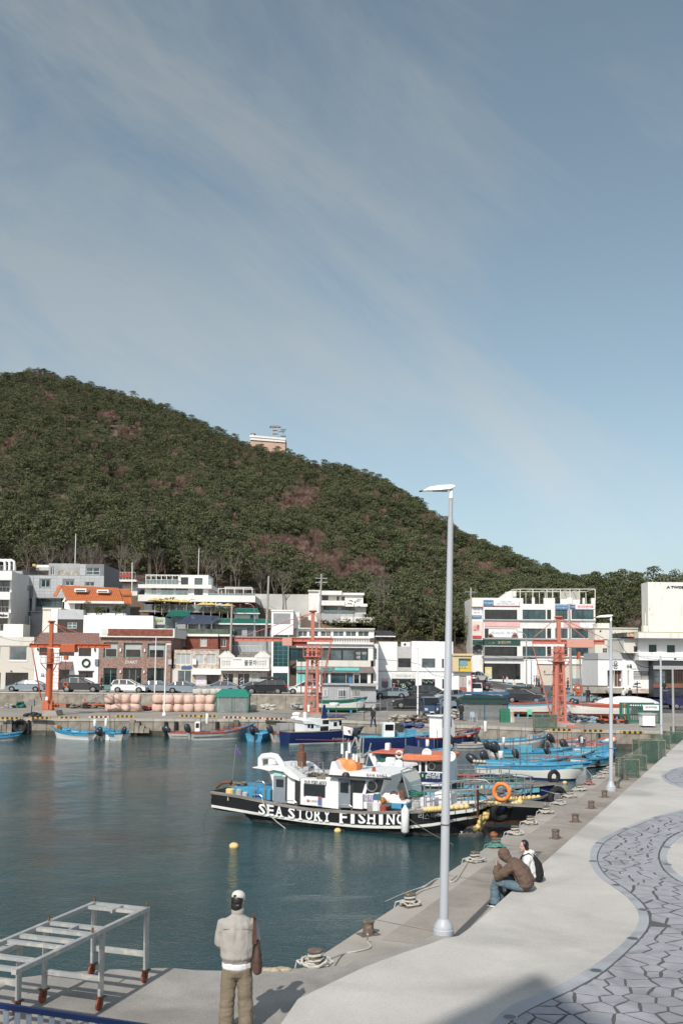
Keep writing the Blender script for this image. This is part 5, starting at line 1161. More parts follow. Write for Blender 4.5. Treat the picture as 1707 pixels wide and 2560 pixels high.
def make_car(kind,pm,name='parked_car'):
 d=PROF[kind];t=thing(name,'','car');hw=d['W']/2;xf,xr=d['L']*.31,-d['L']*.29;wr=d['wh']
 low=[(-d['L']/2+.02,d['base'])]+arch(xr,wr+.06)+arch(xf,wr+.06)+[(d['L']/2-.03,d['base'])]
 side=low+d['body'][::-1];vs=[];fs=[];n=len(side);cx=0
 ys=[-hw+.03,-hw,-hw+.10,hw-.10,hw,hw-.03];sc=[.97,1,1,1,1,.97]
 for y,k in zip(ys,sc):
  for x,z in side:
   kk=1 if abs(x)<d['L']*.42 else(.985 if abs(y)>hw-.06 else 1.0)
   zz=z if z<.9 else z-(.05 if abs(y)>hw-.05 else 0);yy=y*(.93 if abs(x)>d['L']*.46 else 1)*(.97 if z>.93 else 1)
   vs.append((x*kk,yy,zz))
 for i in range(5):
  for j in range(n):fs.append((i*n+j,i*n+(j+1)%n,(i+1)*n+(j+1)%n,(i+1)*n+j))
 fs.append(tuple(range(n))[::-1]);fs.append(tuple(5*n+j for j in range(n)))
 MB().add(vs,fs).build('body',pm,t,smooth=38)
 r=d['roof'];zb=r[0][1]
 P=[];zt=max(z for _,z in r)
 def yy(z):return hw*(.93-.20*(z-zb)/(zt-zb))
 b=MB();vs=[(x,-yy(z),z)for x,z in r]+[(x,yy(z),z)for x,z in r];m=len(r)
 fs=[(i,i+1,m+i+1,m+i)for i in range(m-1)]+[tuple(range(m)),tuple(range(m,2*m))[::-1],(0,m,2*m-1,m-1)]
 b.add(vs,fs).build('windows',CARG,t)
 b=MB();ins=[p for p in r[1:-1]]
 x0,z0=r[1];x1,z1=r[-2];top=[(x0-.12,z0-.05)]+ins+[(x1+.10,z1-.06)]
 vs=[(x,s*(yy(z)+.008),z+.022)for s in(-1,1)for x,z in top];k=len(top);b.add(vs,[(i,i+1,k+i+1,k+i)for i in range(k-1)])
 vs2=[(x,s*(yy(z)+.008),z-.05)for s in(-1,1)for x,z in top];b.add(vs+vs2,[(i,i+1,2*k+i+1,2*k+i)for i in range(k-1)]+[(k+i,k+i+1,3*k+i+1,3*k+i)for i in range(k-1)])
 b.build('roof',pm,t)
 b=MB()
 for s in(-1,1):
  for(xa,za),(xb,zb2)in(((r[0][0],r[0][1]),r[1]),(r[-1],r[-2])):b.beam((xa,s*(yy(za)+.006),za),(xb,s*(yy(zb2)+.006),zb2),.10,.03,up=(0,1,0))
  for xm in(-.15,-1.05):b.beam((xm,s*(yy(zb)+.008),zb),(xm-.03,s*(yy(zt-.06)+.006),zt-.06),.08,.03,up=(0,1,0))
 b.build('pillar',pm,t)
 L2=d['L']/2;zh=d['body'][-2][1]
 for s in(-1,1):
  for x in(xf,xr):
   w=MB().lathe([(wr-.04,-.1),(wr,-.07),(wr,.07),(wr-.04,.1)],(x,s*(hw-.12),wr),16,'y').build('wheel',TYRE,t,smooth=40)
   MB().lathe([(wr*.62,0),(wr*.58,.012*s),(wr*.2,.02*s)],(x,s*(hw-.015),wr),10,'y').build('rim',RIM,w)
  MB().box(L2-.30,s*(hw-.5),zh-.05,L2-.045,s*(hw-.10),zh+.09).build('headlight',LAMPM,t)
  MB().box(-L2+.00,s*(hw-.5),zh+.10,-L2+.22,s*(hw-.045),zh+.26).build('tail_light',TAILM,t)
  MB().box(.85,s*hw,.98,1.02,s*(hw+.16),1.12).build('mirror',pm,t)
 MB().box(L2-.06,-.5,.38,L2-.005,.5,.62).build('grille',PLASTIC,t);MB().box(L2-.03,-.26,.42,L2+.012,.26,.54).build('number_plate',PLATE,t);MB().box(-L2-.012,-.26,.62,-L2+.03,.26,.74).build('number_plate',PLATE,t)
 return t
CW=carpaint('white',(.74,.74,.73));CB=carpaint('black',(.014,.015,.019));CS=carpaint('silver',(.30,.32,.34));CG=carpaint('dark_grey',(.05,.052,.056));CBG=carpaint('blue_grey',(.20,.25,.29));CNV=carpaint('navy',(.02,.025,.075))
protos={}
for k in PROF:protos[k]=make_car(k,CW)
used=set()
def place_car(kind,pm,zoom,x0,x1,yb,right,label,rz=0,D=None,cat='car',gnd=None):
 """x0..x1 = extent in the photo, yb = wheel contact"""
 px,py=zp(zoom,(x0+x1)/2,yb)
 p=gnd if gnd is not None else(ground(px,py)if D is None else V(px,py,D))
 a=(0 if right else math.pi)+rz
 if kind not in used:c=protos[kind];used.add(kind);c.location=p;c.rotation_euler=(0,0,a);c['label']=label
 else:c=copy_tree(protos[kind],p,a,label)
 c['category']=cat
 def rec(o):
  for ch in kids(o):
   for s_ in ch.material_slots:
    if s_.material==CW:s_.link='OBJECT';s_.material=pm
   rec(ch)
 if pm is not CW:rec(c)
 return c
def onroad(zoom,x0,x1,yb,D):px,py=zp(zoom,(x0+x1)/2,yb);p=V(px,py,D);p.z=3.012;return p
car=lambda k,pm,z,x0,x1,yb,r,lab,D=115.5,rz=0:place_car(k,pm,z,x0,x1,yb,r,lab,rz,gnd=onroad(z,x0,x1,yb,D))
car('sedan',CBG,'A',65,398,1255,False,'pale blue grey saloon behind the sea wall, left of the orange crane')
c=car('suv',CB,'A',520,900,1258,True,'big black four wheel drive with a roof box, right of the orange crane',D=115);c.scale=(1.12,1,1.05)
MB().box(-1.5,-.4,1.72,.6,.4,2.0).build('roof_box',PLASTIC,c,bevel=.06)
car('hatch',CW,'A',973,1283,1265,True,'small white sport utility car parked in front of the brick shop')
car('sedan',CG,'A',1235,1530,1250,True,'dark grey saloon parked behind two lamp posts by the brick shop',D=118.2)
car('sedan',CW,'B',65,375,1268,True,'sleek white saloon behind the bulk bags, tail lamp to the left')
car('sedan',CB,'B',395,650,1252,False,'black saloon partly hidden above the green tent',D=117)
car('sedan',CS,'B',668,935,1248,False,'silver saloon facing left outside the gabled white shop',D=117.5)
car('suv',CB,'B',770,1070,1277,False,'glossy black car right behind the net pile and wire fence',D=114)
car('hatch',CW,'B',1140,1370,1285,False,'white hatchback half hidden behind the salmon crane column',D=115)
c=place_car('suv',CW,'B',625,760,898,True,'white car parked up on the raised car park',D=139);c=place_car('sedan',CS,'B',790,900,905,True,'silver car at the right end of the raised car park',D=140)
place_car('sedan',CW,'C',492,738,1308,False,'white saloon outside the photo shop, beside the site container')
place_car('suv',CG,'C',655,985,1400,False,'dark grey four wheel drive parked on the quay, nose to the left')
place_car('van',CG,'C',845,1070,1312,True,'dark grey people carrier parked behind the slim lamp post')
place_car('hatch',CS,'C',1012,1215,1345,False,'grey hatchback parked just behind the tall front lamp post',rz=.5)
place_car('sedan',CB,'C',1010,1190,1398,False,'black saloon behind the blue truck and the tall lamp post',rz=.2)
place_car('hatch',CW,'E',150,290,1592,True,'white car seen from behind at the top of the side road',rz=.9)
place_car('hatch',carpaint('maroon',(.10,.02,.025)),'E',160,275,1698,True,'dark maroon car beside the red kiosk')
place_car('suv',CW,'E',680,1025,1872,True,'white sport utility car in the middle of the harbour road',rz=-.45)
place_car('sedan',CW,'F',88,480,1832,True,'white saloon beside the yellow post, people leaning on it',rz=-.12)
# small trucks
def truck(pm,label,p,a,scale=1.0,name='parked_truck'):
 t=thing(name,label,'truck',p,a);t.scale=(scale,)*3
 cab=[(.35,.55),(.35,1.9),(.5,2.0),(1.55,1.98),(2.05,1.25),(2.2,1.1),(2.25,.5),(1.95,.4),(1.05,.4)]
 MB().prism(cab,-.82,.82).build('cab',pm,t,bevel=.05)
 for s in(-1,1):
  w=MB().prism([(.62,1.25),(.62,1.8),(1.45,1.8),(1.83,1.25)],s*.825,s*.835).build('side_window',CARG,t)
  for x in(1.4,-1.3):
   w=MB().lathe([(.28,-.09),(.32,-.07),(.32,.07),(.28,.09)],(x,s*.72,.32),14,'y').build('wheel',TYRE,t);MB().lathe([(.2,0),(.17,.02*s)],(x,s*.81,.32),10,'y').build('rim',RIM,w)
  MB().box(2.15,s*.45,.72,2.27,s*.75,.95).build('headlight',LAMPM,t);MB().box(1.95,s*.84,1.2,2.05,s*1.02,1.5).build('mirror',PLASTIC,t)
 b=MB();b.add([(1.63,-.7,1.92),(1.63,.7,1.92),(2.09,.74,1.26),(2.09,-.74,1.26)],[(0,1,2,3)]);b.build('windscreen',CARG,t)
 MB().box(-2.4,-.82,.62,.28,.82,.72).build('load_bed',pm,t)
 b=MB();b.box(-2.4,-.84,.72,.28,-.80,1.0);b.box(-2.4,.80,.72,.28,.84,1.0);b.box(-2.44,-.84,.72,-2.4,.84,1.0);b.box(.3,-.8,.72,.34,.8,1.6);b.build('side_board',pm,t)
 MB().box(-2.35,-.35,.42,2.0,.35,.6).build('chassis',PLASTIC,t);MB().box(2.26,-.25,.5,2.29,.25,.62).build('number_plate',PLATE,t)
 return t
p=ground(*zp('F',1280,1905));truck(CNV,'dark blue pickup truck with an empty flat bed at the right edge',p,0,1.15)
p=ground(*zp('C',938,1468));truck(carpaint('deep_blue',(.03,.06,.12)),'small blue truck seen head on behind the rope piles',p,-math.pi/2+.1,1.0)
p=ground(*zp('E',185,1790));truck(CW,'white pickup truck parked behind the blue roofed tent',p,-math.pi/2,.95)
# motor scooter beside the blue truck
p=ground(*zp('C',1000,1530));sct=thing('motor_scooter','black motor scooter parked beside the blue truck','scooter',p,-1.2)
MB().box(-.7,-.17,.3,.1,.17,.75).build('body',PLASTIC,sct,bevel=.06);MB().beam((.55,0,.3),(.38,0,1.05),.12,.3).build('front_shield',CB,sct)
for x in(-.55,.6):MB().torus((x,0,.24),.19,.06,16,6).build('wheel',TYRE,sct)
MB().tube([(.36,-.3,1.08),(.36,.3,1.08)],.02).build('handlebar',BLACKM,sct);MB().lathe([(.07,0),(.05,.08)],(.42,0,.95),8).build('headlight',LAMPM,sct);MB().box(-.65,-.15,.75,-.05,.15,.83).build('seat',TYRE,sct)
# ------------------------------------------------------------ boats
HW=mat('hull_white_paint',(.70,.69,.65),.45,var=.08,scale=2,col2=(.50,.44,.36),thr=.68);HG=mat('hull_grey_paint',(.38,.37,.35),.55,var=.2,scale=2);BLUE=mat('boat_blue_paint',(.05,.25,.42),.5,var=.18,scale=4,col2=(.20,.42,.52),thr=.66);CYAN=mat('deck_cyan_paint',(.12,.36,.46),.6,var=.2,scale=4,col2=(.30,.42,.42),thr=.64)
NAVY=mat('boat_navy_paint',(.012,.025,.10),.4,var=.1);REDB=mat('boat_red_paint',(.38,.07,.04),.6,var=.15,scale=5);CORAL=mat('coral_gunwale',(.55,.14,.09),.6,var=.1);GREENB=mat('boat_green_paint',(.02,.13,.09),.5,var=.15);BLK=mat('hull_black_paint',(.012,.012,.013),.4,var=.2);BOT=mat('worn_black_bottom',(.05,.047,.045),.6,var=.3,scale=3,col2=(.13,.12,.11),thr=.62,bump=.3);ANTI=mat('antifouling_red',(.14,.035,.02),.7,var=.3,scale=3)
ENG=mat('outboard_cowl',(.03,.034,.042),.3,var=.05);BUOYO=mat('orange_buoy',(.75,.22,.05),.5,var=.06);BUOYY=mat('pale_yellow_float',(.72,.53,.22),.6,var=.12,scale=8);WPL=mat('white_plastic',(.78,.78,.77),.5,var=.03);ROPE=mat('pale_rope',(.48,.46,.41),.9,var=.2,scale=20);ROPED=mat('dark_rope',(.10,.09,.075),.9);WOODW=mat('weathered_gunwale_wood',(.22,.20,.18),.8,var=.25,scale=3,stretch=(.3,3,3));STEEL=mat('stainless_tube',(.45,.45,.44),.3,metal=.7);NETG=mat('green_fishing_net',(.03,.14,.10),.9,var=.4,scale=12,bump=.8,bscale=20);NETB=mat('brown_fishing_net',(.20,.17,.14),.95,var=.4,scale=14,bump=.8,bscale=30)
def hull(L_,B_,hs,fb,parent,m_hull,m_strake,m_gun,m_deck,bot=None,rake=.12,stripe=None,deckz=.28,flare=.84,n=14,bowfull=2.3,strake=.3,draft=.45,sag=.0):
 """station-lofted hull: keel, bottom, side, strake, gunwale rail, sunken deck; x 0 stern .. L bow"""
 rows=[];bot=bot or m_hull
 def st(t):
  b_=B_/2*(.86+.14*math.sin(min(t,.5)*math.pi))if t<.5 else B_/2*max(.015,1-((t-.5)/.5)**bowfull)
  z=hs+(fb-hs)*max(0,(t-.25)/.75)**2+sag*((2*t-1)**2-.3);return b_,z
 T=[i/(n-1)for i in range(n)];T=[t**.92 for t in T]
 vs=[];K=6
 for t in T:
  b_,z=st(t);x=L_*t;k=max(0,(t-.72)/.28)
  def X(q):return x-L_*rake*k**1.6*(1-q)
  pts=[(X(1),b_,z),(X(.78),b_*.975,z-strake),(X(.5),b_*.93,max(.22,z*.45)),(X(.2),b_*flare,.10),(X(.05),b_*flare*.93,-.12),(X(0),0.0,-draft+.25*k)]
  for s in(1,-1):
   for(px_,py_,pz)in pts:vs.append((px_,s*py_,pz))
 fsx=[];ms=[]
 for i in range(n-1):
  for s in(0,1):
   for j in range(K-1):
    a=i*2*K+s*K+j;fsx.append((a,a+1,a+2*K+1,a+2*K));ms.append([1,0,0,2,2][j])
 b=MB();b.add(vs,fsx);b.m=ms[:]
 tr=[j for j in range(K)]+[K+j for j in range(K-1,-1,-1)];b.f.append(tr);b.m.append(0)
 o=b.build('hull',[m_hull,m_strake,bot],parent,smooth=35)
 g=MB()
 for s in(1,-1):
  P=[(L_*t+(.03 if t>.99 else 0),s*max(st(t)[0],.02),st(t)[1])for t in T]
  vs=[];w=.05
  for x,y,z in P:vs+=[(x,y-w,z-.05),(x,y+w,z-.05),(x,y+w,z+.035),(x,y-w,z+.035)]
  fs=[]
  for i in range(len(P)-1):
   o_=i*4
   for k in range(4):fs.append((o_+k,o_+(k+1)%4,o_+4+(k+1)%4,o_+4+k))
  fs+=[(0,1,2,3),tuple(4*(len(P)-1)+k for k in range(4))];g.add(vs,fs)
 b0,z0=st(0);g.box(-.03,-b0,z0-.06,.07,b0,z0+.035);g.build('gunwale',m_gun,parent)
 d=MB();rowL=[];rowR=[];wl_=[];wr_=[]
 for t in T[:-1]:
  b_,z=st(t);rowL.append((L_*t+.03,b_-.04,z-deckz));rowR.append((L_*t+.03,-b_+.04,z-deckz));wl_.append((L_*t+.03,b_-.03,z-.02));wr_.append((L_*t+.03,-b_+.03,z-.02))
 d.sheet([wl_,rowL,rowR,wr_]);d.build('deck',m_deck,parent,fix=False)
 return st
def outboard(parent,x,y,z,tilt=.35,s=1.0,m=None):
 e=MB();c=math.cos(tilt);sn=math.sin(tilt)
 def tr(px,pz):return(x-(px*c-pz*sn)*s*-1-.0,z+(px*sn+pz*c)*s)
 def T(px,py,pz):a=tr(px,pz);return(a[0],y+py*s,a[1])
 rings=[(-.1,.10,.12,.0),(.0,.22,.17,.0),(.25,.26,.19,-.03),(.48,.22,.16,-.05),(.58,.10,.08,-.05)];vs=[];n=10
 for h,rx,ry,ox in rings:
  for j in range(n):a=2*math.pi*j/n;vs.append(T(-.12+ox+rx*math.cos(a),ry*math.sin(a),h+.25))
 fs=[(i*n+j,i*n+(j+1)%n,(i+1)*n+(j+1)%n,(i+1)*n+j)for i in range(4)for j in range(n)]+[tuple(range(n))[::-1],tuple(4*n+j for j in range(n))]
 o=e.add(vs,fs).build('outboard_engine',m or ENG,parent,smooth=50)
 g=MB();g.beam(T(-.18,0,.2),T(-.22,0,-.75),.10*s,.18*s,up=(1,0,0));g.beam(T(-.05,0,-.62),T(-.5,0,-.62),.22*s,.03*s);g.tube([T(-.02,0,-.78),T(-.4,0,-.78)],.06*s,8);g.build('engine_leg',HG,o)
 g=MB();q=T(-.45,0,-.78);
 for k in range(3):a=k*2.09;g.beam(q,(q[0],q[1]+.15*s*math.cos(a),q[2]+.15*s*math.sin(a)),.02,.09*s)
 g.build('propeller',ENG,o)
def wlp(px,py):return G(px,py,0)
def boat(name,label,stern,bow,B_,fs,fb,cols_,cat='boat',over=(.25,.6),eng=1,extras=(),group=None,scale=1,back=.5,deckz=.28,rake=.12,tire=0,posts=4,sag=0,on=None):
 a=on[0]if on else wlp(*stern);c=on[1]if on else wlp(*bow);d=(c-a);L0=d.length;an=math.atan2(d.y,d.x);u=d.normalized();nrm=Vector((-u.y,u.x,0))
 if nrm.y<0:nrm=-nrm
 P=a-u*over[0]+nrm*B_*back;Lf=L0+over[0]+over[1];t=thing(name,label,cat,(P.x,P.y,on[0].z+.3 if on else 0),an,group)
 mh,ms,mg,md,mb=cols_;st=hull(Lf,B_,fs,fb,t,mh,ms,mg,md,mb,deckz=deckz,rake=rake,sag=sag);rq=random.Random(int(stern[0]*7+stern[1])if stern else 5)
 for k in range(eng):outboard(t,-.05,(k-(eng-1)/2)*.5,fs-.1,rq.uniform(.2,.9),rq.uniform(.95,1.25))
 b0,z0=st(.3)
 for q in(.25,.5,.72):
  bb,zz=st(q);MB().box(Lf*q,-bb+.05,zz-.14,Lf*q+.22,bb-.05,zz-.08).build('thwart',md if q!=.5 else mg,t)
 for k in range(posts):
  q=rq.uniform(.1,.8);bb,zz=st(q);s=rq.choice((-1,1));MB().tube([(Lf*q,s*bb*.85,zz-.2),(Lf*q,s*bb*.85,zz+rq.uniform(.5,1.7))],.018,5).build('post',STEEL if k%2 else ROPED,t)
 for k in range(tire):
  q=.25+.5*k/max(1,tire-1)if tire>1 else.5;bb,zz=st(q);w=MB().torus((Lf*q,(-bb*.98-.07),zz-.28),.17,.07,16,6,'y').build('tyre_fender',TYRE,t)
 for e in extras:e(t,Lf,st,rq)
 return t,Lf,st
def x_light(q,h=.9,y=0,r=.13,m=WPL):
 def f(t,L_,st,rq):z=st(q)[1];MB().tube([(L_*q,y,z-.25),(L_*q,y,z+h*.55)],.03,5).build('lamp_post',STEEL,t);MB().lathe([(r*.8,0),(r,.04),(r,h*.55),(r*.8,h*.6)],(L_*q,y,z+h*.5),12).build('white_lamp_housing',m,t,smooth=40)
 return f
def x_box(q,w,d,h,m,y=0,name='locker',dz=-.28):
 def f(t,L_,st,rq):z=st(q)[1]+dz;MB().box(L_*q,y-d/2,z,L_*q+w,y+d/2,z+h).build(name,m,t,bevel=.02)
 return f
def x_cons(q,w=.7,d=.6,h=1.0,m=WPL):
 def f(t,L_,st,rq):
  z=st(q)[1]-.28;c=MB().box(L_*q,-d/2,z,L_*q+w,d/2,z+h).build('console',m,t,bevel=.04);MB().box(L_*q+w,-d/2+.06,z+h*.55,L_*q+w+.012,d/2-.06,z+h*.9).build('pane',DGLASS,c);MB().box(L_*q+.1,-d/2-.012,z+h*.55,L_*q+w-.1,-d/2,z+h*.9).build('pane',DGLASS,c)
 return f
def x_pile(q,r,m,y=0,n=5,name='net_heap'):
 def f(t,L_,st,rq):
  b=MB();z=st(q)[1]-.2
  for k in range(n):b.ball((L_*q+rq.uniform(-r,r),y+rq.uniform(-r,r)*.6,z+rq.uniform(0,.1)),r*rq.uniform(.4,.7),8,5,(1,1,.6))
  b.build(name,m,t)
 return f
def x_rack(q0,q1,h,m=STEEL,side=-1):
 def f(t,L_,st,rq):
  b=MB();P=[]
  for i in range(5):
   q=q0+(q1-q0)*i/4;bb,zz=st(q);P.append((L_*q,side*bb*.95,zz+h));b.tube([(L_*q,side*bb*.95,zz),(L_*q,side*bb*.95,zz+h)],.02,5)
  b.tube(P,.022,5);b.build('handrail',m,t)
 return f
def x_buoys(q0,n,m=BUOYY,side=-1,r=.11,dz=-.08):
 def f(t,L_,st,rq):
  for i in range(n):
   q=q0+i*r*2.0/L_;bb,zz=st(min(q,1));MB().ball((L_*q,side*(bb+.1),zz+dz),r,8,6,(1.0,.9,.95)).build('float',m,t,smooth=True)
 return f
def x_cabin(q,w,d,h,roofm=WPL,wallm=WPL,lower=None,wins=3):
 def f(t,L_,st,rq):
  z=st(q)[1]-.28;x=L_*q;c=MB().prism([(x,z),(x+w,z),(x+w-.02,z+h*.55),(x+w-.28,z+h),(x,z+h)],-d/2,d/2).build('cabin',wallm,t,bevel=.03)
  MB().box(x-.2,-d/2-.12,z+h,x+w-.05,d/2+.12,z+h+.1).build('cabin_roof',roofm,t,bevel=.03)
  for i in range(wins):
   a=x+.12+(w-.5)*i/wins;MB().box(a,-d/2-.012,z+h*.55,a+(w-.5)/wins-.08,-d/2,z+h*.88).build('cabin_window',DGLASS,t)
  MB().add([(x+w-.005,-d/2+.1,z+h*.58),(x+w-.005,d/2-.1,z+h*.58),(x+w-.245,d/2-.1,z+h*.95),(x+w-.245,-d/2+.1,z+h*.95)],[(0,1,2,3)]).build('windscreen',DGLASS,t)
  m=MB();m.tube([(x+w*.4,0,z+h),(x+w*.4,0,z+h+1.4)],.03,6);m.tube([(x+w*.4,-.4,z+h+1.0),(x+w*.4,.4,z+h+1.0)],.02,5);m.build('mast',STEEL,t)
  if lower:MB().box(x+.05,-d/2-.008,z,x+w-.05,-d/2,z+h*.42).build('lower_panel',lower,t)
 return f
zz=lambda z,x,y:zp(z,x,y)
WB=(HW,BLUE,BLUE,CYAN,HW);GB=(HG,HG,BLUE,CYAN,HG)
boat('skiff','stubby grey skiff with a blue edge cut off by the left edge of the photo',(-70,1853),(30,1852),1.5,.45,.7,(HG,BLUE,BLUE,CYAN,HG),eng=1,over=(.2,.8))
boat('fishing_skiff','white skiff with a yellow crate on its bow, moored by the big tyre',(198,1850),(124,1845),1.7,.62,1.0,WB,over=(.9,.5),extras=[x_light(.08,1.0,-.5),x_box(.85,.35,.5,.5,mat('orange_yellow_crate',(.6,.25,.06),.6),name='crate'),x_box(.4,.5,.5,.25,WPL),x_box(.6,.6,.6,.3,BLUE)],posts=4)
boat('fishing_skiff','white skiff with bright blue deck in the middle of the left trio',(272,1851),(224,1844),1.6,.62,.95,WB,over=(.8,.5),extras=[x_box(.5,1.0,.8,.35,BLUE),x_pile(.4,.4,CYAN)],posts=4)
boat('fishing_skiff','white skiff with a tall white lamp at its stern, right end of the left trio',(288,1850),(330,1846),1.5,.55,.75,WB,over=(.5,.4),extras=[x_light(.05,1.2,0),x_box(.3,.4,.4,.3,CYAN)],tire=0)
boat('fishing_boat','low grey skiff with a large outboard, a white lamp and a small white wheelhouse',(448,1847),(525,1848),1.7,.55,.6,(HG,HG,REDB,HG,HG),over=(.8,.2),extras=[x_cons(.55,.5,.6,1.2),x_light(.85,1.5,-.4,.14),x_pile(.15,.35,NETG)],eng=2)
boat('fishing_boat','grey boat with a white waterline and a row of blue slats, bow to the right',(522,1850),(622,1847),1.8,.6,1.0,(HG,HG,REDB,BLUE,HW),over=(1.3,.1),extras=[x_rack(.3,.95,.3,REDB),x_box(.35,.5,.6,.4,WOODW,name='crate'),x_pile(.7,.4,BLUE)],posts=3)
boat('fishing_boat','empty sky blue boat with its bow rising right, behind the grey boat',(510,1846),(628,1845),1.8,.55,1.3,(CYAN,REDB,BLUE,BLUE,CYAN),over=(.2,.4),eng=0,extras=[x_box(.6,.35,.35,.3,WPL)])
boat('work_boat','square bright blue work boat seen from its stern with a tilted dark outboard',(660,1855),(678,1849),1.7,.65,.8,(BLUE,BLUE,BLUE,CYAN,BLUE),over=(.1,.6),extras=[x_pile(.5,.4,CYAN)])
boat('work_boat','low blue and red boat with two outboards beside the square blue work boat',(668,1851),(715,1850),1.8,.55,.8,(HG,BLUE,REDB,CYAN,HG),over=(.4,1.2),eng=2,extras=[x_pile(.5,.5,NETB),x_box(.6,.6,.6,.5,CYAN)],posts=4)
boat('net_boat','cluttered grey boat with a hooped canopy patched in yellow, left of the white cabin boat',(705,1857),(748,1856),2.0,.75,1.0,(HG,BLUE,REDB,WOODW,HG),over=(.4,.5),eng=1,extras=[x_pile(.6,.5,REDB),x_box(.15,1.2,1.2,1.1,mat('patched_grey_canopy',(.30,.31,.32),.7,col2=(.55,.42,.08),thr=.66,scale=4),name='canopy'),x_box(.7,.5,.5,.5,CYAN)],posts=5)
# white cabin boat with navy hull
t,Lf,st=boat('cabin_boat','white cabin fishing boat with a navy, red and white hull moored at the far quay',(752,1862),(915,1856),2.6,1.05,1.3,(NAVY,NAVY,WOODW,HG,HW),over=(.9,.5),eng=0,posts=0)
f=Frame(t.location,t.rotation_euler.z,'O')
def bx(f_,t_,name,q,m,off,dep,zoom=None,bev=.02,parent=None):
 x0,x1,z0,z1=f_.rect(*q,off=off,zoom=zoom);return MB().box(x0,off,z0,x1,off+dep,z1).build(name,m,parent or t_,bevel=bev)
def sideprism(f_,t_,name,pts,m,off,dep,zoom=None,bev=.02,parent=None):
 P=[f_.p(x,y,off,zoom)for x,y in pts];return MB().prism(P,off,off+dep).build(name,m,parent or t_,bevel=bev)
hb=-1.3
sideprism(f,t,'cabin',[(215,250),(212,215),(240,190),(420,190),(440,200),(545,200),(700,205),(690,425),(215,420)],WPL,hb+.35,1.9)
sideprism(f,t,'stern_canopy',[(185,215),(300,215),(330,235),(400,268),(400,285),(330,262),(215,262)],WPL,hb+.25,2.1);bx(f,t,'top_deck',(540,192,748,206),mat('tan_roof_edge',(.55,.40,.22),.6),hb+.2,2.2)
for q_ in((258,262,288,312),(300,264,334,318),(422,290,527,360),(452,208,532,262),(595,235,640,292),(668,215,700,280)):bx(f,t,'cabin_window',q_,DGLASS,hb+.33,.03,bev=0)
bx(f,t,'door',(586,230,648,422),WFR,hb+.335,.02,bev=0);bx(f,t,'notice',(362,274,415,308),mat('pale_green_notice',(.4,.6,.5),.6),hb+.33,.02,bev=0);bx(f,t,'notice',(335,365,420,420),WPL,hb+.1,.03,bev=0);bx(f,t,'notice',(428,368,515,420),WPL,hb+.1,.03,bev=0)
bx(f,t,'blue_stripe',(540,330,690,348),NAVY,hb+.332,.02,bev=0)
x0,x1,z0,z1=f.rect(580,440,760,472,off=hb-.03);lettering('Fishing',(x0+x1)/2,hb-.06,(z0+z1)/2,x1-x0,z1-z0,TXGY,t)
x0,z0=f.p(100,462,hb-.05);x1,z1=f.p(880,478,hb-.05);MB().beam((x0,hb-.04,z0),(x1,hb-.04,z1),.03,.05).build('red_line',REDB,t)
x0,z0=f.p(465,190,hb+1);MB().prism([(x0-.25,z0),(x0+.35,z0),(x0+.2,z0+.6),(x0+.1,z0+1.2),(x0-.05,z0+1.2)],hb+.9,hb+1.0).build('blue_tarp',NAVY,t)
b_=MB()
for k in range(6):xq,zq=f.p(560+k*30,160+(k%3)*14,hb+1.2);b_.ball((xq,hb+1.2,zq),.28,8,5,(1.4,1,.45))
b_.build('blue_tarp',mat('violet_blue_tarp',(.07,.08,.20),.8,var=.3,scale=6,bump=.6),t)
MB().lathe([(.16,0),(.17,.05),(.17,.6),(.12,.68)],(f.p(222,210,hb+.7)[0],hb+.7,f.p(222,210,hb+.7)[1]),12).build('white_lamp_housing',WPL,t,smooth=40)
MB().tube([(f.p(630,170,hb+1)[0],hb+1,f.p(630,190,hb+1)[1]),(f.p(630,20,hb+1)[0],hb+1,f.p(630,30,hb+1)[1])],.03,5).build('mast',STEEL,t);x0,x1,z0,z1=f.rect(560,0,645,22,off=hb+1);MB().lathe([(.42,0),(.45,.05),(.45,.2),(.38,.26)],((x0+x1)/2,hb+1,z0),14).build('radar_dome',WPL,t,smooth=40)
boat('deck_boat','navy hulled boat with a sky blue deck and a white console',(912,1874),(1100,1873),2.4,.95,1.35,(NAVY,NAVY,BLUE,CYAN,NAVY),over=(.3,.6),eng=1,extras=[x_cons(.28,.9,.9,1.4),x_box(.45,2.2,1.6,.5,CYAN),x_pile(.8,.6,NETB),x_box(.55,.8,.7,.8,BLUE,name='hauler'),x_rack(.5,.95,.5)],posts=4)
boat('cabin_boat','navy hulled boat with a narrow white wheelhouse just right of the tall front lamp post',(1118,1876),(1205,1868),2.3,1.0,1.5,(NAVY,NAVY,REDB,HG,NAVY),over=(1.4,1.2),eng=0,extras=[x_cabin(.18,1.7,1.3,1.9,wins=3),x_rack(.5,.95,.45),x_pile(.65,.5,NETB),x_buoys(.55,2,BUOYO)],posts=2)
boat('fishing_skiff','low grey skiff with a dark outboard, below the white wheelhouse boat',(1152,1877),(1232,1876),1.6,.5,.65,(HG,HG,HG,HG,HG),over=(.3,.3),extras=[x_pile(.7,.3,REDB),x_box(.6,.3,.3,.3,WPL)])
boat('fishing_boat','blue decked white boat with dark flared bow near the far quay wall, nets aboard',(1232,1876),(1362,1874),2.0,.7,1.15,(HG,HW,BLUE,CYAN,HG),over=(.6,.9),extras=[x_pile(.5,.6,CYAN),x_pile(.8,.5,REDB),x_light(.08,1.4,.3),x_box(.65,.5,.5,.6,HG)],posts=5,eng=1)
boat('fishing_skiff','short blue boat with coral red gunwales, left one near the corner',(1415,1880),(1470,1877),1.8,.8,1.0,(HG,HW,CORAL,CYAN,HG),over=(.3,.6),posts=1,eng=1)
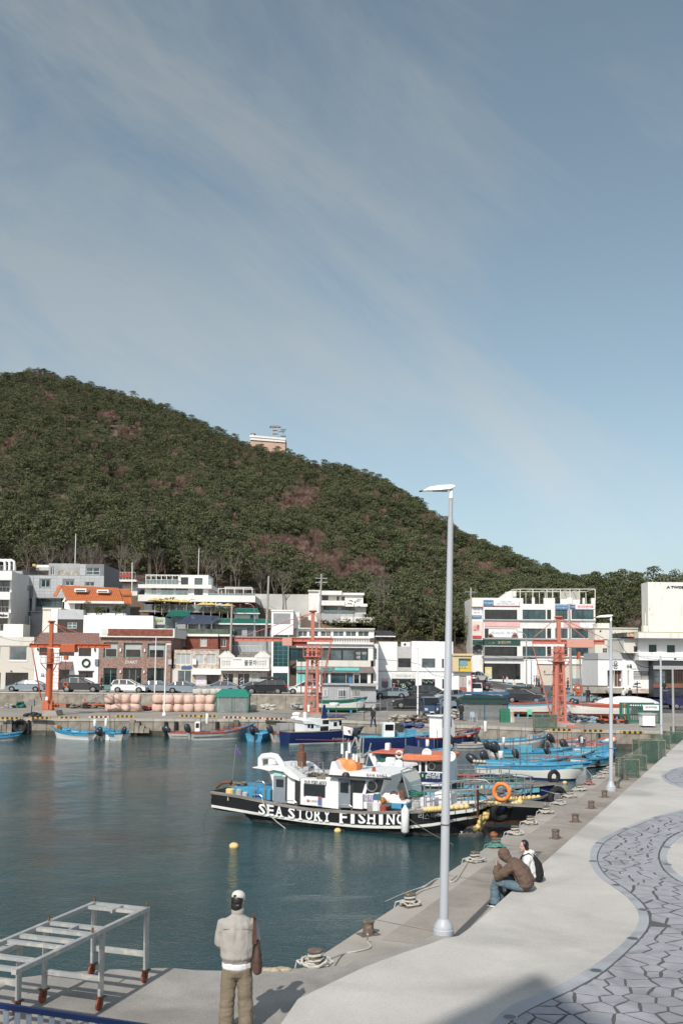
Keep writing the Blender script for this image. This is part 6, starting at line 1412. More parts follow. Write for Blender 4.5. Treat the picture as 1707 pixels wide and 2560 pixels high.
boat('fishing_skiff','blue boat with coral red gunwales, right one close to the quay corner',(1495,1886),(1552,1880),1.9,.75,1.15,(HG,HW,CORAL,CYAN,HG),over=(.4,.6),posts=1,eng=1,extras=[x_buoys(.0,1,BUOYO)])
boat('fishing_boat','long slim sky blue boat with a cream hoop amidships, behind the others',(1345,1897),(1535,1897),1.9,.55,.8,(HW,CYAN,BLUE,CYAN,HW),over=(.3,.3),eng=0,extras=[x_box(.45,.9,.5,.35,OFFW,name='hoop_cover'),x_box(.7,.8,.8,.25,CYAN)],tire=1)
boat('fishing_boat','second long blue boat, its white bow nearest the quay ladder',(1420,1907),(1545,1903),1.8,.55,.85,(HW,BLUE,BLUE,CYAN,BLK),over=(.8,.4),eng=1,tire=0)
boat('fishing_boat','blue and cyan boat with a square cyan wheel box and dark covered outboard',(1285,1900),(1430,1898),1.9,.5,.8,(CYAN,CYAN,BLUE,CYAN,HG),over=(.7,.5),eng=2,extras=[x_box(.25,.9,.7,.75,CYAN,name='wheel_box')],tire=0)
boat('fishing_boat','grey hulled boat with a row of tyre fenders along its side',(1355,1917),(1485,1913),1.8,.55,1.0,(HG,HG,CYAN,CYAN,HG),over=(1.2,.7),eng=1,tire=4,extras=[x_pile(.2,.4,HG)])
boat('fishing_boat','blue boat with a red striped gunwale squeezed between the two nearest moored boats',(1300,1926),(1430,1922),1.8,.5,.75,(HW,REDB,BLUE,CYAN,HG),over=(1.8,.3),eng=1,extras=[x_rack(.3,.8,.4)])
for q_ in(((1255,1892),(1330,1890),'blue skiff with a covered outboard, beyond the cluster of long boats'),((1070,1900),(1135,1897),'small blue skiff drifting just right of the tall front lamp post'),((1450,1890),(1525,1889),'narrow blue skiff tucked behind the coral edged pair')):boat('fishing_skiff',q_[2],q_[0],q_[1],1.6,.5,.75,(HW,CYAN,BLUE,CYAN,HG),over=(.5,.4),extras=[x_pile(.5,.4,NETB),x_light(.3,.8)],posts=5)
boat('fishing_boat','white bow of a small boat poking out under the second lamp post',(1485,1921),(1545,1915),1.7,.6,1.0,(HW,BLUE,BLUE,CYAN,BLK),over=(.6,.5),eng=0,tire=2)
boat('fishing_boat','long white boat with a bright blue gunwale, the nearest of the right hand row',(1200,1940),(1430,1955),2.1,.78,1.15,(HW,BLUE,BLUE,CYAN,NAVY),over=(.4,.9),eng=2,rake=.16,extras=[x_light(.22,.7,-.5,.17),x_buoys(.0,4,mat('tan_float',(.55,.47,.32),.7),dz=.1),x_rack(.45,.9,.35,REDB,1),x_box(.5,1.2,.6,.2,REDB)],posts=5)
# ------------------------------------------------------------ the black fishing boat
Ps=wlp(595,2056);Pb=wlp(1176,2106);ud=(Pb-Ps).normalized();an=math.atan2(ud.y,ud.x);nr=Vector((-ud.y,ud.x,0));Bm=3.1
s0=Ps-ud*1.45+nr*(Bm/2);ss=thing('black_fishing_boat','long black fishing boat with a white cabin and big white lettering along its side','boat',(s0.x,s0.y,0),an);LB=12.6
f=Frame(ss.location,an,'G');nb=-Bm/2
# sheer line read from the side: gunwale height along x
def side(z,x,y,off=nb):return f.p(x,y,off,z)
sheer=[side('G',142,848),side('G',420,885),side('G',740,950),side('G',1060,1005),side('G',1560,1035),side('H',480,790),side('H',700,780),side('H',900,765),side('H',1000,735)]
strb=[side('G',190,985),side('G',420,1022),side('G',740,1075),side('G',1060,1122),side('G',1560,1170),side('H',470,900),side('H',700,884),side('H',850,865)]
def on(T,x):
 for(a,b_),(c,d)in zip(T,T[1:]):
  if x<=c:return b_+(d-b_)*(x-a)/(c-a)
 return T[-1][1]+(T[-1][1]-T[-2][1])/(T[-1][0]-T[-2][0])*(x-T[-1][0])*.4
def halfb(x):
 t=x/LB
 return Bm/2*(.93+.07*math.sin(min(t,.4)/.4*math.pi/2))if t<.62 else Bm/2*max(.03,1-((t-.62)/.38)**2.4)
xs=[LB*i/26 for i in range(27)];vs=[];fs=[];ms=[];K=9
for x in xs:
 zg=on(sheer,x);zs_=on(strb,x);hbm=halfb(x);k=max(0,(x/LB-.78)/.22)
 hstern=max(0,1-x/1.6)
 def X(q):return x-1.55*(k**1.5)*(1-q)
 lowz=.42 if x<1.9 else.14
 pts=[(X(1),hbm+.02,zg),(X(.97),hbm+.02,zg-.13),(X(.95),hbm-.03,zg-.135),(X(.55),hbm*.985-.03,zs_),(X(.52),hbm*.98-.03,zs_-.115),(X(.3),hbm*.93,lowz+.16),(X(.28),hbm*.83,lowz),(X(.2),hbm*.80*(.6 if x<1.9 else 1),min(lowz-.1,.02)if x>=1.9 else.30),(X(.1),0,-.5 if x>=1.9 else.15)]
 for s in(1,-1):
  for a,b_,c in pts:vs.append((a,s*b_,c))
for i in range(len(xs)-1):
 for s in(0,1):
  for j in range(K-1):
   a=i*2*K+s*K+j;fs.append((a,a+1,a+2*K+1,a+2*K));ms.append([2,2,0,1,0,0,3,4][j])
b=MB();b.add(vs,fs);b.m=ms;b.f.append([j for j in range(K)]+[K+j for j in range(K-1,-1,-1)]);b.m.append(0)
b.build('hull',[BLK,HW,WOODW,BOT,ANTI],ss,smooth=30)
# bulbous lower bow
bp_=MB();rr=[.05,.42,.5,.52,.48,.4,.18];px_=[7.2,8.4,9.6,10.6,11.3,11.75,11.95]
bp_.tube([(x,0,.02)for x in px_],[r_ for r_ in rr],14).build('bulbous_bow',BOT,ss,smooth=50)
x0,z0=side('H',808,955);lettering('STORY',10.9,-.50,.16,.62,.13,TXW,ss)
# deck
d=MB();d.sheet([[(x,halfb(x)-.04,on(sheer,x)-.30)for x in xs[:-1]],[(x,-halfb(x)+.04,on(sheer,x)-.30)for x in xs[:-1]]]);d.build('deck',mat('boat_deck',(.42,.42,.40),.7,var=.3,scale=3),ss,fix=False)
# bulwark inside faces
d=MB()
for s in(1,-1):d.sheet([[(x,s*(halfb(x)-.045),on(sheer,x)-.31)for x in xs[:-1]],[(x,s*(halfb(x)-.045),on(sheer,x)-.01)for x in xs[:-1]]])
d.build('bulwark',HW,ss,fix=False)
# name along the hull
def hullmap(xa,za,xb,zb2):
 def fn(u,v,w):
  x=(xa+xb)/2+u;zc=za+(zb2-za)*(x-xa)/(xb-xa);return(x,-(halfb(x)*.99+.012+w),zc+v)
 return fn
for word,(xa,ya,za_),(xb,yb,zb_)in(('SEA',(610,1017,'G'),(852,1043,'G')),('STORY',(888,1055,'G'),(1300,1085,'G')),('FISHING',(1368,1095,'G'),(0,0,'H'))):
 p_=side(za_,xa,ya);q_=side(zb_,xb,yb)if word!='FISHING' else side('H',462,850);wdt=q_[0]-p_[0]
 n_=len(word);cw=wdt/n_
 for i,ch in enumerate(word):
  xc=p_[0]+cw*(i+.5);cwid=cw*(.42 if ch=='I' else.80)
  me=text_mesh(ch,cwid,.46,TXW,fn=hullmap(xc-1,p_[1]+(q_[1]-p_[1])*(xc-1-p_[0])/wdt,xc+1,p_[1]+(q_[1]-p_[1])*(xc+1-p_[0])/wdt),depth=.012,bold=True)
  link(bpy.data.objects.new('letter',me),ss)
  sf=MB();zc=p_[1]+(q_[1]-p_[1])*(xc-p_[0])/wdt
  feet={'I':[(0,1),(0,-1)],'F':[(-.28,1),(-.2,-1)],'T':[(0,-1)],'R':[(-.28,1),(-.25,-1),(.30,-1)],'Y':[(-.3,1),(.3,1),(0,-1)],'E':[(-.28,1),(-.28,-1)],'A':[(-.3,-1),(.3,-1)],'H':[(-.28,1),(.28,1),(-.28,-1),(.28,-1)],'N':[(-.3,1),(.3,1),(-.28,-1)]}.get(ch,[])
  for fx,fz in feet:
   xx=xc+fx*cw;sf.box(xx-.085,-(halfb(xx)*.99+.026),zc+fz*.21-.032,xx+.085,-(halfb(xx)*.99+.004),zc+fz*.21+.032)
  if feet:sf.build('letter_serif',TXW,ss)
for i,ch in enumerate('리스바다'):
 xc,zc=side('H',565+i*42,832);me=text_mesh(ch,.2,.22,TXGY,fn=hullmap(xc-1,zc,xc+1,zc),depth=.01);link(bpy.data.objects.new('small_lettering',me),ss)
# cabin: aft house, middle and wheelhouse
O1=nb+.45;CD=2.2
W1=WPL;GDR=mat('grey_blue_door',(.22,.25,.28),.5,var=.06)
sideprism(f,ss,'aft_canopy',[(562,628),(680,618),(850,622),(905,650),(1000,735),(1000,760),(912,724),(850,672),(760,655),(720,665),(680,655),(640,645),(570,636)],W1,O1-.2,2.6)
sideprism(f,ss,'aft_cabin',[(660,650),(760,655),(860,668),(912,715),(1000,738),(1000,980),(748,940),(748,760),(730,700),(700,668)],W1,O1,CD)
sideprism(f,ss,'middle_cabin',[(1000,735),(1262,750),(1290,730),(1365,742),(1365,1020),(1000,975)],W1,O1-.05,CD+.1)
bx(f,ss,'door',(758,712,880,960),GDR,O1-.03,.03);bx(f,ss,'door_window',(785,740,852,812),DGLASS,O1-.05,.02,bev=0);bx(f,ss,'door_frame',(872,712,884,962),BLACKM,O1-.045,.02,bev=0)
bx(f,ss,'black_post',(958,732,1002,975),BLACKM,O1-.16,.1)
w_=bx(f,ss,'long_window',(1040,785,1240,905),BLACKM,O1-.09,.04,bev=.03);bx(f,ss,'pane',(1050,797,1228,895),DGLASS,O1-.10,.02,bev=0,parent=w_)
bx(f,ss,'notice',(762,650,838,708),mat('mint_notice',(.35,.68,.62),.6),O1-.04,.03,bev=0)
x0,x1,z0,z1=f.rect(1050,752,1252,795,off=O1-.08);lettering('010.3583 6033',(x0+x1)/2,O1-.08,(z0+z1)/2,x1-x0,z1-z0,TXD,ss,depth=.01)
n_=bx(f,ss,'notice_board',(1058,900,1208,985),WPL,O1-.12,.02,bev=0);bx(f,ss,'notice_corner',(1175,902,1206,983),mat('notice_blue_red',(.10,.13,.33),.6,col2=(.5,.06,.08),thr=.55,scale=2.5,thrw=.02),O1-.135,.015,bev=0,parent=n_);x0,z0=f.p(1082,940,O1-.14);MB().lathe([(.06,0),(.06,.012)],(x0,O1-.14,z0),12,'y').build('round_logo',TXR,n_)
lettering('씨스토리호',*(lambda q:(q[0],O1-.14,q[1]))(f.p(1130,943,O1-.14)),.5,.10,TXGY,n_,depth=.01)
# wheelhouse with raked windscreen (R zoom)
sideprism(f,ss,'wheelhouse_roof',[(180,375),(215,200),(250,195),(300,290),(340,318),(560,310),(700,318),(800,345),(880,352),(880,368),(700,392),(420,388),(190,372)],W1,O1-.25,2.7,'R',.04)
sideprism(f,ss,'wheelhouse',[(150,375),(420,388),(605,392),(800,385),(790,465),(740,560),(770,600),(770,735),(150,705)],W1,O1,CD,'R')
bx(f,ss,'roof_edge',(185,366,880,384),BLACKM,O1-.3,.08,'R',0)
bx(f,ss,'door',(292,392,428,712),GDR,O1-.03,.03,'R');bx(f,ss,'door_window',(315,430,405,545),DGLASS,O1-.05,.02,'R',0);bx(f,ss,'dark_doorway',(428,400,455,712),BLACKM,O1-.025,.02,'R',0)
sideprism(f,ss,'side_window',[(455,405),(600,410),(560,552),(455,545)],BLACKM,O1-.03,.03,'R',.01)
sideprism(f,ss,'side_pane',[(465,415),(585,418),(552,540),(465,535)],DGLASS,O1-.045,.02,'R',0)
sideprism(f,ss,'front_window',[(640,412),(800,388),(765,535),(595,555)],BLACKM,O1-.035,.03,'R',.01)
sideprism(f,ss,'front_pane',[(650,420),(722,410),(690,535),(605,545)],DGLASS,O1-.05,.02,'R',0);sideprism(f,ss,'front_pane',[(735,408),(792,398),(758,528),(705,536)],DGLASS,O1-.05,.02,'R',0)
x0,z0=f.p(668,470,O1-.07,'R');MB().torus((x0,O1-.07,z0),.22,.025,20,6,'y').build('window_disc',STEEL,ss)
bx(f,ss,'sign_board',(572,570,685,640),mat('purple_sign',(.28,.20,.36),.5),O1-.04,.03,'R',0);bx(f,ss,'sign_board',(688,560,768,628),mat('dark_teal_sign',(.05,.12,.15),.5),O1-.04,.03,'R',0);x0,z0=f.p(628,605,O1-.06,'R');lettering('갈치',x0,O1-.06,z0,.36,.22,TXW,ss,depth=.01);x0,z0=f.p(728,594,O1-.06,'R');lettering('낚시',x0,O1-.06,z0,.26,.16,BLUE,ss,depth=.01)
x0,z0=f.p(720,355,O1-.32,'R');lettering('010.3583',x0,O1-.32,z0+.02,.9,.10,TXD,ss,depth=.01)
bx(f,ss,'white_locker',(455,555,565,728),W1,O1-.15,.2,'R');x0,z0=f.p(378,345,O1-.3,'R');MB().lathe([(.16,0),(.16,.12),(.10,.2)],(x0,O1-.3,z0-.1),12).build('deck_lamp',BLACKM,ss,smooth=40)
# exhaust stack
x0,z0=f.p(1022,690,0,'G');x1,z1=f.p(1022,490,0,'G');x2,z2=f.p(1028,410,0,'G');MB().lathe([(.20,0),(.20,z1-z0),(.12,z1-z0+.03),(.10,z1-z0+.05),(.10,z2-z0)],(x0,0,z0),16).build('exhaust_stack',RUST,ss,smooth=40)
# aft arch
for y_ in(O1+.2,O1+1.7):
 P=[f.p(x,y,y_,'G')for x,y in((640,620),(640,545),(660,525),(740,520),(790,530),(830,585),(850,622))];MB().tube([(p_[0],y_,p_[1])for p_ in P],[.12,.12,.12,.14,.14,.13,.13],8).build('aft_arch',W1,ss,smooth=50)
x0,z0=f.p(752,590,0,'G');MB().lathe([(.2,-.35),(.2,.35),(.12,.42)],(x0,0,z0),12).build('white_drum',W1,ss,smooth=40)
for x in(665,740):x0,z0=f.p(x,512,O1+.9,'G');MB().lathe([(.09,0),(.09,.14)],(x0,O1+.9,z0-.1),8).build('red_lamp',REDB,ss)
bx(f,ss,'blue_mat',(770,622,848,652),mat('cyan_tarp',(.10,.33,.45),.6),O1+.3,1.4)
# roof clutter: rails, poles, lamps, solar strip
rl_=MB()
for a,c_ in(((905,620),(1020,640)),((1020,655),(1290,690)),((1030,640),(1270,655)),((860,640),(990,715)),((900,650),(1000,725))):
 p_=f.p(*a,O1+.4,'G');q_=f.p(*c_,O1+.4,'G');rl_.tube([(p_[0],O1+.4,p_[1]),(q_[0],O1+.4,q_[1])],.02,5)
for x in(925,985,1090,1180):
 p_=f.p(x,640,O1+.5,'G');rl_.tube([(p_[0],O1+.5,p_[1]-.2),(p_[0],O1+.5,p_[1]+.25),(p_[0]+.2,O1+.5,p_[1]+.3),(p_[0]+.25,O1+.5,p_[1]-.2)],.02,5)
rl_.build('roof_rail',STEEL,ss)
for q_ in((1035,625,1085,660),(1235,655,1282,688),(1270,668,1320,700)):bx(f,ss,'flood_lamp',q_,TXGY,O1+.2,.3)
x0,x1,z0,z1=f.rect(1015,695,1270,735,off=O1+.2);hp_=MB()
for k in range(16):hp_.ball((random.uniform(x0,x1),O1+.5+random.uniform(-.3,.9),random.uniform(z0,z0+.12)),random.uniform(.1,.2),7,5,(1.3,1,.5))
hp_.build('roof_gear',NETB,ss);bx(f,ss,'blue_bundle',(1078,620,1115,660),NAVY,O1+.6,.3)
# orange life rafts and mast cluster on the wheelhouse
for k,(x,y)in enumerate(((335,250),(430,262))):
 x0,z0=f.p(x,y,O1+.5,'R');MB().lathe([(.14,-.42),(.34,-.32),(.36,0),(.34,.32),(.14,.42)],(x0,O1+.7,z0),12,'y').build('orange_raft',BUOYO,ss,smooth=40)
ms_=MB()
for(x0_,y0_),(x1_,y1_)in(((350,210),(330,-10)),((440,210),(415,-30)),((365,210),(465,-60)),((520,300),(540,-90)),((560,300),(565,-70)),((500,250),(545,100)),((480,180),(650,75)),((480,220),(640,80)),((600,250),(650,-10)),((380,215),(400,-60)),((525,60),(525,-60))):
 p_=f.p(x0_,y0_,O1+.9,'R');q_=f.p(x1_,y1_,O1+.9,'R');ms_.tube([(p_[0],O1+.9,p_[1]),(q_[0],O1+1.0,q_[1])],.028,5)
ms_.build('mast_cluster',STEEL,ss)
for x0_,y0_,x1_,y1_,m_ in((375,80,400,220,W1),(450,110,480,200,W1),(480,120,515,200,W1),(330,-5,345,110,W1),(410,-15,425,100,W1)):
 p_=f.p((x0_+x1_)/2,y1_,O1+.6,'R');q_=f.p((x0_+x1_)/2,y0_,O1+.6,'R');MB().tube([(p_[0],O1+.6,p_[1]),(q_[0],O1+.6,q_[1])],.06,8).build('white_pole',m_,ss)
x0,z0=f.p(280,195,O1+.7,'R');MB().ball((x0,O1+.7,z0),.16,10,6,(1.2,1,.8)).build('search_light',BLACKM,ss)
for(x,y)in((530,130),(515,180),(560,185)):x0,z0=f.p(x,y,O1+.9,'R');MB().box(x0-.12,O1+.8,z0-.1,x0+.12,O1+1,z0+.1).build('mast_lamp',HG,ss)
x0,z0=f.p(690,300,O1+.1,'R');MB().lathe([(.09,0),(.07,.2)],(x0,O1+.1,z0-.05),8).build('red_lamp',REDB,ss)
# aft deck gear
bx(f,ss,'blue_hold',(365,815,735,930),BLUE,nb+.35,1.6);bx(f,ss,'blue_chair',(565,850,640,925),mat('blue_plastic',(.03,.18,.42),.5),nb+.15,.35);bx(f,ss,'blue_tub',(625,835,730,935),BLUE,nb+.2,.9)
for k,(x,y,r_,h_,m_)in enumerate(((352,880,.19,.5,BUOYY),(435,895,.13,.55,HG),(492,895,.13,.42,HG))):x0,z0=f.p(x,y,nb+.25);MB().lathe([(r_,0),(r_*1.05,h_*.9),(r_*.8,h_)],(x0,nb+.3,z0-.25),12).build('bucket',m_,ss)
hp_=MB()
for k in range(26):x0,z0=f.p(random.uniform(375,480),random.uniform(770,805),nb+.6);hp_.ball((x0,nb+.6+random.uniform(-.2,.3),z0),random.uniform(.07,.14),7,5,(1.4,1,.5))
hp_.build('rope_heap',NETB,ss);
P=[f.p(x,y,nb+.2)for x,y in((215,820),(270,775),(330,770),(360,762))];MB().tube([(p_[0],nb+.3,p_[1])for p_ in P],.07,7).build('rusty_roller',RUST,ss)
for(xa,ya,xb)in((590,755,680),(560,880,655),(875,935,975),(1380,975,1490)):
 p_=f.p(xa,ya,nb+.05);q_=f.p(xb,ya+8,nb+.05);zb_=on(sheer,p_[0]);MB().tube([(p_[0],nb+.05,zb_-.02),(p_[0],nb+.05,p_[1]-.05),(p_[0]+.1,nb+.05,p_[1]),(q_[0]-.1,nb+.05,q_[1]),(q_[0],nb+.05,q_[1]-.06),(q_[0],nb+.05,on(sheer,q_[0])-.02)],.022,6).build('grab_rail',STEEL,ss)
fl_=MB();p_=f.p(368,780,nb+.4);q_=f.p(412,415,nb+.4);fl_.tube([(p_[0],nb+.4,p_[1]-.2),(q_[0],nb+.4,q_[1])],.015,5).build('flag_staff',STEEL,ss)
P=[f.p(x,y,nb+.4)for x,y in((402,512),(414,430),(448,470),(475,525),(440,515))];MB().prism(P,nb+.39,nb+.41).build('flag',mat('purple_flag',(.11,.09,.20),.8,var=.4,scale=4),ss)
# foredeck: boxes, tubs, nets, rails, floats
def rb(name,q_,m_,off,dep,zoom='R',bev=.03):return bx(f,ss,name,q_,m_,off,dep,zoom,bev)
rb('white_cool_box',(1205,605,1365,712),mat('lilac_white_box',(.68,.66,.72),.5),nb+.3,.7);rb('white_cool_box',(1370,545,1560,680),WPL,nb+.9,.8);rb('grey_box',(1120,650,1200,715),HG,nb+.3,.5);rb('cyan_bin',(885,665,1000,728),BLUE,nb+.25,.6);rb('cyan_bin',(1015,670,1060,728),BLUE,nb+.25,.6);rb('white_shelf',(860,645,1062,668),W1,nb+.3,.9)
for x,y,r_,h_,m_ in((650,700,.16,.45,HG),(718,700,.20,.45,W1),(795,700,.15,.32,REDB)):x0,z0=f.p(x,y,nb+.3,'R');MB().lathe([(r_*.8,0),(r_,h_)],(x0,nb+.35,z0-.3),12).build('bucket',m_,ss)
hp_=MB();
for k in range(18):x0,z0=f.p(random.uniform(690,810),random.uniform(615,650),nb+.7,'R');hp_.ball((x0,nb+.7+random.uniform(-.2,.2),z0),random.uniform(.08,.14),7,5)
hp_.build('orange_net_heap',mat('orange_net',(.45,.20,.04),.9,var=.5,scale=16,bump=.8),ss)
hp_=MB()
for k in range(22):x0,z0=f.p(random.uniform(1110,1250),random.uniform(535,580),nb+1.2,'R');hp_.ball((x0,nb+1.2+random.uniform(-.3,.3),z0),random.uniform(.08,.15),7,5,(1.4,1,.5))
hp_.build('green_net_heap',NETG,ss)
x0,z0=f.p(872,610,nb+.9,'R');MB().lathe([(.2,-.45),(.24,-.3),(.24,.3),(.2,.45)],(x0+.1,nb+.9,z0),12,'x').build('white_drum',W1,ss,smooth=40)
x0,z0=f.p(918,580,nb+.8,'R');MB().torus((x0,nb+.8,z0),.15,.06,14,6).build('hauler_wheel',RUST,ss);rb('rusty_plate',(968,515,1024,636),RUST,nb+.7,.05)
fd=side('R',1060,850);MB().tube([(fd[0],nb-.2,fd[1]+.62),(fd[0],nb-.2,fd[1]+.5),(fd[0],nb-.2,fd[1]+.42),(fd[0],nb-.2,fd[1]-.42),(fd[0],nb-.2,fd[1]-.5)],[.02,.10,.16,.16,.09],12).build('white_fender',WPL,ss,smooth=50);MB().tube([(fd[0],nb-.2,fd[1]+.6),(fd[0]+.02,nb-.05,on(sheer,fd[0])+.35)],.015,5).build('fender_rope',REDB,ss)
gt=MB()
for y_ in(nb+.1,nb+.9):
 P=[f.p(x,y,y_,'R')for x,y in((1080,600),(1000,300),(1075,265))];gt.tube([(p_[0],y_,p_[1])for p_ in P],.035,6)
gt.build('gantry',STEEL,ss)
rr_=MB()
def railrun(z,pts,off,r=.025,leg=None):
 P=[f.p(x,y,off,z)for x,y in pts];P3=[(p_[0],off,p_[1])for p_ in P];rr_.tube(P3,r,6)
for off in(nb+.05,-nb-.1):
 railrun('S',[(0,262),(120,245),(290,235),(480,205),(640,195),(740,205),(780,240),(760,290)],off);railrun('S',[(130,375),(280,345),(480,305),(700,290)],off)
 for x,yt,yb in((118,245,480),(490,200,440),(630,195,470),(740,290,430),(180,245,480),(390,215,470),(560,200,440)):railrun('S',[(x,yt),(x+5,yb)],off)
rr_.build('bow_rail',STEEL,ss)
pl_=MB();P=[side('S',550,470),side('S',820,430),side('S',1060,395)]
sp=[(LB-.6,on(sheer,LB-.6)),(LB+2.2,on(sheer,LB-.6)+.22)];pl_.prism([(sp[0][0],-.75),(sp[1][0],-.45),(sp[1][0],.45),(sp[0][0],.75)],sp[0][1]-.1,sp[0][1]+.0,axis='z').build('bow_platform',WOODW,ss)
def floats(z,pts,n_,off,r=.115):
 P=[f.p(x,y,off,z)for x,y in pts]
 for i in range(n_):
  t_=i/(n_-1)*(len(P)-1);k=min(int(t_),len(P)-2);q_=t_-k;x=P[k][0]+(P[k+1][0]-P[k][0])*q_;z_=P[k][1]+(P[k+1][1]-P[k][1])*q_
  MB().ball((x,off,z_),r*random.uniform(.9,1.1),9,6,(1.05,.95,.95)).build('float',BUOYY,ss,smooth=True)
floats('S',[(135,498),(250,490),(380,478),(545,468)],11,nb-.1);floats('S',[(740,443),(830,438),(920,415)],6,-.6);floats('S',[(975,455),(1080,420)],4,-.4)
lr=f.p(898,320,-.7,'S');o=MB().torus((lr[0],-.7,lr[1]),.31,.085,24,8,'y').build('life_ring',BUOYO,ss,smooth=True)
for k in range(4):
 a=k*math.pi/2+.4;MB().torus((lr[0]+.31*math.cos(a),-.7,lr[1]+.31*math.sin(a)),.088,.012,10,4,'y').build('ring_band',WPL,o)
pst=f.p(655,255,-1.0,'S');pse=f.p(660,575,-1.0,'S');MB().tube([(pst[0],-1.0,pst[1]),(pse[0],-1.0,pse[1])],.05,7).build('rusty_post',RUST,ss)
ty=f.p(890,510,-.3,'S');MB().torus((ty[0],-.3,ty[1]),.36,.15,20,8,'y',rot=Matrix.Rotation(.5,3,'Y')@Matrix.Rotation(.9,3,'Z')).build('tyre_fender',TYRE,ss,smooth=True)
# sausage of floats hanging under the bow
sg=[f.p(x,y,-.2,'S')for x,y in((760,520),(720,580),(690,640),(655,690))]
for i in range(20):
 t_=i/19*3;k=min(int(t_),2);q_=t_-k;x=sg[k][0]+(sg[k+1][0]-sg[k][0])*q_;z_=sg[k][1]+(sg[k+1][1]-sg[k][1])*q_
 MB().ball((x+random.uniform(-.1,.1),-.2+random.uniform(-.12,.12),z_),.12,8,6).build('float',BUOYY,ss,smooth=True)
# neighbours rafted behind it
def nboat(name,label,k,shift,Lx,z,build):
 o_=s0+nr*(Bm*.5+.3+k)+ud*shift;t=thing(name,label,'boat',(o_.x,o_.y,0),an);ff=Frame(t.location,an,z);build(t,ff);return t
def n1b(t,ff):
 hull(9.6,2.6,1.0,1.5,t,HW,HW,WOODW,CYAN,BOT,deckz=.3)
 y0=-1.0
 sideprism(ff,t,'cabin',[(790,470),(850,340),(870,330),(1000,310),(1060,440),(1070,640),(760,640)],mat('worn_white_paint',(.66,.65,.60),.5,var=.1,scale=2,col2=(.45,.40,.3),thr=.7),y0,1.9,'R');sideprism(ff,t,'cabin_roof',[(590,270),(700,240),(980,262),(1000,290),(870,330),(600,300)],WPL,y0-.2,2.3,'R')
 sideprism(ff,t,'windscreen',[(880,350),(985,325),(1030,430),(905,445)],DGLASS,y0-.02,.02,'R',0);sideprism(ff,t,'side_window',[(800,405),(825,390),(850,470),(795,465)],DGLASS,y0-.02,.02,'R',0)
 for x,y in((828,248),(978,222)):a,c_=ff.p(x,y,y0+.3,'R');MB().lathe([(.20,0),(.20,.06),(.08,.16)],(a,y0+.2,c_),14,'y').build('white_horn',WPL,t,smooth=40);MB().torus((a,y0+.19,c_),.17,.03,16,6).build('horn_rim',WPL,t)
 a,c_=ff.p(880,185,y0+.8,'R');MB().lathe([(.22,-.14),(.24,-.08),(.24,.08),(.2,.14)],(a,y0+.8,c_),14).build('radar_dome',WPL,t,smooth=40);bx(ff,t,'locker',(880,640,1062,720),BLUE,y0-.1,1.0,'R')
nboat('white_boat','worn white boat with a raked windscreen and two round white horns',.9,2.4,9,'R',n1b)
def n2b(t,ff):
 hull(10.5,2.8,1.1,1.6,t,NAVY,NAVY,WOODW,CYAN,BLK,deckz=.3);y0=-1.1
 bx(ff,t,'cabin',(1020,185,1480,470),WPL,y0,2.0,'R');sideprism(ff,t,'orange_roof',[(995,160),(1030,112),(1100,120),(1440,130),(1475,150),(1475,185),(1240,192),(1020,180)],mat('orange_roof_paint',(.62,.19,.09),.6,var=.1,scale=3),y0-.25,2.5,'R');bx(ff,t,'blue_panel',(1212,322,1480,428),NAVY,y0-.03,.03,'R',0);bx(ff,t,'orange_band',(1022,265,1108,305),mat('orange_red_band',(.50,.12,.05),.6),y0-.03,.03,'R',0);bx(ff,t,'blue_band',(1022,305,1108,440),NAVY,y0-.035,.03,'R',0)
 bx(ff,t,'door_window',(1125,208,1195,305),DGLASS,y0-.02,.02,'R',.02);bx(ff,t,'narrow_window',(1218,203,1265,310),DGLASS,y0-.02,.02,'R',.03);bx(ff,t,'side_window',(1285,200,1475,308),BLACKM,y0-.02,.02,'R',.02);bx(ff,t,'side_pane',(1300,210,1378,298),DGLASS,y0-.035,.02,'R',0);a,c_=ff.p(1338,250,y0-.05,'R');MB().torus((a,y0-.05,c_),.16,.02,16,6).build('window_disc',STEEL,t)
 a,c_=ff.p(1360,345,y0-.06,'R');lettering('리스타',a,y0-.06,c_,.62,.2,TXW,t,depth=.01,bold=True);a,c_=ff.p(1362,378,y0-.06,'R');lettering('010 4580 9260',a,y0-.06,c_,.6,.08,TXW,t,depth=.01)
 for q_ in((1222,335,1245,370),(1268,345,1290,388)):bx(ff,t,'notice',q_,mat('green_notice',(.35,.5,.25),.6),y0-.05,.015,'R',0)
 pc=ff.p(1165,100,y0+.5,'R');sp_=MB().beam((pc[0]-.55,y0+.3,pc[1]+.12),(pc[0]+.6,y0+.3,pc[1]+.02),.06,.5,up=(0,.5,1)).build('solar_panel',pv,t)
 for x,y in((1290,105),(1560,140)):a,c_=ff.p(x,y,y0+.2,'R');MB().lathe([(.24,0),(.24,.06),(.1,.18)],(a,y0+.1,c_),14,'y').build('white_horn',WPL,t,smooth=40);MB().torus((a,y0+.09,c_),.2,.035,16,6).build('horn_rim',WPL,t)
 for x,y0_,y1_ in((1045,-60,115),(1190,-40,70)):a,c_=ff.p(x,y1_,0,'R');a2,c2_=ff.p(x,y0_,0,'R');MB().tube([(a,0,c_),(a2,0,c2_)],.02,5).build('aerial',STEEL,t)
 r_=MB()
 for off in(y0-.2,1.2):
  for pts in([(1100,470),(1480,430),(1900,425)],[(1100,600),(1480,580)]):
   P=[ff.p(x,y,off,'R')for x,y in pts];r_.tube([(p_[0],off,p_[1])for p_ in P],.022,5)
 for x in(1165,1260,1320,1420):p_=ff.p(x,450,y0-.2,'R');r_.tube([(p_[0],y0-.2,p_[1]),(p_[0],y0-.2,p_[1]-.75)],.02,5)
 r_.build('handrail',STEEL,t)
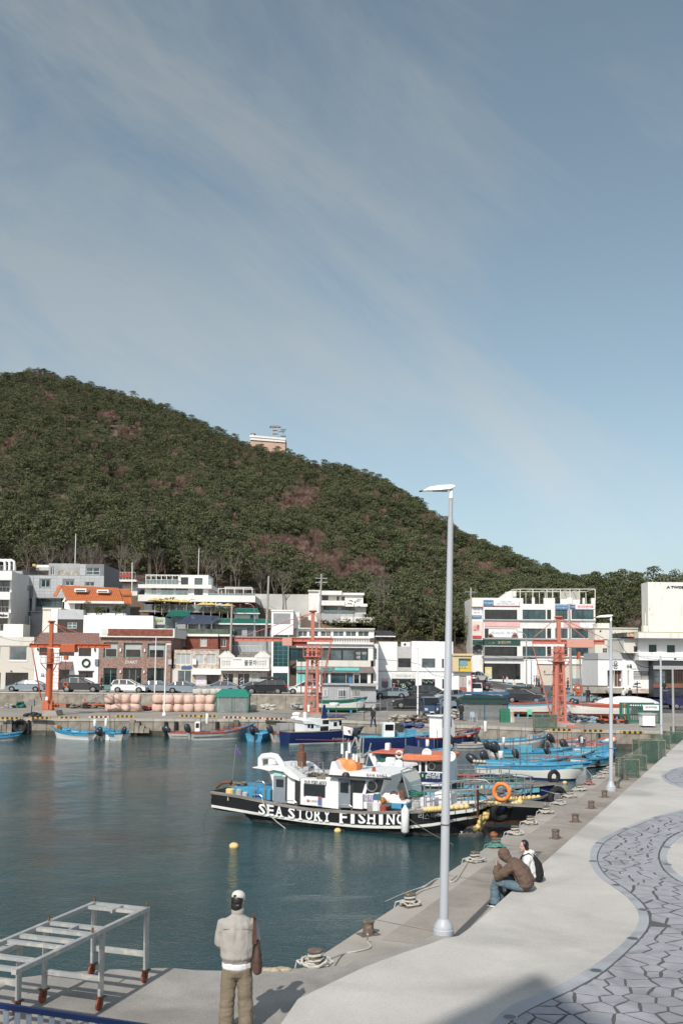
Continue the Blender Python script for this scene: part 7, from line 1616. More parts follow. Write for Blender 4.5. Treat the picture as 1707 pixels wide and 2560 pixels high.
nboat('orange_roofed_boat','fishing boat with an orange cabin roof and navy lettered panel, behind the black boat',3.7,3.3,10,'R',n2b)
def n3b(t,ff):
 hull(9,2.6,1.0,1.5,t,GREENB,REDB,CORAL,CYAN,BLK,deckz=.3);y0=-1.0
 bx(ff,t,'cabin',(760,120,950,205),GREENB,y0,1.8,'R');bx(ff,t,'red_roof',(655,95,1000,112),CORAL,y0-.3,2.4,'R');bx(ff,t,'brown_edge',(750,108,960,128),REDB,y0-.1,2.0,'R',0)
 sideprism(ff,t,'white_wing',[(605,105),(700,108),(720,190),(715,250),(690,250),(640,140)],WPL,y0-.1,.3,'R');bx(ff,t,'white_lamp_housing',(812,-10,862,95),WPL,0,.3,'R',.05);a,c_=ff.p(975,118,y0-.2,'R');MB().torus((a,y0-.2,c_),.16,.07,14,6).build('cream_ring',OFFW,t);bx(ff,t,'white_locker',(720,212,990,262),WPL,y0,1.2,'R')
nboat('green_cabin_boat','boat with a small dark green cabin and coral roof, farthest of the rafted group',6.6,.6,9,'R',n3b)
# two bare bow platforms of boats beyond, with floats and tyres
def bowstage(name,label,px0,px1,k):
 a=G(*zp('S',*px0),1.25);c=G(*zp('S',*px1),1.25);d_=c-a;t=thing(name,label,'boat',(a.x,a.y,0),math.atan2(d_.y,d_.x));Ln=d_.length
 hull(Ln+1.2,2.2,.95,1.15,t,BLK,NAVY,WOODW,WOODW,ANTI,deckz=.25);r_=MB()
 for s in(-1,1):
  for z in(1.5,1.9):r_.tube([(.3,s*.9,z),(Ln*.6,s*.9,z),(Ln*.95,s*.5,z)],.025,6)
  for i in range(6):x=.3+Ln*.16*i;r_.tube([(x,s*(.9 if i<5 else.6),1.0),(x,s*(.9 if i<5 else.6),1.95)],.025,6)
 r_.tube([(Ln*.95,-.5,1.9),(Ln*.95,.5,1.9)],.025,6);r_.build('bow_rail',STEEL,t)
 for i in range(k):MB().ball((Ln*.45+i*.24,-.8-.0*i,1.02),.12,8,6).build('float',BUOYY,t,smooth=True)
 hp_=MB()
 for _ in range(30):hp_.ball((random.uniform(.3,Ln*.8),random.uniform(-.7,.7),1.05+random.uniform(0,.25)),random.uniform(.08,.2),7,5,(1.3,1,.5))
 hp_.build('gear_heap',NETB,t);return t,Ln
t,Ln=bowstage('working_boat','boat with railed foredeck, heaped gear and a line of pale floats, bow toward the quay',(560,330),(1180,300),8)
MB().torus((Ln+1.0,-.7,.95),.37,.15,22,8,'y').build('tyre_fender',TYRE,t,smooth=True);MB().torus((Ln+1.5,.3,1.75),.24,.1,20,8,'y').build('tyre_fender',TYRE,t,smooth=True)
t,Ln=bowstage('working_boat','low boat with a pale blue deck and green net heap beyond the railed foredeck',(330,215),(1000,200),3)
hp_=MB()
for _ in range(24):hp_.ball((random.uniform(2,4),random.uniform(-.6,.8),1.15+random.uniform(0,.3)),random.uniform(.12,.28),7,5,(1.3,1,.5))
hp_.build('green_net_heap',NETG,t)
# boats ashore
def shore(label,z,st_,bw,D,B_,fs,fb,cs,**k):
 a=V(*zp(z,*st_),D);c=V(*zp(z,*bw),D);a.z=c.z=gz(a.x,D)+.15;t,L_,_=boat('beached_boat',label,None,None,B_,fs,fb,cs,on=(a,c),**k);
 for q in(.2,.65):tr=MB().box(L_*q,-B_*.35,-.55,L_*q+.2,B_*.35,-.15).build('trestle',BLUE,t)
 return t
shore('green and cream open boat on blue trestles in front of the site container','a',(290,880),(900,840),103,2.0,.8,1.25,(HW,GREENB,GREENB,CYAN,GREENB),over=(.1,.3),eng=0)
shore('long blue and white boat laid up on the quay behind the salmon crane','E',(640,1960),(1230,1960),98,2.2,.9,1.2,(HW,CYAN,REDB,CYAN,ANTI),over=(.2,.6),eng=0,extras=[x_rack(.5,.95,.4,BLUE)])
shore('dark green and cyan boat laid up right of the salmon crane','F',(850,1930),(180,1900),100,2.0,.8,1.0,(GREENB,CYAN,CORAL,CYAN,GREENB),over=(.2,.5),eng=0,extras=[x_box(.4,1.6,1.2,.4,mat('orange_cover',(.6,.25,.14),.7),name='cover')])
shore('brown bottomed white boat laid up nearest the crane on the right','F',(880,2010),(160,1985),95,1.9,.8,1.1,(HW,HW,REDB,HG,ANTI),over=(.2,.5),eng=0)
shore('small white and blue boat stern beside the crane foot','F',(130,1975),(20,1975),97,1.8,.8,1.0,(HW,CYAN,BLUE,CYAN,HW),over=(.2,.3),eng=1)
# ------------------------------------------------------------ cranes
ORG=mat('orange_crane_paint',(.44,.10,.035),.55,var=.15,scale=3,col2=(.30,.08,.04),thr=.7);SAL=mat('salmon_crane_paint',(.50,.17,.12),.6,var=.12,scale=3,col2=(.40,.12,.06),thr=.70);SAL2=mat('pale_salmon_crane_paint',(.58,.29,.23),.6,var=.12,scale=2.5,col2=(.42,.13,.05),thr=.67)
def crane(label,D,z,base,mast_top,boomL,boomR,box,boxm,m,col,stays,rope,plat,ladder,lattice):
 px,py=zp(z,*base);p=V(px,py,D);t=thing('harbour_crane',label,'crane',p);f=Frame(p,0,z)
 g=lambda x,y,o=0:(f.p(x,y,o)[0],o,f.p(x,y,o)[1])
 MB().prism([(-1.3,0),(1.3,0),(1.1,.55),(-1.1,.55)],-1.1,1.1).build('concrete_foot',CONC,t)
 ft=g(base[0],col[3]);
 if lattice:
  b_=MB();zt=g(0,col[2])[2];zb=.55;w=(g(col[1],col[2])[0]-g(col[0],col[2])[0])/2;wb=w*1.18;xc=(g(col[1],col[2])[0]+g(col[0],col[2])[0])/2
  for sx in(-1,1):
   for sy in(-1,1):MB().beam((xc*1+sx*wb-.0,sy*wb,zb),(xc+sx*(w-.12),sy*(w-.12),zt),.24).build('leg',m,t)
  MB().beam((xc,.0,zb),(xc,.0,zt),.2).build('centre_tube',m,t)
  for k in range(7):
   q=(k+.5)/7;zz_=zb+(zt-zb)*q;ww=wb+(w-wb)*q
   for sy in(-1,1):b_.beam((xc-ww,sy*ww,zz_),(xc+ww,sy*ww,zz_),.1)
   for sx in(-1,1):b_.beam((xc+sx*ww,-ww,zz_),(xc+sx*ww,ww,zz_),.1)
  b_.build('cross_brace',m,t);MB().box(xc-wb-.3,-wb-.3,.5,xc+wb+.3,wb+.3,.68).build('base_plate',m,t)
 else:
  a=g(col[0],col[2]);c=g(col[1],col[2]);xc=(a[0]+c[0])/2;r_=(c[0]-a[0])/2;MB().lathe([(r_*1.35,.6),(r_*1.18,1.8),(r_,a[2])],(xc,0,0),18).build('column',m,t,smooth=40);MB().lathe([(r_*2.0,.5),(r_*2.0,.66),(r_*1.35,.67)],(xc,0,0),18).build('base_plate',m,t)
  gs=MB();
  for k in range(8):an_=k*math.pi/4;gs.beam((xc+r_*1.3*math.cos(an_),r_*1.3*math.sin(an_),1.5),(xc+r_*1.8*math.cos(an_),r_*1.8*math.sin(an_),.66),.06,.3)
  gs.build('gusset',m,t)
 a=g(mast_top[0],mast_top[1]);b0=g(mast_top[0],boomL[1]+10);MB().beam((a[0],0,b0[2]-.2),a,.34).build('mast',m,t);MB().lathe([(.3,0),(.42,.1),(.3,.2)],(a[0],0,a[2]),10).build('mast_head',m,t)
 bl,br=g(*boomL),g(*boomR);bm=MB();hgt=.34
 for dz in(0,hgt):bm.box(bl[0],-.16,bl[2]-.35+dz,br[0],.16,bl[2]-.27+dz)
 bm.box(bl[0],-.03,bl[2]-.27,br[0],.03,bl[2]-.01);n_=int((br[0]-bl[0])/.7)
 for k in range(n_+1):x=bl[0]+(br[0]-bl[0])*k/n_;bm.box(x-.02,-.15,bl[2]-.27,x+.02,.15,bl[2]-.01)
 bm.build('boom',m,t)
 x0,x1,z0,z1=f.rect(*box,off=-.5);MB().box(x0,-.55,z0,x1,.5,z1).build('hoist_housing',boxm,t,bevel=.03)
 s_=MB();
 for(xa,ya),(xb,yb)in stays:
  for o_ in(-.12,.12):s_.tube([g(xa,ya,o_),g(xb,yb,o_)],.035,5)
 s_.build('stay',m,t);r_=MB()
 for k,(pa,pb)in enumerate(rope):
  for o_ in(-.1,0,.12):r_.tube([g(*pa,o_),g(pb[0]+o_*20,pb[1],o_)],.022,4)
 r_.build('hoist_rope',m,t)
 pa=g(plat[0],plat[2]);pb=g(plat[1],plat[2]);w=(pb[0]-pa[0])/2;xm=(pa[0]+pb[0])/2;q_=MB();q_.box(xm-w,-w,pa[2]-.05,xm+w,w,pa[2]+.02)
 for h in(.55,1.0):
  for P in([(-w,-w),(w,-w)],[(w,-w),(w,w)],[(w,w),(-w,w)],[(-w,w),(-w,-w)]):q_.beam((xm+P[0][0],P[0][1],pa[2]+h),(xm+P[1][0],P[1][1],pa[2]+h),.04)
 for sx in(-1,0,1):
  for sy in(-1,1):q_.beam((xm+sx*w,sy*w,pa[2]),(xm+sx*w,sy*w,pa[2]+1.0),.04)
 for sx in(-1,1):q_.beam((xm+sx*w,-w,pa[2]),(xm+sx*w*.4,-w*.4,pa[2]-.7),.07)
 q_.build('platform',m,t)
 l_=MB();la=g(ladder[0],ladder[2],-.5);lb_=g(ladder[1],ladder[3],-.5)
 for x in(la[0],lb_[0]):l_.beam((x,-.5,.6),(x,-.5,la[2]),.05)
 z_=.8
 while z_<la[2]:l_.beam((la[0],-.5,z_),(lb_[0],-.5,z_),.035);z_+=.35
 l_.build('ladder',m,t);return t,f,g
t,f,g=crane('orange harbour crane with a single round column at the left of the far quay',94,'A',(415,1462),(453,650),(265,836),(962,852),(530,838,655,908),ORG,ORG,(415,465,872,1410),[((450,650),(275,830)),((462,650),(720,838)),((465,655),(858,805))],[((278,870),(355,1300)),((285,870),(365,1330))],(380,520,1003),(470,505,880,1400),False)
x0,x1,z0,z1=f.rect(562,930,595,975,off=0);MB().box(x0,-.2,z0,x1,.2,z1).build('hook_block',ORG,t);MB().tube([g(578,905),g(578,935)],.02,4).build('hook_rope',BLACKM,t);MB().torus(g(575,1190),.22,.07,14,6).build('hook',ORG,t);MB().tube([g(573,975),g(573,1180)],.018,4).build('hook_rope',BLACKM,t)
x0,x1,z0,z1=f.rect(405,1295,425,1325,off=-.5);MB().box(x0,-.75,z0,x1,-.7,z1).build('notice',WPL,t)
t,f,g=crane('salmon red lattice harbour crane in front of the convenience store',92,'B',(1320,1490),(1332,560),(655,780),(1500,788),(1065,785,1150,852),SAL2,SAL,(1280,1372,835,1440),[((1325,562),(720,770)),((1330,562),(980,775)),((1338,560),(1495,780))],[((1490,820),(1395,1250)),((1480,820),(1390,1330)),((1495,820),(1425,1180))],(1250,1400,945),(1385,1410,830,1330),True)
x0,x1,z0,z1=f.rect(1155,785,1280,850,off=.3);MB().box(x0,.1,z0,x1,.8,z1).build('winch_housing',REDB,t);MB().torus(g(1353,985,-.8),.2,.05,16,6).build('pulley',RUST,t);MB().box(*[v for v in(g(1283,1395,-.9)[0],-.95,g(1283,1425,-.9)[2],g(1303,1395,-.9)[0],-.9,g(1283,1365,-.9)[2])]).build('notice',WPL,t)
t,f,g=crane('salmon red lattice harbour crane nearest the viewer, before the four storey block',85,'E',(1290,2205),(1283,762),(945,1045),(1875,1045),(1392,1042,1742,1145),SAL2,SAL,(1228,1340,1120,2110),[((1250,765),(960,1010)),((1300,762),(1640,1030)),((1310,762),(1870,1020))],[((945,1120),(1190,2080)),((950,1120),(1200,2090)),((940,1100),(1180,2060))],(1170,1402,1320),(1270,1290,1120,2050),True)
x0,x1,z0,z1=f.rect(1528,1200,1562,1298,off=0);MB().box(x0,-.15,z0,x1,.15,z1).build('hook_block',ORG,t);
for k in range(4):MB().tube([g(1520+k*14,1145),g(1520+k*14,1700)],.015,4).build('hoist_line',ROPED,t)
MB().torus(g(1540,1735),.22,.08,14,6).build('hook',ORG,t);MB().torus(g(1540,1680),.3,.1,14,6).build('pulley',ORG,t);bk=MB().box(g(1395,2180,-1.3)[0],-1.6,.0,g(1540,2180,-1.3)[0],-1.0,.38).build('base_beam',SAL,t)
# ------------------------------------------------------------ street lamps and poles
LAMPP=mat('lamp_post_grey_paint',(.42,.44,.47),.45,var=.06,scale=1.5,stretch=(1,1,.3));LAMPW=mat('lamp_head_white',(.78,.78,.77),.4,var=.03);POLEC=mat('concrete_pole',(.36,.34,.31),.85,var=.12,scale=2)
def lamp(label,base,top,z0,rb,rt,headw,fl=.19,fh=.29):
 p=G(*base,z0);q=V(*top,p.y);d=q-p;t=thing('street_lamp',label,'street lamp',p)
 MB().lathe([(fl,0),(fl,.10),(fl*.93,.115),(fl*.93,.17),(fl*.68,.24),(rb+.012,fh)],n=24).build('base_flange',LAMPP,t,smooth=35)
 k=.93;pts=[(d.x*s,d.y*s,d.z*s)for s in(.02,.30,.301,.62,.621,k)];MB().tube(pts,[rb,rb*.93,rb*.9,rb*.82,rb*.78,rt*1.05],20).build('pole',LAMPP,t,smooth=40)
 MB().tube([(d.x*k,0,d.z*k),(d.x*.975,0,d.z*.975)],[rt*.8,rt*.8],16).build('upper_tube',LAMPP,t)
 MB().lathe([(rb*1.06,0),(rb*1.06,.02)],(d.x*.24,0,d.z*.24),16).build('steel_band',RUST,t)
 h=Vector((d.x,0,d.z));w=headw
 MB().tube([h+Vector((0,0,-.19)),h+Vector((0,0,-.10)),h+Vector((.015,0,0))],[rt*.95,rt*.9,rt*.5],12).build('neck',LAMPW,t,smooth=50)
 S=[(.07,.055,.0,.07),(-.02,.075,-.045,.075),(-.2*w/.6,.095,-.07,.06),(-.4*w/.6,.07,-.075,.03),(-w,.006,-.08,-.065)]
 vs=[]
 for x,yw,zb,zt in S:vs+=[(h.x+x,-yw,h.z+zb+.03),(h.x+x,yw,h.z+zb+.03),(h.x+x,yw*.7,h.z+zt),(h.x+x,-yw*.7,h.z+zt)]
 fs=[(i*4+j,i*4+(j+1)%4,i*4+4+(j+1)%4,i*4+4+j)for i in range(4)for j in range(4)]+[(0,3,2,1),(16,17,18,19)]
 hd=MB().add(vs,fs).build('lamp_head',LAMPW,t,smooth=50,bevel=.008);MB().box(h.x-.34*w/.6,-.05,h.z-.052,h.x-.06,.05,h.z-.044).build('lens',TXGY,hd);return t
lamp('tall pale grey street lamp nearest the viewer, rising past the skyline',(1108,2337),(1127,1222),2.02,.084,.05,.60)
lamp('pale grey street lamp at the edge of the quay, second from the viewer',(1526.5,1977),(1526,1541),1.75,.085,.055,.72,.22,.4)
lamp('pale grey street lamp with a slim head, third along the quay',(1652.5,1872),(1650,1632),1.75,.085,.055,.62,.2,.4)
def pole(label,z,base,top,r,D,m=LAMPP,arm=None,cat='pole',name='pole',cross=0,rt=None):
 p=V(*zp(z,*base),D);q=V(*zp(z,*top),D);t=thing(name,label,cat,p);MB().tube([(0,0,-.3),(q.x-p.x,0,q.z-p.z)],[r,rt or r*.7],10).build('post',m,t,smooth=40)
 if arm:a=Frame(p,0,z);P=[a.p(*c)for c in arm];MB().tube([(x,0,zz_)for x,zz_ in P],.045,6).build('arm',m,t);x,zz_=P[-1];MB().box(x-.35,-.1,zz_-.06,x+.15,.1,zz_+.06).build('lamp_head',m,t,bevel=.02)
 for k in range(cross):MB().box(q.x-p.x-.9,-.06,q.z-p.z-.7-k*.6,q.x-p.x+.9,.06,q.z-p.z-.6-k*.6).build('crossarm',RAILM,t)
 return t
pole('slim white lamp post in front of the brick shop','A',(1348,1268),(1362,768),.07,112.5,LAMPW,cat='lamp post',name='lamp_post')
t=pole('white quay lamp post before the brick shop, standing among the bulk bags','A',(1431,1460),(1450,845),.08,95,LAMPW,[(1450,845),(1465,838),(1480,838)],'lamp post','lamp_post');MB().lathe([(.2,0),(.2,.1),(.1,.35)],n=12).build('base_flange',LAMPW,t)
t=pole('slim quay lamp post in front of the white photo shop','C',(848,1535),(852,880),.085,90,LAMPW,[(852,880),(846,872)],'lamp post','lamp_post')
for k in range(8):MB().lathe([(.1,0),(.1,.05)],(0,0,.5+k*.28),10).build('reflective_band',[LAMPW,RAILM][k%2],t)
pole('thin dark post at the right edge beyond the third lamp','F',(1442,2165),(1430,1378),.09,64,POLEC)
t=pole('rust brown post carrying a small solar street light by the salmon crane','B',(1229,1280),(1232,985),.06,112,RUST,cat='street light',name='solar_street_light');p=Frame(t.location,0,'B').rect(1196,965,1268,990);MB().box(p[0],-.5,p[2],p[1],.3,p[3]).build('solar_panel',BLACKM,t)
pole('grey bent arm street light before the four storey block','E',(862,1640),(862,1010),.11,146,POLEC,[(862,1010),(845,970),(815,950),(785,940)],'street light','street_light')
pole('tall concrete pole on the left corner of the four storey block','C',(1312,925),(1312,345),.17,142,POLEC,cross=1,name='utility_pole',cat='utility pole')
pole('concrete utility pole before the beige shop panels behind the right crane','F',(140,1665),(110,560),.19,130,POLEC,cross=0,name='utility_pole',cat='utility pole')
pole('concrete utility pole left of the white gabled shop','B',(613,920),(628,485),.17,126,POLEC,name='utility_pole',cat='utility pole')
pole('tallest concrete utility pole in the middle, left of the stair tower','B',(920,870),(948,245),.19,132,POLEC,name='utility_pole',cat='utility pole')
pole('utility pole with a transformer beside the hillside house','B',(1388,695),(1406,225),.17,140,POLEC,cross=2,name='utility_pole',cat='utility pole')
pole('curved street light above the green tiled house','B',(825,790),(825,560),.08,133,RAILM,[(825,560),(815,510),(790,490),(765,485)],'street light','street_light')
pole('curved grey street light beside the solar panels','B',(230,598),(232,500),.08,140,RAILM,[(232,500),(245,465),(270,450),(295,446)],'street light','street_light')
pole('thin white mast standing before the dark wood above the bakery','B',(335,235),(342,0),.07,165,LAMPW,cat='mast',name='mast')
pole('thin pale mast rising from the bakery cafe roof line','A',(1152,385),(1154,125),.09,160,LAMPW,cat='mast',name='mast')
pole('thin pale mast before the dark wood above the grey panelled block','X',(985,165),(995,-240),.07,158,LAMPW,cat='mast',name='mast')
pole('two metre high dark pole with a small yellow lamp box near the beige panels','F',(262,1690),(250,1230),.1,112,RAILM,cat='lamp post',name='lamp_post')
sp=thing('direction_post','dark finger post with several arms before the low white restaurant','signpost',V(*zp('F',978,1790),120));f=Frame(sp.location,0,'F');x,z=f.p(978,1548);MB().tube([(0,0,-.1),(x,0,z)],.06,8).build('post',BLACKM,sp)
for q in((945,1570,1018,1583),(930,1585,985,1597),(920,1612,975,1626),(980,1618,1028,1630)):a=f.rect(*q);MB().box(a[0],-.08,a[2],a[1],-.03,a[3]).build('finger_sign',BLACKM,sp)
def wire(pts,D,z,sag=0,r=.018,name='overhead_cable',label=''):
 P=[V(*zp(z,x,y),D)for x,y in pts];Q=cr_spline(P,6)if len(P)>2 else[P[0].lerp(P[1],i/10)-Vector((0,0,sag*4*(i/10)*(1-i/10)))for i in range(11)]
 o=P[0];tag(MB().tube([q-o for q in Q],r,4).build(name,BLACKM,loc=o),label,'cable')
wire([(690,915),(800,1130),(950,1310),(1090,1372),(1190,1340),(1262,1262)],100,'F',r=.03,label='sagging black cable hanging between the second lamp and the third lamp')
wire([(850,1185),(1568,1265)],108,'F',.4,label='thin cable running across the white restaurant front')
wire([(120,560),(680,1150),(1568,1250)],125,'F',0,label='thin cable falling from the concrete pole toward the coffee house')
wire([(500,968),(850,1010),(1000,1110),(1210,1110)],120,'C',r=.022,label='loose cable looping across the front of the photo shop')
wire([(0,775),(295,812)],118,'A',.2,label='thin cable along the cornice of the cream stone cafe')
wire([(628,500),(948,560)],128,'B',.8,label='cable between the two concrete poles in the middle')
wire([(948,500),(1400,560)],132,'B',.9,label='cable from the tallest pole to the pole by the hillside house')
wire([(140,1160),(1568,1250)],140,'E',1.2,label='cable crossing the front of the four storey block')
# ------------------------------------------------------------ bollards, ropes on the near quay
BOLM=mat('rusted_bollard',(.13,.10,.08),.7,var=.35,scale=12,col2=(.26,.20,.15),thr=.6,bump=.3);ROPEG=mat('teal_rope',(.10,.26,.22),.9)
bo=thing('mooring_bollard','','bollard')
MB().lathe([(.105,0),(.105,.24)],n=16).build('tube',BOLM,bo,smooth=40);MB().lathe([(.125,.24),(.125,.265),(.11,.27)],n=16).build('cap',BOLM,bo,smooth=40);MB().box(-.2,-.15,.0,.2,.15,.012).build('base_plate',BOLM,bo)
row1=[(788,2416,'nearest bollard, at the corner of the quay, wrapped in rope'),(920,2336,'rusty bollard at the water edge, left of the lamp base, second from the corner'),(1022,2265,'water edge bollard with a rope looped round its foot, left of the lamp post'),(1174,2155,'water edge bollard just right of the tall lamp post'),(1231,2119,'water edge bollard piled with white rope, left of the hooded person'),(1280,2087,'water edge bollard beside the black boat bow with a white rope loop'),(1319,2061,'water edge bollard with pale heaped rope, third beyond the black bow'),(1356,2034,'water edge bollard hidden in coiled rope opposite the first inner bollards'),(1389,2012,'water edge bollard under the hanging tyres'),(1418,1994,'water edge bollard with a short rope coil beyond the hanging tyres'),(1444,1977,'water edge bollard before the long white boat bow'),(1464,1962,'water edge bollard with reddish rope beside the second lamp'),(1487,1945,'water edge bollard left of the second lamp foot'),(1503,1934,'water edge bollard just behind the second lamp'),(1518,1923,'far water edge bollard next to the small white bow'),(1532,1913,'far water edge bollard by the green fish traps'),(1547,1903,'farthest water edge bollard but one'),(1560,1894,'farthest water edge bollard by the quay corner')]
row2=[(1388,2096,'inner bollard nearest the seated pair, by the step'),(1437,2055,'second inner bollard from the seated pair'),(1477,2021,'third inner bollard from the seated pair'),(1510,1993,'inner bollard just before the second lamp'),(1541,1970,'inner bollard just behind the second lamp foot'),(1562,1949,'inner bollard in front of the first fish trap'),(1584,1931,'inner bollard beside the middle fish trap'),(1602,1916,'farthest inner bollard by the tall fish traps')]
rq=random.Random(12);first=True;COIL=[]
for i,(x,y,lab)in enumerate(row1+row2):
 p=G(x,y,AZ if i else LZ-.02)
 if i<len(row1)and i:
  c=Aline(p.y);p=Vector((max(p.x,c.x+.28),p.y,p.z))
 if first:bo.location=p;bo['label']=lab;bo['group']='bollards along the near quay';first=False
 else:copy_tree(bo,p,rq.uniform(0,1),lab)
 if i<len(row1)and i!=1:COIL.append((p,i))
cl=[]
for p,i in COIL:
 b=MB();P=[];n=46;rr=.17+.05*rq.random();
 for k in range(n):a=k*.42;P.append((rr*(1+.25*math.sin(a*1.7+i))*math.cos(a)+.05*math.sin(k),rr*.7*(1+.2*math.cos(a*1.3))*math.sin(a),.03+.10*abs(math.sin(k*.37+i))*rq.random()))
 b.tube(P,.022,5);P=[]
 for k in range(15):a=k*.9;P.append((.125*math.cos(a),.125*math.sin(a),.05+.012*k))
 b.tube(P,.02,5);u=adir.normalized();side_=Vector((-.9149,.4037,0));b.tube([(0,0,.12),tuple(side_*.18+Vector((0,0,.10))),tuple(side_*.33+Vector((0,0,.05))),tuple(side_*.42+Vector((0,0,-.3))),tuple(side_*.8+Vector((0,0,-1.4)))],.018,5)
 o=b.build('mooring_rope',[ROPE,ROPEG,ROPE,mat('reddish_rope',(.33,.19,.20),.9)][0 if i not in(4,11)else(1 if i==4 else 3)],loc=p);tag(o,'mooring rope coiled round the '+' '.join(row1[i][2].split(',')[0].replace('nearest bollard','corner bollard').split()[:11]),'rope',group='mooring ropes on the quay')
def rope(pts,label,r=.016,m=ROPE):
 P=cr_spline(pts,8);o=P[0];tag(MB().tube([q-o for q in P],r,5).build('mooring_rope',m,loc=o),label,'rope',group='mooring lines')
Kp=lambda x,y,z=AZ+.02:G(*zp('K',x,y),z)
rope([Kp(235,800,LZ),Kp(350,750),Kp(430,735),Kp(505,712),Kp(490,680),Kp(490,640,1.95)],'thin rope snaking from the corner bollard to the next bollard')
rope([Kp(590,458,.2),Kp(700,410,1.2),Kp(800,375),Kp(880,330),Kp(970,345),Kp(1020,280),Kp(1050,230)],'long mooring line lying along the quay edge past the lamp post',.022)
rope([Kp(745,425),Kp(790,395),Kp(850,375),Kp(930,350),Kp(985,310)],'pale thick rope lying beside the quay edge left of the lamp',.028)
bw=ss.matrix_basis@Vector((LB+1.8,0,1.4));rope([bw,bw.lerp(COIL[5][0],.5)-Vector((0,0,.35)),COIL[5][0]+Vector((0,0,.2))],'taut pale line from the black boat bow to the quay');rope([bw+Vector((0,0,.1)),bw.lerp(COIL[6][0],.5)-Vector((0,0,.3)),COIL[6][0]+Vector((0,0,.2))],'second pale line from the black boat bow to the quay')
rope([G(1352,1975,1.6),G(1395,1985,1.4),COIL[8][0]+Vector((0,0,.2))],'long pale line from the tyre hung bow to the quay');rope([G(1464,1922,1.0),G(1480,1940,1.2),COIL[11][0]+Vector((0,0,.2))],'pale line from the long white boat to the quay')
qa=ss.matrix_basis@Vector((.05,-1.3,1.2));rope([qa,qa+Vector((-.4,-.6,-1.35))],'thin dark line from the black boat stern into the water',.015,ROPED);q0_=ss.matrix_basis@Vector((2.6,-1.6,1.2));rope([q0_,q0_+Vector((.4,-.5,-.7)),q0_+Vector((1.3,-.9,-1.35))],'line hanging from the black boat side into the water',.018,ROPE)
rope([ss.matrix_basis@Vector((8.8,-1.6,1.0)),ss.matrix_basis@Vector((10.3,-1.9,.3)),ss.matrix_basis@Vector((12.1,-2.6,-.2))],'dark line crossing the black hull down into the water',.02,ROPED)
# floats on the water
def buoy(px,py,r,m,label):p=G(px,py,0);t=thing('mooring_buoy',label,'buoy',(p.x,p.y,.02));MB().ball((0,0,.03),r,12,8,(1.15,1,.9)).build('ball',m,t,smooth=True);MB().tube([(r,0,.03),(r*1.8,0,.08),(r*2,0,-.05)],.015,5).build('rope_loop',ROPED,t)
buoy(585,2119,.16,BUOYY,'cream buoy floating alone in open water left of centre');buoy(844,2080,.13,BUOYY,'small cream buoy floating beside the black boat hull');buoy(1234,2090,.15,mat('shaded_orange_buoy',(.30,.11,.04),.7),'orange buoy darkened for the shade under the black boat bow');buoy(340,1838,.2,mat('pink_buoy',(.68,.32,.22),.5),'pink buoy at the right end of the left trio of skiffs');buoy(1411,1959,.12,BUOYY,'small yellow buoy near the long white boat bow')  # orange buoy's colour is darkened to carry the shade below the bow
# ------------------------------------------------------------ the wheeled racks and the railing
GALV=mat('flaking_galvanised_steel',(.36,.37,.37),.6,metal=.15,var=.15,scale=6,col2=(.52,.49,.43),thr=.58,bump=.3);REDW=mat('red_castor_wheel',(.30,.07,.04),.6,var=.25,scale=10)
def castor(t,x,y):
 c=MB().box(x-.06,y-.06,.17,x+.06,y+.06,.19);c.beam((x-.035,y,.18),(x-.035,y+.03,.07),.008,.06);c.beam((x+.035,y,.18),(x+.035,y+.03,.07),.008,.06);c=c.build('castor_fork',RUST,t);MB().lathe([(.07,-.022),(.085,-.015),(.085,.015),(.07,.022)],(x,y+.03,.085),18,'x').build('castor_wheel',REDW,c,smooth=40)
l1,l2,l3=G(364,2455,LZ),G(232,2438,LZ),G(213,2519,LZ);ux=(l2-l1);Wd=ux.length;ux.normalize();uy=(l3-l1)
rk=thing('wheeled_rack','long wheeled metal rack with an open slatted top standing on the old concrete landing','rack',l1,math.atan2(ux.y,ux.x));m_=rk.rotation_euler.z
yl=-abs(uy.dot(Vector((-math.sin(m_),math.cos(m_),0))));sgn=1 if uy.dot(Vector((-math.sin(m_),math.cos(m_),0)))>0 else-1;yl=abs(yl)*sgn;HT=1.13;YL=yl*2.55
def rack(t,y0,y1,legs,slats,Ht,Wd):
 for x in(0,Wd):MB().box(x-.035,min(y0,y1)-.03,Ht-.06,x+.035,max(y0,y1)+.03,Ht).build('side_rail',GALV,t)
 for y,w in slats:MB().box(.035,y-.02-w/2,Ht-.055,Wd-.035,y+w/2,Ht-.01).build('cross_rail',GALV,t)
 for y in(slats[0][0],slats[2][0]):MB().box(Wd*.45-.015,min(y,y+sgn*.34),Ht-.05,Wd*.45+.015,max(y,y+sgn*.34),Ht-.005).build('short_rail',GALV,t)
 for x in(0,Wd):
  for y in legs:MB().box(x-.03,y-.03,.19,x+.03,y+.03,Ht-.06).build('leg',GALV,t);castor(t,x,y)
 for y in legs:MB().box(.03,y-.025,.38,Wd-.03,y+.025,.46).build('lower_rail',GALV,t)
 for x,y in((0,slats[0][0]),(Wd,slats[0][0]),(0,slats[3][0]),(Wd,slats[2][0])):MB().box(x-.012,y-.012,Ht,x+.012,y+.012,Ht+.07).build('stub',RUST,t)
rack(rk,0,YL,[0,yl],[(0,.05),(yl*.16,.08),(yl*.95,.06),(yl*1.2,.08),(yl*1.5,.07),(yl*1.72,.05),(yl*2.2,.06),(yl*2.5,.06)],HT,Wd)
b=MB()
for k in range(3):b.tube([(.02*k,.03,HT+.01),(.05,-.03,HT-.02),(.04+.01*k,-.04,HT-.28-.05*k),(.0,.02,HT-.35)],.008,4)
b.build('teal_twine',ROPEG,rk)
e0=G(45,2535,LZ);rk2=thing('wheeled_rack','second wheeled metal rack cut off by the left edge, behind the blue railing','rack',e0,m_)
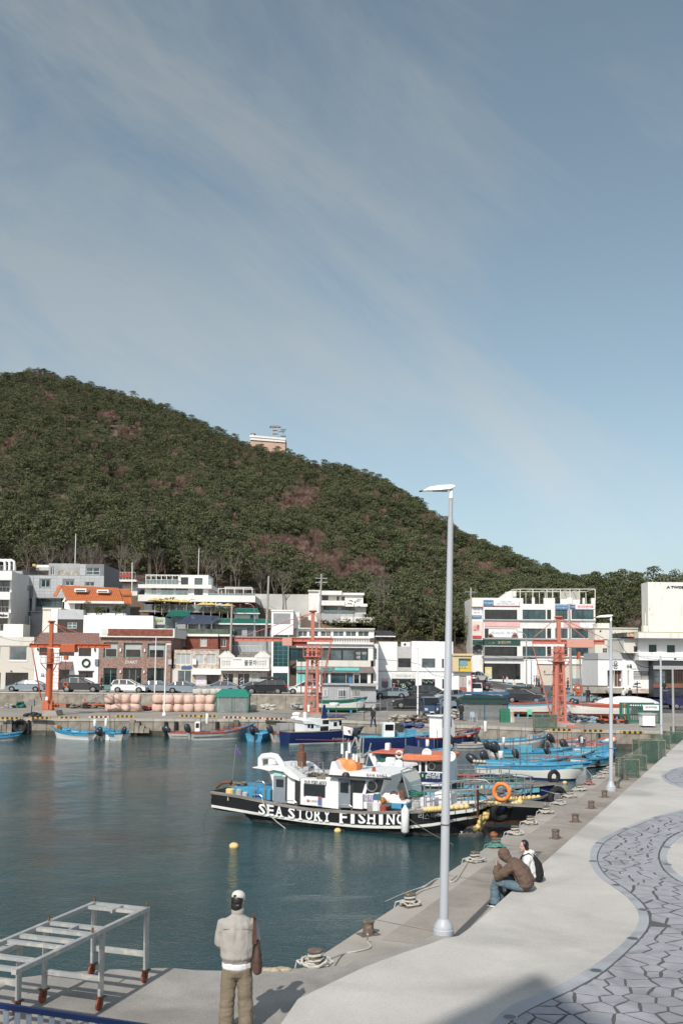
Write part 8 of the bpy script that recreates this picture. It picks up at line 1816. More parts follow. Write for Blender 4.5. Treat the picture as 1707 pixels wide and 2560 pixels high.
rack(rk2,0,yl*2.2,[0,yl*1.1],[(0,.05),(yl*.2,.08),(yl*.9,.06),(yl*1.2,.08),(yl*1.5,.07)],.98,Wd)
BLR=mat('blue_painted_rail',(.03,.055,.17),.4,var=.08);SLT=mat('pale_grey_slat',(.48,.52,.58),.5,var=.05)
D0=7.6;a=V(-40,2508,D0);c=V(330,2562,D0);rl=thing('blue_railing','blue topped railing with pale vertical slats in the bottom left corner','railing',(a.x,a.y,3.0));Lr=c.x-a.x;za=a.z-3.0;zb_=c.z-3.0
rl.rotation_euler=(0,0,0);MB().beam((-1,0,za+(za-zb_)/Lr),(Lr+1.2,0,zb_-(za-zb_)*1.2/Lr),.032,.04).build('top_rail',BLR,rl);MB().beam((-1,0,.12),(Lr+1.2,0,.12),.04).build('bottom_rail',BLR,rl);sb=MB().box(-.02,-.008,.12,.02,.008,za-.08).mesh('slat',SLT)
for k in range(-8,22):x=k*.088;o=bpy.data.objects.new('slat',MB().box(-.02,-.008,.12,.02,.008,za-(za-zb_)*x/Lr-.03).mesh('slat',SLT)if k>-9 else sb);link(o,rl);o.location=(x,0,0)
tag(MB().box(a.x-1.2,D0-.15,2.0,c.x+1.4,D0+.15,3.0).build('parapet_wall',CONC),'low concrete parapet carrying the blue railing, bottom left','wall')
rc=MB();
for k in range(5):rc.ball((k*.09,random.uniform(-.04,.04),.0),.09,7,5,(1.2,1,.45))
tag(rc.build('rock',mat('yellow_brown_rock',(.42,.34,.24),.9,var=.3,scale=9,bump=1),loc=G(660,2424,LZ)),'small yellowish rock lump at the water edge right of the standing man','rock')
# ------------------------------------------------------------ people
def etube(b,pts,rx,ry,side=(1,0,0),n=14):
 pts=[Vector(p)for p in pts];k=len(pts);vs=[];S=Vector(side)
 P=[pts[0]-(pts[1]-pts[0]).normalized()*min(rx[0],ry[0])*.5]+pts+[pts[-1]+(pts[-1]-pts[-2]).normalized()*min(rx[-1],ry[-1])*.5];RX=[rx[0]*.5]+list(rx)+[rx[-1]*.5];RY=[ry[0]*.5]+list(ry)+[ry[-1]*.5]
 for i,p in enumerate(P):
  d=(P[min(i+1,k+1)]-P[max(i-1,0)]).normalized();a=(S-d*S.dot(d)).normalized();c=d.cross(a)
  for j in range(n):t_=2*math.pi*j/n;vs.append(p+a*math.cos(t_)*RX[i]+c*math.sin(t_)*RY[i])
 m=k+2;fs=[(i*n+j,i*n+(j+1)%n,(i+1)*n+(j+1)%n,(i+1)*n+j)for i in range(m-1)for j in range(n)]+[tuple(range(n))[::-1],tuple((m-1)*n+j for j in range(n))]
 b.add(vs,fs);return b
def limb(b,pts,r,n=10):return etube(b,pts,r,r,(1,.13,.07),n)
def melt(b,name,m,parent,vox=.012,sm=4,wr=0,ws=9,seed=0):
 """fuse overlapping closed shapes into one continuous skin"""
 me=b.mesh('tmp',m);o=bpy.data.objects.new('tmp',me);TS.collection.objects.link(o)
 r=o.modifiers.new('r','REMESH');r.mode='VOXEL';r.voxel_size=vox;s=o.modifiers.new('s','SMOOTH');s.iterations=sm;s.factor=.5
 ph=bpy.data.meshes.new(name);ph.materials.append(m);MQ.append((o,ph,m,wr,ws,seed));return link(bpy.data.objects.new(name,ph),parent)
SKIN=mat('skin',(.55,.34,.25),.5,var=.04);HAIR=mat('black_hair',(.012,.010,.009),.45,var=.3,scale=40,stretch=(4,4,.4))
def head(b,c,s=1.0,yaw=0,tilt=0):
 M=Matrix.Rotation(yaw,3,'Z')@Matrix.Rotation(tilt,3,'X');c=Vector(c)
 def E(p,r,sc):
  vs=MB().ball((0,0,0),r,14,10,sc);b.add([tuple(M@(Vector(v)+Vector(p))*s+c)for v in vs.v],vs.f)
 E((0,0,.03),.1,(.78,.95,.98));E((0,.025,-.04),.085,(.72,.8,.85));E((0,.095,-.015),.018,(.8,1.1,1.5));E((0,.09,-.045),.016,(1.6,.6,.5));E((0,.07,-.09),.03,(1.1,.8,.7));E((0,.082,.03),.03,(1.7,.4,.4))
 for k in(-1,1):E((k*.078,-.005,-.005),.026,(.35,.8,1.2))
 return M
def hairs(b,c,s,M,pts):
 for p,r,sc in pts:vs=MB().ball((0,0,0),r,14,10,sc);b.add([tuple(M@(Vector(v)+Vector(p))*s+Vector(c))for v in vs.v],vs.f)
def hand(b,w,d,up,s=1.0,curl=.5,thumb=1):
 w=Vector(w);d=Vector(d).normalized();up=Vector(up);sd_=d.cross(up).normalized();up=sd_.cross(d)
 etube(b,[w,w+d*.05*s,w+d*.085*s],[.028*s,.04*s,.042*s],[.018*s,.016*s,.014*s],sd_)
 for k,(o,l)in enumerate(((-.03,.065),(-.01,.075),(.01,.072),(.03,.055))):
  p0=w+d*.075*s+sd_*o*s;p1=p0+(d*.6*l-up*curl*.3*l)*s*.9;p2=p1+(d*.45*l*(1-curl)-up*curl*.6*l)*s;limb(b,[p0,p1,p2],[.0095*s,.009*s,.0075*s],7)
 p0=w+d*.02*s-sd_*.032*s*thumb;limb(b,[p0,p0+(d*.03-sd_*.02*thumb-up*.01)*s,p0+(d*.06-sd_*.018*thumb-up*.025)*s],[.012*s,.011*s,.009*s],7)
# --- the standing man, back to the viewer
mp_=G(590,2572,LZ+.03);man=thing('person','man standing with his back to us in a beige jacket, cream cap and khaki trousers','person',mp_,R(4));s=1.0
BEIGEJ=mat('beige_jacket_cloth',(.37,.345,.315),.85,var=.06,scale=5,bump=.15,bscale=60);KHAKI=mat('khaki_trouser_cloth',(.205,.165,.115),.85,var=.08,scale=4,bump=.15,bscale=60);CAPM=mat('cream_cap_cloth',(.62,.60,.54),.85,var=.04)
b=MB();limb(b,[(-.105,0,.90),(-.125,.02,.5),(-.13,0,.09)],[.085,.055,.045]);limb(b,[(.105,0,.90),(.125,.02,.5),(.13,0,.09)],[.085,.055,.045]);etube(b,[(0,0,.88),(0,.02,1.1),(0,0,1.32),(0,0,1.43)],[.15,.13,.17,.10],[.10,.09,.10,.07]);limb(b,[(0,-.005,1.42),(0,.015,1.56)],[.055,.052])
for k in(-1,1):limb(b,[(k*.16,0,1.41),(k*.22,.03,1.12),(k*.15,.28,1.14)],[.055,.042,.03]);hand(b,(k*.16,.29,1.14),(-k*.5,.8,.25),(0,0,1),1,.6,k);limb(b,[(k*.13,0,.06),(k*.145,.13,.04)],[.045,.04])
M=head(b,(0,.02,1.66),1,-.35,-.25);melt(b,'body',SKIN,man,.010,3)
b=MB();etube(b,[(0,-.01,.90),(0,-.015,.96),(0,-.02,1.08),(0,-.02,1.25),(0,-.02,1.38),(0,-.01,1.45),(0,.0,1.50)],[.185,.222,.23,.225,.225,.18,.085],[.13,.165,.165,.155,.14,.115,.08]);etube(b,[(0,.005,1.47),(0,.012,1.575)],[.08,.078],[.08,.078])
for k in(-1,1):limb(b,[(k*.18,-.01,1.405),(k*.225,0,1.28),(k*.24,.02,1.12),(k*.22,.12,1.06),(k*.15,.26,1.12)],[.08,.075,.07,.06,.05])
melt(b,'jacket',BEIGEJ,man,.009,3,.014,11,-3);b=MB();b.tube([(x,-.158+.9*x*x,1.345)for x in np.linspace(-.2,.2,9)],.004,5);b.build('yoke_seam',mat('seam_cloth',(.25,.225,.2),.9),man)
b=MB();b.lathe([(.082,0),(.088,.03),(.084,.07),(.074,.085)],(0,.004,1.505),18);b.build('collar',BEIGEJ,man,smooth=60)
b=MB();etube(b,[(0,-.01,.865),(0,-.01,.925)],[.195,.20],[.135,.14]);melt(b,'jacket_hem',mat('ribbed_hem',(.30,.265,.235),.9,stretch=(12,12,1),scale=5,var=.2),man,.010,2)
b=MB();etube(b,[(0,-.005,.815),(0,-.01,.88)],[.205,.20],[.145,.145]);melt(b,'white_shirt_hem',mat('white_tee',(.72,.72,.73),.8,var=.03),man,.010,2,.006)
b=MB();etube(b,[(0,0,.72),(0,-.01,.79),(0,-.01,.84)],[.19,.195,.175],[.13,.135,.12])
for k in(-1,1):etube(b,[(k*.095,0,.80),(k*.11,0,.62),(k*.12,.01,.42),(k*.125,0,.22),(k*.13,-.005,.07)],[.105,.108,.10,.10,.105],[.125,.115,.105,.10,.105])
melt(b,'trousers',KHAKI,man,.010,3,.014,8,3)
b=MB();
for k in(-1,1):etube(b,[(k*.13,-.08,.03),(k*.135,.03,.035),(k*.145,.17,.025)],[.045,.05,.04],[.035,.035,.028])
melt(b,'shoes',WPL,man,.010,2)
b=MB();hairs(b,(0,.02,1.66),1,M,[((0,-.03,.02),.098,(.86,.85,1.0)),((0,-.05,-.05),.08,(1,.65,.95)),((.055,-.02,-.03),.03,(.6,1,1.2)),((-.055,-.02,-.03),.03,(.6,1,1.2))]);melt(b,'hair',HAIR,man,.008,2,.004,20)
b=MB();hairs(b,(0,.02,1.66),1,M,[((0,-.005,.075),.108,(.86,.98,.72))]);etube(b,[tuple(M@Vector((0,.08,.05))+Vector((0,.02,1.66))),tuple(M@Vector((0,.18,.03))+Vector((0,.02,1.66)))],[.075,.055],[.008,.006]);melt(b,'cap',CAPM,man,.008,2)
q=M@Vector((0,-.112,.075))+Vector((0,.02,1.66));MB().ball(q+Vector((0,.012,-.005)),.026,10,6,(1.3,.55,.6)).build('cap_opening',HAIR,man)
ph=MB().box(-.035,.40,1.14,.04,.41,1.28).build('phone_cover',BLACKM,man)
bag=thing('shoulder_bag','brown suede shoulder bag hanging on the right side of the standing man','bag',mp_,R(4));SU=mat('brown_suede',(.10,.052,.038),.95,var=.25,scale=8,bump=.3);b=MB();etube(b,[(.265,-.03,1.16),(.27,-.04,1.0),(.272,-.05,.86),(.275,-.05,.76)],[.03,.05,.07,.065],[.05,.11,.16,.15]);melt(b,'bag_body',SU,bag,.010,3,.012,9);b=MB();
b.prism([(-.03,1.14),(.03,1.14),(.018,1.50),(-.018,1.50)],-.008,.008);o=b.build('strap',SU,bag);o.location=(.235,-.155,0);o.rotation_euler=(R(-2),0,R(6))
MB().tube([(.22,-.15,1.49),(.20,-.06,1.53),(.20,.05,1.50),(.24,.10,1.3),(.27,.06,1.14)],.016,6).build('strap',SU,bag)
# --- the two seated people
fa=R(156-90);e1=Bline(21.15);e2=Bline(22.05)
BRJ=mat('brown_puffer_cloth',(.125,.08,.06),.9,var=.12,scale=6,bump=.2,bscale=40);JEAN=mat('faded_denim',(.10,.155,.19),.85,var=.2,scale=9,bump=.15,bscale=80);WHJ=mat('white_puffer_cloth',(.70,.70,.68),.7,var=.04,scale=6);BLKC=mat('black_cloth',(.014,.013,.014),.85,var=.2)
A=thing('person','person in a brown hooded jacket and jeans sitting hunched on the step, chin on hands','person',(e1.x+.02,e1.y,PZ),fa)
b=MB()
for k in(-1,1):limb(b,[(k*.09,-.2,.11),(k*.13,.33,.16),(k*.14,.36,-.27)],[.07,.05,.04]);limb(b,[(k*.16,.04,.52),(k*.2,.3,.30),(k*.05,.36,.50)],[.045,.04,.03]);hand(b,(k*.05,.36,.50),(-k*.2,-.1,1),(0,-1,0),.9,.5,k)
etube(b,[(0,-.2,.12),(0,-.1,.36),(0,.05,.55)],[.14,.13,.15],[.10,.10,.09]);limb(b,[(0,.06,.55),(0,.16,.66)],[.05,.05]);M=head(b,(0,.22,.72),.95,.3,-.55);melt(b,'body',SKIN,A,.011,3)
b=MB();etube(b,[(0,-.27,.13),(0,-.26,.24),(0,-.19,.40),(0,-.06,.54),(0,.05,.60)],[.22,.235,.245,.235,.15],[.17,.19,.185,.16,.12]);hairs(b,(0,.2,.72),1,Matrix.Rotation(-.5,3,'X'),[((0,-.01,.035),.135,(.95,1.0,1.05)),((0,-.03,-.07),.11,(1,1,.9))])
for k in(-1,1):limb(b,[(k*.19,.0,.53),(k*.23,.16,.40),(k*.21,.30,.29),(k*.10,.35,.36),(k*.05,.33,.47)],[.105,.105,.10,.09,.075])
melt(b,'brown_jacket',BRJ,A,.010,3,.014,10,2)
b=MB();etube(b,[(0,-.24,.10),(0,-.05,.12)],[.20,.19],[.11,.11])
for k in(-1,1):etube(b,[(k*.1,-.15,.11),(k*.125,.15,.16),(k*.13,.37,.17),(k*.135,.38,.0),(k*.14,.36,-.28)],[.10,.095,.09,.095,.115],[.10,.10,.09,.10,.12],(1,0,0))
melt(b,'jeans',JEAN,A,.011,3,.02,6,5)
b=MB()
for k in(-1,1):etube(b,[(k*.14,.27,-.31),(k*.145,.38,-.305),(k*.15,.5,-.315)],[.045,.05,.04],[.035,.035,.025])
melt(b,'sneakers',BLKC,A,.010,2)
for k in(-1,1):MB().box(k*.147-.05,.22,-.35,k*.147+.05,.54,-.328).build('shoe_sole',WPL,A,bevel=.01)
Bp=thing('person','dark haired woman in a white hooded jacket sitting on the step, looking to her left','person',(e2.x+.05,e2.y,PZ),fa+.1)
b=MB()
for k in(-1,1):limb(b,[(k*.09,-.12,.11),(k*.11,.32,.14),(k*.11,.36,-.28)],[.07,.05,.04])
etube(b,[(0,-.12,.12),(0,-.08,.36),(0,-.05,.56)],[.14,.12,.15],[.10,.10,.09]);limb(b,[(0,-.05,.56),(0,-.01,.68)],[.045,.045])
limb(b,[(.16,-.05,.54),(.23,-.03,.33),(.16,.17,.28)],[.045,.04,.03]);limb(b,[(-.16,-.05,.54),(-.21,.05,.33),(-.1,.2,.30)],[.045,.04,.03]);M=head(b,(0,.03,.77),.98,.75,-.05);melt(b,'body',SKIN,Bp,.009,2)
hc=Vector((0,.03,.77))
for k in(-1,1):MB().ball(tuple(M@Vector((k*.028,.084,.012))+hc),.009,8,6,(1.3,.6,.8)).build('eye',HAIR,Bp)
MB().ball(tuple(M@Vector((0,.098,-.05))+hc),.013,8,6,(1.5,.5,.45)).build('lips',mat('lips',(.42,.12,.10),.5),Bp)
b=MB();hairs(b,hc,1,M,[((0,-.02,.04),.108,(.88,.92,.95)),((0,-.05,-.05),.085,(1.0,.75,1.1)),((.07,-.02,-.02),.04,(.5,1,1.8)),((-.07,-.02,-.02),.04,(.5,1,1.8)),((0,-.09,-.12),.045,(1.2,.8,.8))]);melt(b,'hair',HAIR,Bp,.009,2,.004,20)
b=MB();etube(b,[(0,-.13,.12),(0,-.12,.24),(0,-.09,.42),(0,-.06,.55),(0,-.04,.63)],[.20,.20,.205,.20,.10],[.15,.155,.15,.13,.09]);etube(b,[(-.09,-.09,.64),(0,-.13,.65),(.09,-.09,.64)],[.05,.065,.05],[.05,.07,.05],(0,0,1))
for k in(-1,1):limb(b,[(k*.17,-.06,.54),(k*.235,-.06,.42),(k*.24,0,.30),(k*.16,.15,.27)],[.08,.078,.07,.055])
melt(b,'white_jacket',WHJ,Bp,.010,3,.018,7,4)
b=MB();etube(b,[(0,-.14,.09),(0,.0,.10)],[.17,.17],[.09,.10])
for k in(-1,1):limb(b,[(k*.09,-.08,.10),(k*.11,.32,.15),(k*.11,.37,-.28)],[.09,.075,.06])
melt(b,'black_trousers',BLKC,Bp,.012,2)
b=MB()
for k,w in((1,(.15,.17,.28)),(-1,(-.1,.2,.30))):limb(b,[Vector(w)-Vector((0,.05,0)),w],[.045,.042]);hand(b,w,(-k*.5,.8,0),(0,0,1),1.0,.5,k)
melt(b,'black_gloves',BLKC,Bp,.007,1)
b=MB();
for k in(-1,1):etube(b,[(k*.11,.33,-.31),(k*.115,.5,-.315)],[.045,.04],[.035,.025])
melt(b,'black_shoes',BLKC,Bp,.012,2)
bp=thing('backpack','black backpack with small charms on the back of the woman in white','backpack',Bp.location,Bp.rotation_euler.z);b=MB();etube(b,[(0,-.30,.06),(0,-.31,.20),(0,-.28,.38),(0,-.22,.52)],[.13,.15,.14,.10],[.09,.105,.09,.05]);melt(b,'pack',BLKC,bp,.011,3,.008,9)
for k in(-1,1):MB().tube([(k*.09,-.22,.52),(k*.12,-.1,.64),(k*.13,.07,.56),(k*.14,.12,.42),(k*.19,.02,.26),(k*.14,-.2,.14)],.018,6).build('strap',BLKC,bp)
MB().ball((.05,-.41,.16),.022,8,6,(1,.8,2)).build('charm',WPL,bp);MB().ball((.1,-.37,.26),.018,8,6).build('charm',REDB,bp)
# --- small figures across the harbour: one standing, one walking, recoloured for each person
def walker(walk):
 t=thing('person','','person');st=.16 if walk else.02;b=MB()
 for k in(-1,1):limb(b,[(k*.09,0,.9),(k*.11,k*st*.6,.5),(k*.11,k*st*1.5-.02,.07)],[.07,.05,.04],8);limb(b,[(k*.17,0,1.4),(k*.23,-k*st*.6,1.12),(k*.22,.08-k*st,.88)],[.045,.04,.03],8);limb(b,[(k*.11,k*st*1.5-.04,.04),(k*.12,k*st*1.5+.14,.03)],[.04,.035],8);hand(b,(k*.22,.08-k*st,.88),(0,.1,-1),(0,-1,0),1,.4,k)
 etube(b,[(0,0,.88),(0,0,1.1),(0,0,1.4)],[.14,.12,.16],[.09,.09,.09]);limb(b,[(0,0,1.4),(0,.01,1.52)],[.05,.05],8);head(b,(0,.02,1.62),1);melt(b,'body',SKIN,t,.016,1)
 b=MB();etube(b,[(0,0,.85),(0,-.01,1.05),(0,-.01,1.3),(0,0,1.46)],[.19,.18,.21,.09],[.13,.13,.13,.08])
 for k in(-1,1):limb(b,[(k*.17,0,1.4),(k*.24,-k*st*.6,1.12),(k*.22,.07-k*st,.92)],[.07,.06,.05],8)
 melt(b,'jacket',MC.get('p_top')or mat('p_top',(.5,.5,.5),.8),t,.02,2)
 b=MB();
 for k in(-1,1):limb(b,[(k*.09,0,.86),(k*.11,k*st*.6,.5),(k*.11,k*st*1.5-.02,.10)],[.1,.08,.07],8)
 melt(b,'trousers',MC.get('p_leg')or mat('p_leg',(.05,.05,.06),.8),t,.02,2)
 b=MB();hairs(b,(0,.02,1.62),1,Matrix.Identity(3),[((0,-.02,.045),.108,(.86,.95,.9))]);melt(b,'hair',MC.get('p_hair')or mat('p_hair',(.015,.012,.01),.5),t,.016,1)
 return t
pw=[walker(0),walker(1)];usedp=[0,0]
def cloth(n_,c):return mat('cloth_'+n_,c,.85,var=.1)
def person(z,x,yb,label,top,leg,rz=0,walk=0,D=None,s=1.0,hair=None,q=None):
 px,py=zp(z,x,yb);p=q or(V(px,py,D)if D else ground(px,py));ms={'p_top':top,'p_leg':leg}
 if hair:ms['p_hair']=hair
 return copy_tree(pw[walk],p,rz,label,scale=s,mats=ms)
cw,ck,cb,cp_,cc,cg=cloth('white',(.62,.62,.6)),cloth('black',(.02,.02,.022)),cloth('navy',(.03,.04,.08)),cloth('lilac',(.50,.36,.46)),cloth('camel',(.34,.22,.14)),cloth('grey',(.13,.13,.13))
person('E',275,1755,'person with a black rucksack walking near the red kiosk',ck,ck,.4,1);person('E',528,1552,'person in a white top standing in the dark ground floor opening',cw,ck,3.1);person('E',562,1612,'small child in orange brown by the blue kerb paint',cloth('rust',(.3,.12,.07)),ck,2,0,s=.65);person('E',610,1622,'child in a pale jacket beside the blue kerb paint',cloth('pink',(.6,.5,.5)),cw,2.4,0,s=.7)
person('E',700,1716,'person in a pale jacket crossing on the zebra stripes',cloth('cream',(.58,.56,.5)),cg,.2,1);person('E',966,1664,'person in a lilac jacket at the corner of the white shop',cp_,cw,1.2);person('E',995,1660,'dark clothed person in the middle of the corner group',ck,ck,1.5);person('E',1026,1672,'tall person in a charcoal coat, right of the corner group',cg,ck,2.0)
person('E',1064,1760,'person in a striped dark top walking beside the crane leg',cloth('stripe',(.10,.10,.11)),ck,.3,1);person('E',1210,1790,'person in black and pink seen between the crane legs',ck,ck,1,1);person('F',95,1665,'dark clothed person striding past the concrete pole',cg,ck,1.2,1,D=132)
person('F',1005,1752,'woman in a long camel coat by the finger post',cc,cc,.6,1);person('F',1098,1772,'person in white with a black rucksack walking left of the coffee house',cw,cloth('sand',(.5,.46,.38)),1.4,1);person('F',808,1815,'person in a white top half hidden behind the white canopy',cw,ck,.3,D=118);person('F',888,1815,'person in a black jacket half hidden behind the white canopy',ck,ck,.3,D=118)
person('F',352,1825,'person in black leaning on the white saloon',ck,ck,-.2,D=108);person('F',1325,1712,'person in black standing at the coffee house front',ck,ck,3,D=128);person('C',1228,1508,'person in black standing left of the blue roofed tent',ck,ck,-.6);person('C',1050,1530,'person in navy beside the scooter, behind the tall lamp post',cb,cb,.4)
person('C',462,1568,'quay worker in a white cap and dark jacket bending over the gear',ck,cb,2.6,1,q=G(*zp('C',462,1568),1.5),hair=cw);person('A',886,1232,'person in a long black coat outside the brick shop',ck,ck,2.2,D=118);person('A',1205,1232,'person in black behind the small white car',ck,ck,1,D=118)
for i,t in enumerate(pw):t.location=ground(*zp('F',1530-i*230,1722));t['label']=['person in grey standing near the right end of the coffee house','person in grey walking before the coffee house window'][i]
# ------------------------------------------------------------ things on the far quay
Q=lambda z,x,y:G(*zp(z,x,y),1.5)
BAGM=mat('pink_bulk_bag',(.66,.47,.39),.85,var=.10,scale=2,bump=.3,bscale=8,rnd=.08)
bg0=thing('bulk_bag','','bulk bag');b=MB();prof=[(.38,0),(.47,.06),(.50,.35),(.49,.68),(.42,.80),(.2,.86)];n=18;vs=[]
for k,(r,h)in enumerate(prof):
 for j in range(n):a=2*math.pi*j/n;rr=r*(1+.07*math.cos(4*a)+.03*math.sin(7*a+k));vs.append((rr*math.cos(a),rr*math.sin(a),h+.02*math.sin(5*a)))
b.add(vs,[(i*n+j,i*n+(j+1)%n,(i+1)*n+(j+1)%n,(i+1)*n+j)for i in range(5)for j in range(n)]+[tuple(range(n))[::-1],tuple(5*n+j for j in range(n))]).build('sack',BAGM,bg0,smooth=60);b=MB().tube([(-.1,0,.85),(-.15,.1,.97),(.05,0,.93),(.15,-.1,.98),(.1,0,.85)],.03,5);b.build('tied_neck',BAGM,bg0)
k=0
for x0 in(955,1025,1098,1180,1372,1456,1538):
 for lv in(0,1):
  p=Q('A',x0,1424);lab='pink bulk bag %s the %s stack left of centre'%('on top of' if lv else 'at the bottom of',['first','second','third','fourth','fifth','sixth','seventh'][[955,1025,1098,1180,1372,1456,1538].index(x0)])
  q=Vector((p.x+random.uniform(-.08,.08),p.y+random.uniform(-.1,.2),1.5+lv*.9));
  if k==0:bg0.location=q;bg0['label']=lab;bg0['group']='bulk bags on the far quay'
  else:c=copy_tree(bg0,q,random.uniform(0,6),lab,scale=(1.25,1.1,1.05 if lv else 1.0))
  k+=1
for i,x0 in enumerate((68,162,252,345,438)):
 for lv in(0,1):
  p=Q('B',x0,1426);copy_tree(bg0,(p.x,p.y+random.uniform(-.1,.2),1.5+lv*.9),random.uniform(0,6),'pink bulk bag %s of the %s stack left of the green tent'%('top' if lv else 'bottom',['fifth','fourth','third','second','first'][i]),scale=(1.3,1.15,1.03))
GB2=mat('grey_white_sack',(.50,.48,.42),.9,var=.12,scale=4)
for i,x0 in enumerate((320,390,450,490)):p=Q('B',x0,1422);copy_tree(bg0,(p.x,p.y+1.4,3.2),i,'dirty white sack number %s lying on the back of the pink heap'%['one','two','three','four'][i],scale=(1.3,1.1,.8),mats={'pink_bulk_bag':GB2},group='white sacks on the heap')
p=Q('B',808,1420);copy_tree(bg0,p,1,'single off white bulk bag right of the green tent',scale=(1.0,1.0,.9),mats={'pink_bulk_bag':GB2},group='single sacks')
FILM=mat('clear_plastic_film',(.30,.33,.33),.15,alpha=.35,spec=.8)
def tent(label,z,q,D,dep,roofm,polem,ridge,name='gazebo'):
 p=V(*zp(z,q[0],q[3]),D);p.z=1.5;t=thing(name,label,'tent',p);f=Frame(p,0,z);x0,x1,z0,z1=f.rect(*q);ze=f.p(q[0],q[1]+(q[3]-q[1])*ridge)[1]
 for x in(0,x1/2,x1):
  for y in(0,dep):MB().box(x-.05,y-.05,0,x+.05,y+.05,ze).build('post',polem,t)
 MB().add([(-.15,-.15,ze),(x1+.15,-.15,ze),(x1+.15,dep+.15,ze),(-.15,dep+.15,ze),(x1*.12,dep*.5,z1),(x1*.88,dep*.5,z1),(-.15,-.15,ze-.25),(x1+.15,-.15,ze-.25),(x1+.15,dep+.15,ze-.25),(-.15,dep+.15,ze-.25)],[(0,1,5,4),(1,2,5),(2,3,4,5),(3,0,4),(0,6,7,1),(1,7,8,2),(2,8,9,3),(3,9,6,0)]).build('canopy',roofm,t,fix=False)
 for a,c in((.06,x1/2-.06),(x1/2+.06,x1-.06)):MB().box(a,.0,.02,c,.012,ze-.2).build('plastic_wall',FILM,t)
 MB().box(.05,dep,.02,x1-.05,dep+.012,ze-.2).build('plastic_wall',FILM,t);return t,f,x1
GT=mat('green_tent_cloth',(.015,.21,.15),.7,var=.1);DT=mat('dark_green_tent_cloth',(.015,.045,.04),.7,var=.15);BT=mat('blue_tent_cloth',(.03,.12,.22),.7,var=.15)
tent('small green gazebo with clear plastic walls beside the pink bags','B',(492,1230,762,1420),101,2.6,GT,GT,.24);t,f,x1=tent('dark green and blue roofed tent with clear plastic walls, centre right','E',(12,1772,620,2118),93,3.2,DT,BT,.20);MB().box(-.1,-.2,1.5*1.62,x1+.1,-.16,1.5*1.72+.1).build('blue_valance',BT,t);MB().box(x1-.02,.1,.05,x1,3.1,2.3).build('blue_side_wall',BT,t)
ct=thing('white_canopy','low white domed canopy behind the green cage','tent',V(*zp('F',850,1850),104));b=MB();
vs=[(3.6*math.cos(a)*math.cos(e),2.0*math.sin(a)*math.cos(e),.95*math.sin(e))for e in(0,.35,.8,1.3)for a in[2*math.pi*j/16 for j in range(16)]];b.add(vs,[(i*16+j,i*16+(j+1)%16,(i+1)*16+(j+1)%16,(i+1)*16+j)for i in range(3)for j in range(16)]+[tuple(48+j for j in range(16))]).build('dome',WPL,ct,smooth=True);
for x in(-3,3):MB().box(x,-.05,-1.8,x+.08,.05,.2).build('leg',RAILM,ct)
# site container
cn=Bld('site_container','light grey corrugated site container with small barred windows behind the salmon crane',107,'a',345,810);x0,x1,z0,z1=cn.rect((345,580,1045,812));MB().box(x0,0.03,z0,x1,2.6,z1).build('shell',GREYC,cn.root);cb_=MB();k=int((x1-x0)/.28)
for i in range(k):cb_.prism([(x0+i*.28,z0+.1),(x0+i*.28+.14,z0+.1),(x0+i*.28+.14,z1-.1),(x0+i*.28,z1-.1)],-.03,.04)
cb_.build('corrugation',GREYC,cn.root,kind='stuff');cn.box('roof',(335,572,1075,590),TXGY,-.25,3.0)
for q in((355,640,412,738),(550,650,655,745),(735,648,832,742)):x0,x1,z0,z1=cn.rect(q,-.08);cn.win((x0,x1,z0,z1),-.2,WFR,DGLASS,5,1,.05)
[cn.box('support_block',q,GREYR,.2,.6)for q in((360,812,420,870),(600,812,660,870),(900,812,1040,885))];cn.box('awning',(700,590,1045,604),TXGY,-.6,.6)
def heap(name,label,z,x0,x1,y0,yb,m,n=26,rs=(.12,.3),cat='pile',dep=1.2,zb=1.5,sc=(1.3,1,.55)):
 a=G(*zp(z,x0,yb),zb);c=G(*zp(z,x1,yb),zb);h=V(*zp(z,x0,y0),a.y).z-zb;t=MB();rq=random.Random(int(x0+yb));w=c.x-a.x
 for i in range(n):u=rq.random();e=math.sin(math.pi*(.12+.76*u))**.6;t.ball((w*u,rq.uniform(0,dep),rq.uniform(0,1)*h*e*.85),rq.uniform(*rs),8,6,sc)
 o=t.build(name,m,loc=(a.x,a.y,zb),smooth=60);return tag(o,label,cat)
PKN=mat('pink_net',(.50,.15,.12),.9,var=.5,scale=9,bump=1);ROPB=mat('beige_rope_pile',(.40,.36,.30),.95,var=.3,scale=10,bump=.8,bscale=22);SHT=mat('grey_sheet',(.34,.34,.33),.85,var=.2,scale=4,bump=.5)
heap('net_pile','heap of pink net between the two groups of bulk bags','A',1240,1330,1365,1418,PKN);heap('net_pile','dark net heap behind the orange trolley frames','A',610,940,1330,1398,NETB,40);heap('covered_pile','grey sheeted pile at the left edge of the far quay','A',20,110,1345,1395,SHT,16);heap('covered_pile','green tarpaulin bundle left of the orange crane','A',110,195,1325,1392,GREENB,14)
heap('net_pile','mixed heap of orange floats and nets right of the green tent','B',770,900,1300,1360,NETB,24);heap('float_pile','white and orange floats on the net heap by the wire fence','B',850,1010,1290,1345,mat('mixed_floats',(.62,.52,.44),.7,col2=(.5,.15,.05),thr=.6,scale=1.5),16,(.2,.32),sc=(1,1,1));heap('covered_pile','dark tarpaulin over nets left of the salmon crane','B',1000,1140,1290,1372,BLACKM,26);heap('rubble_sacks','crumpled pale sacks on the quay before the wire fence','B',870,1005,1355,1410,GB2,22);heap('covered_pile','grey net covered pile beside the salmon crane foot','B',1130,1260,1340,1412,SHT,26)
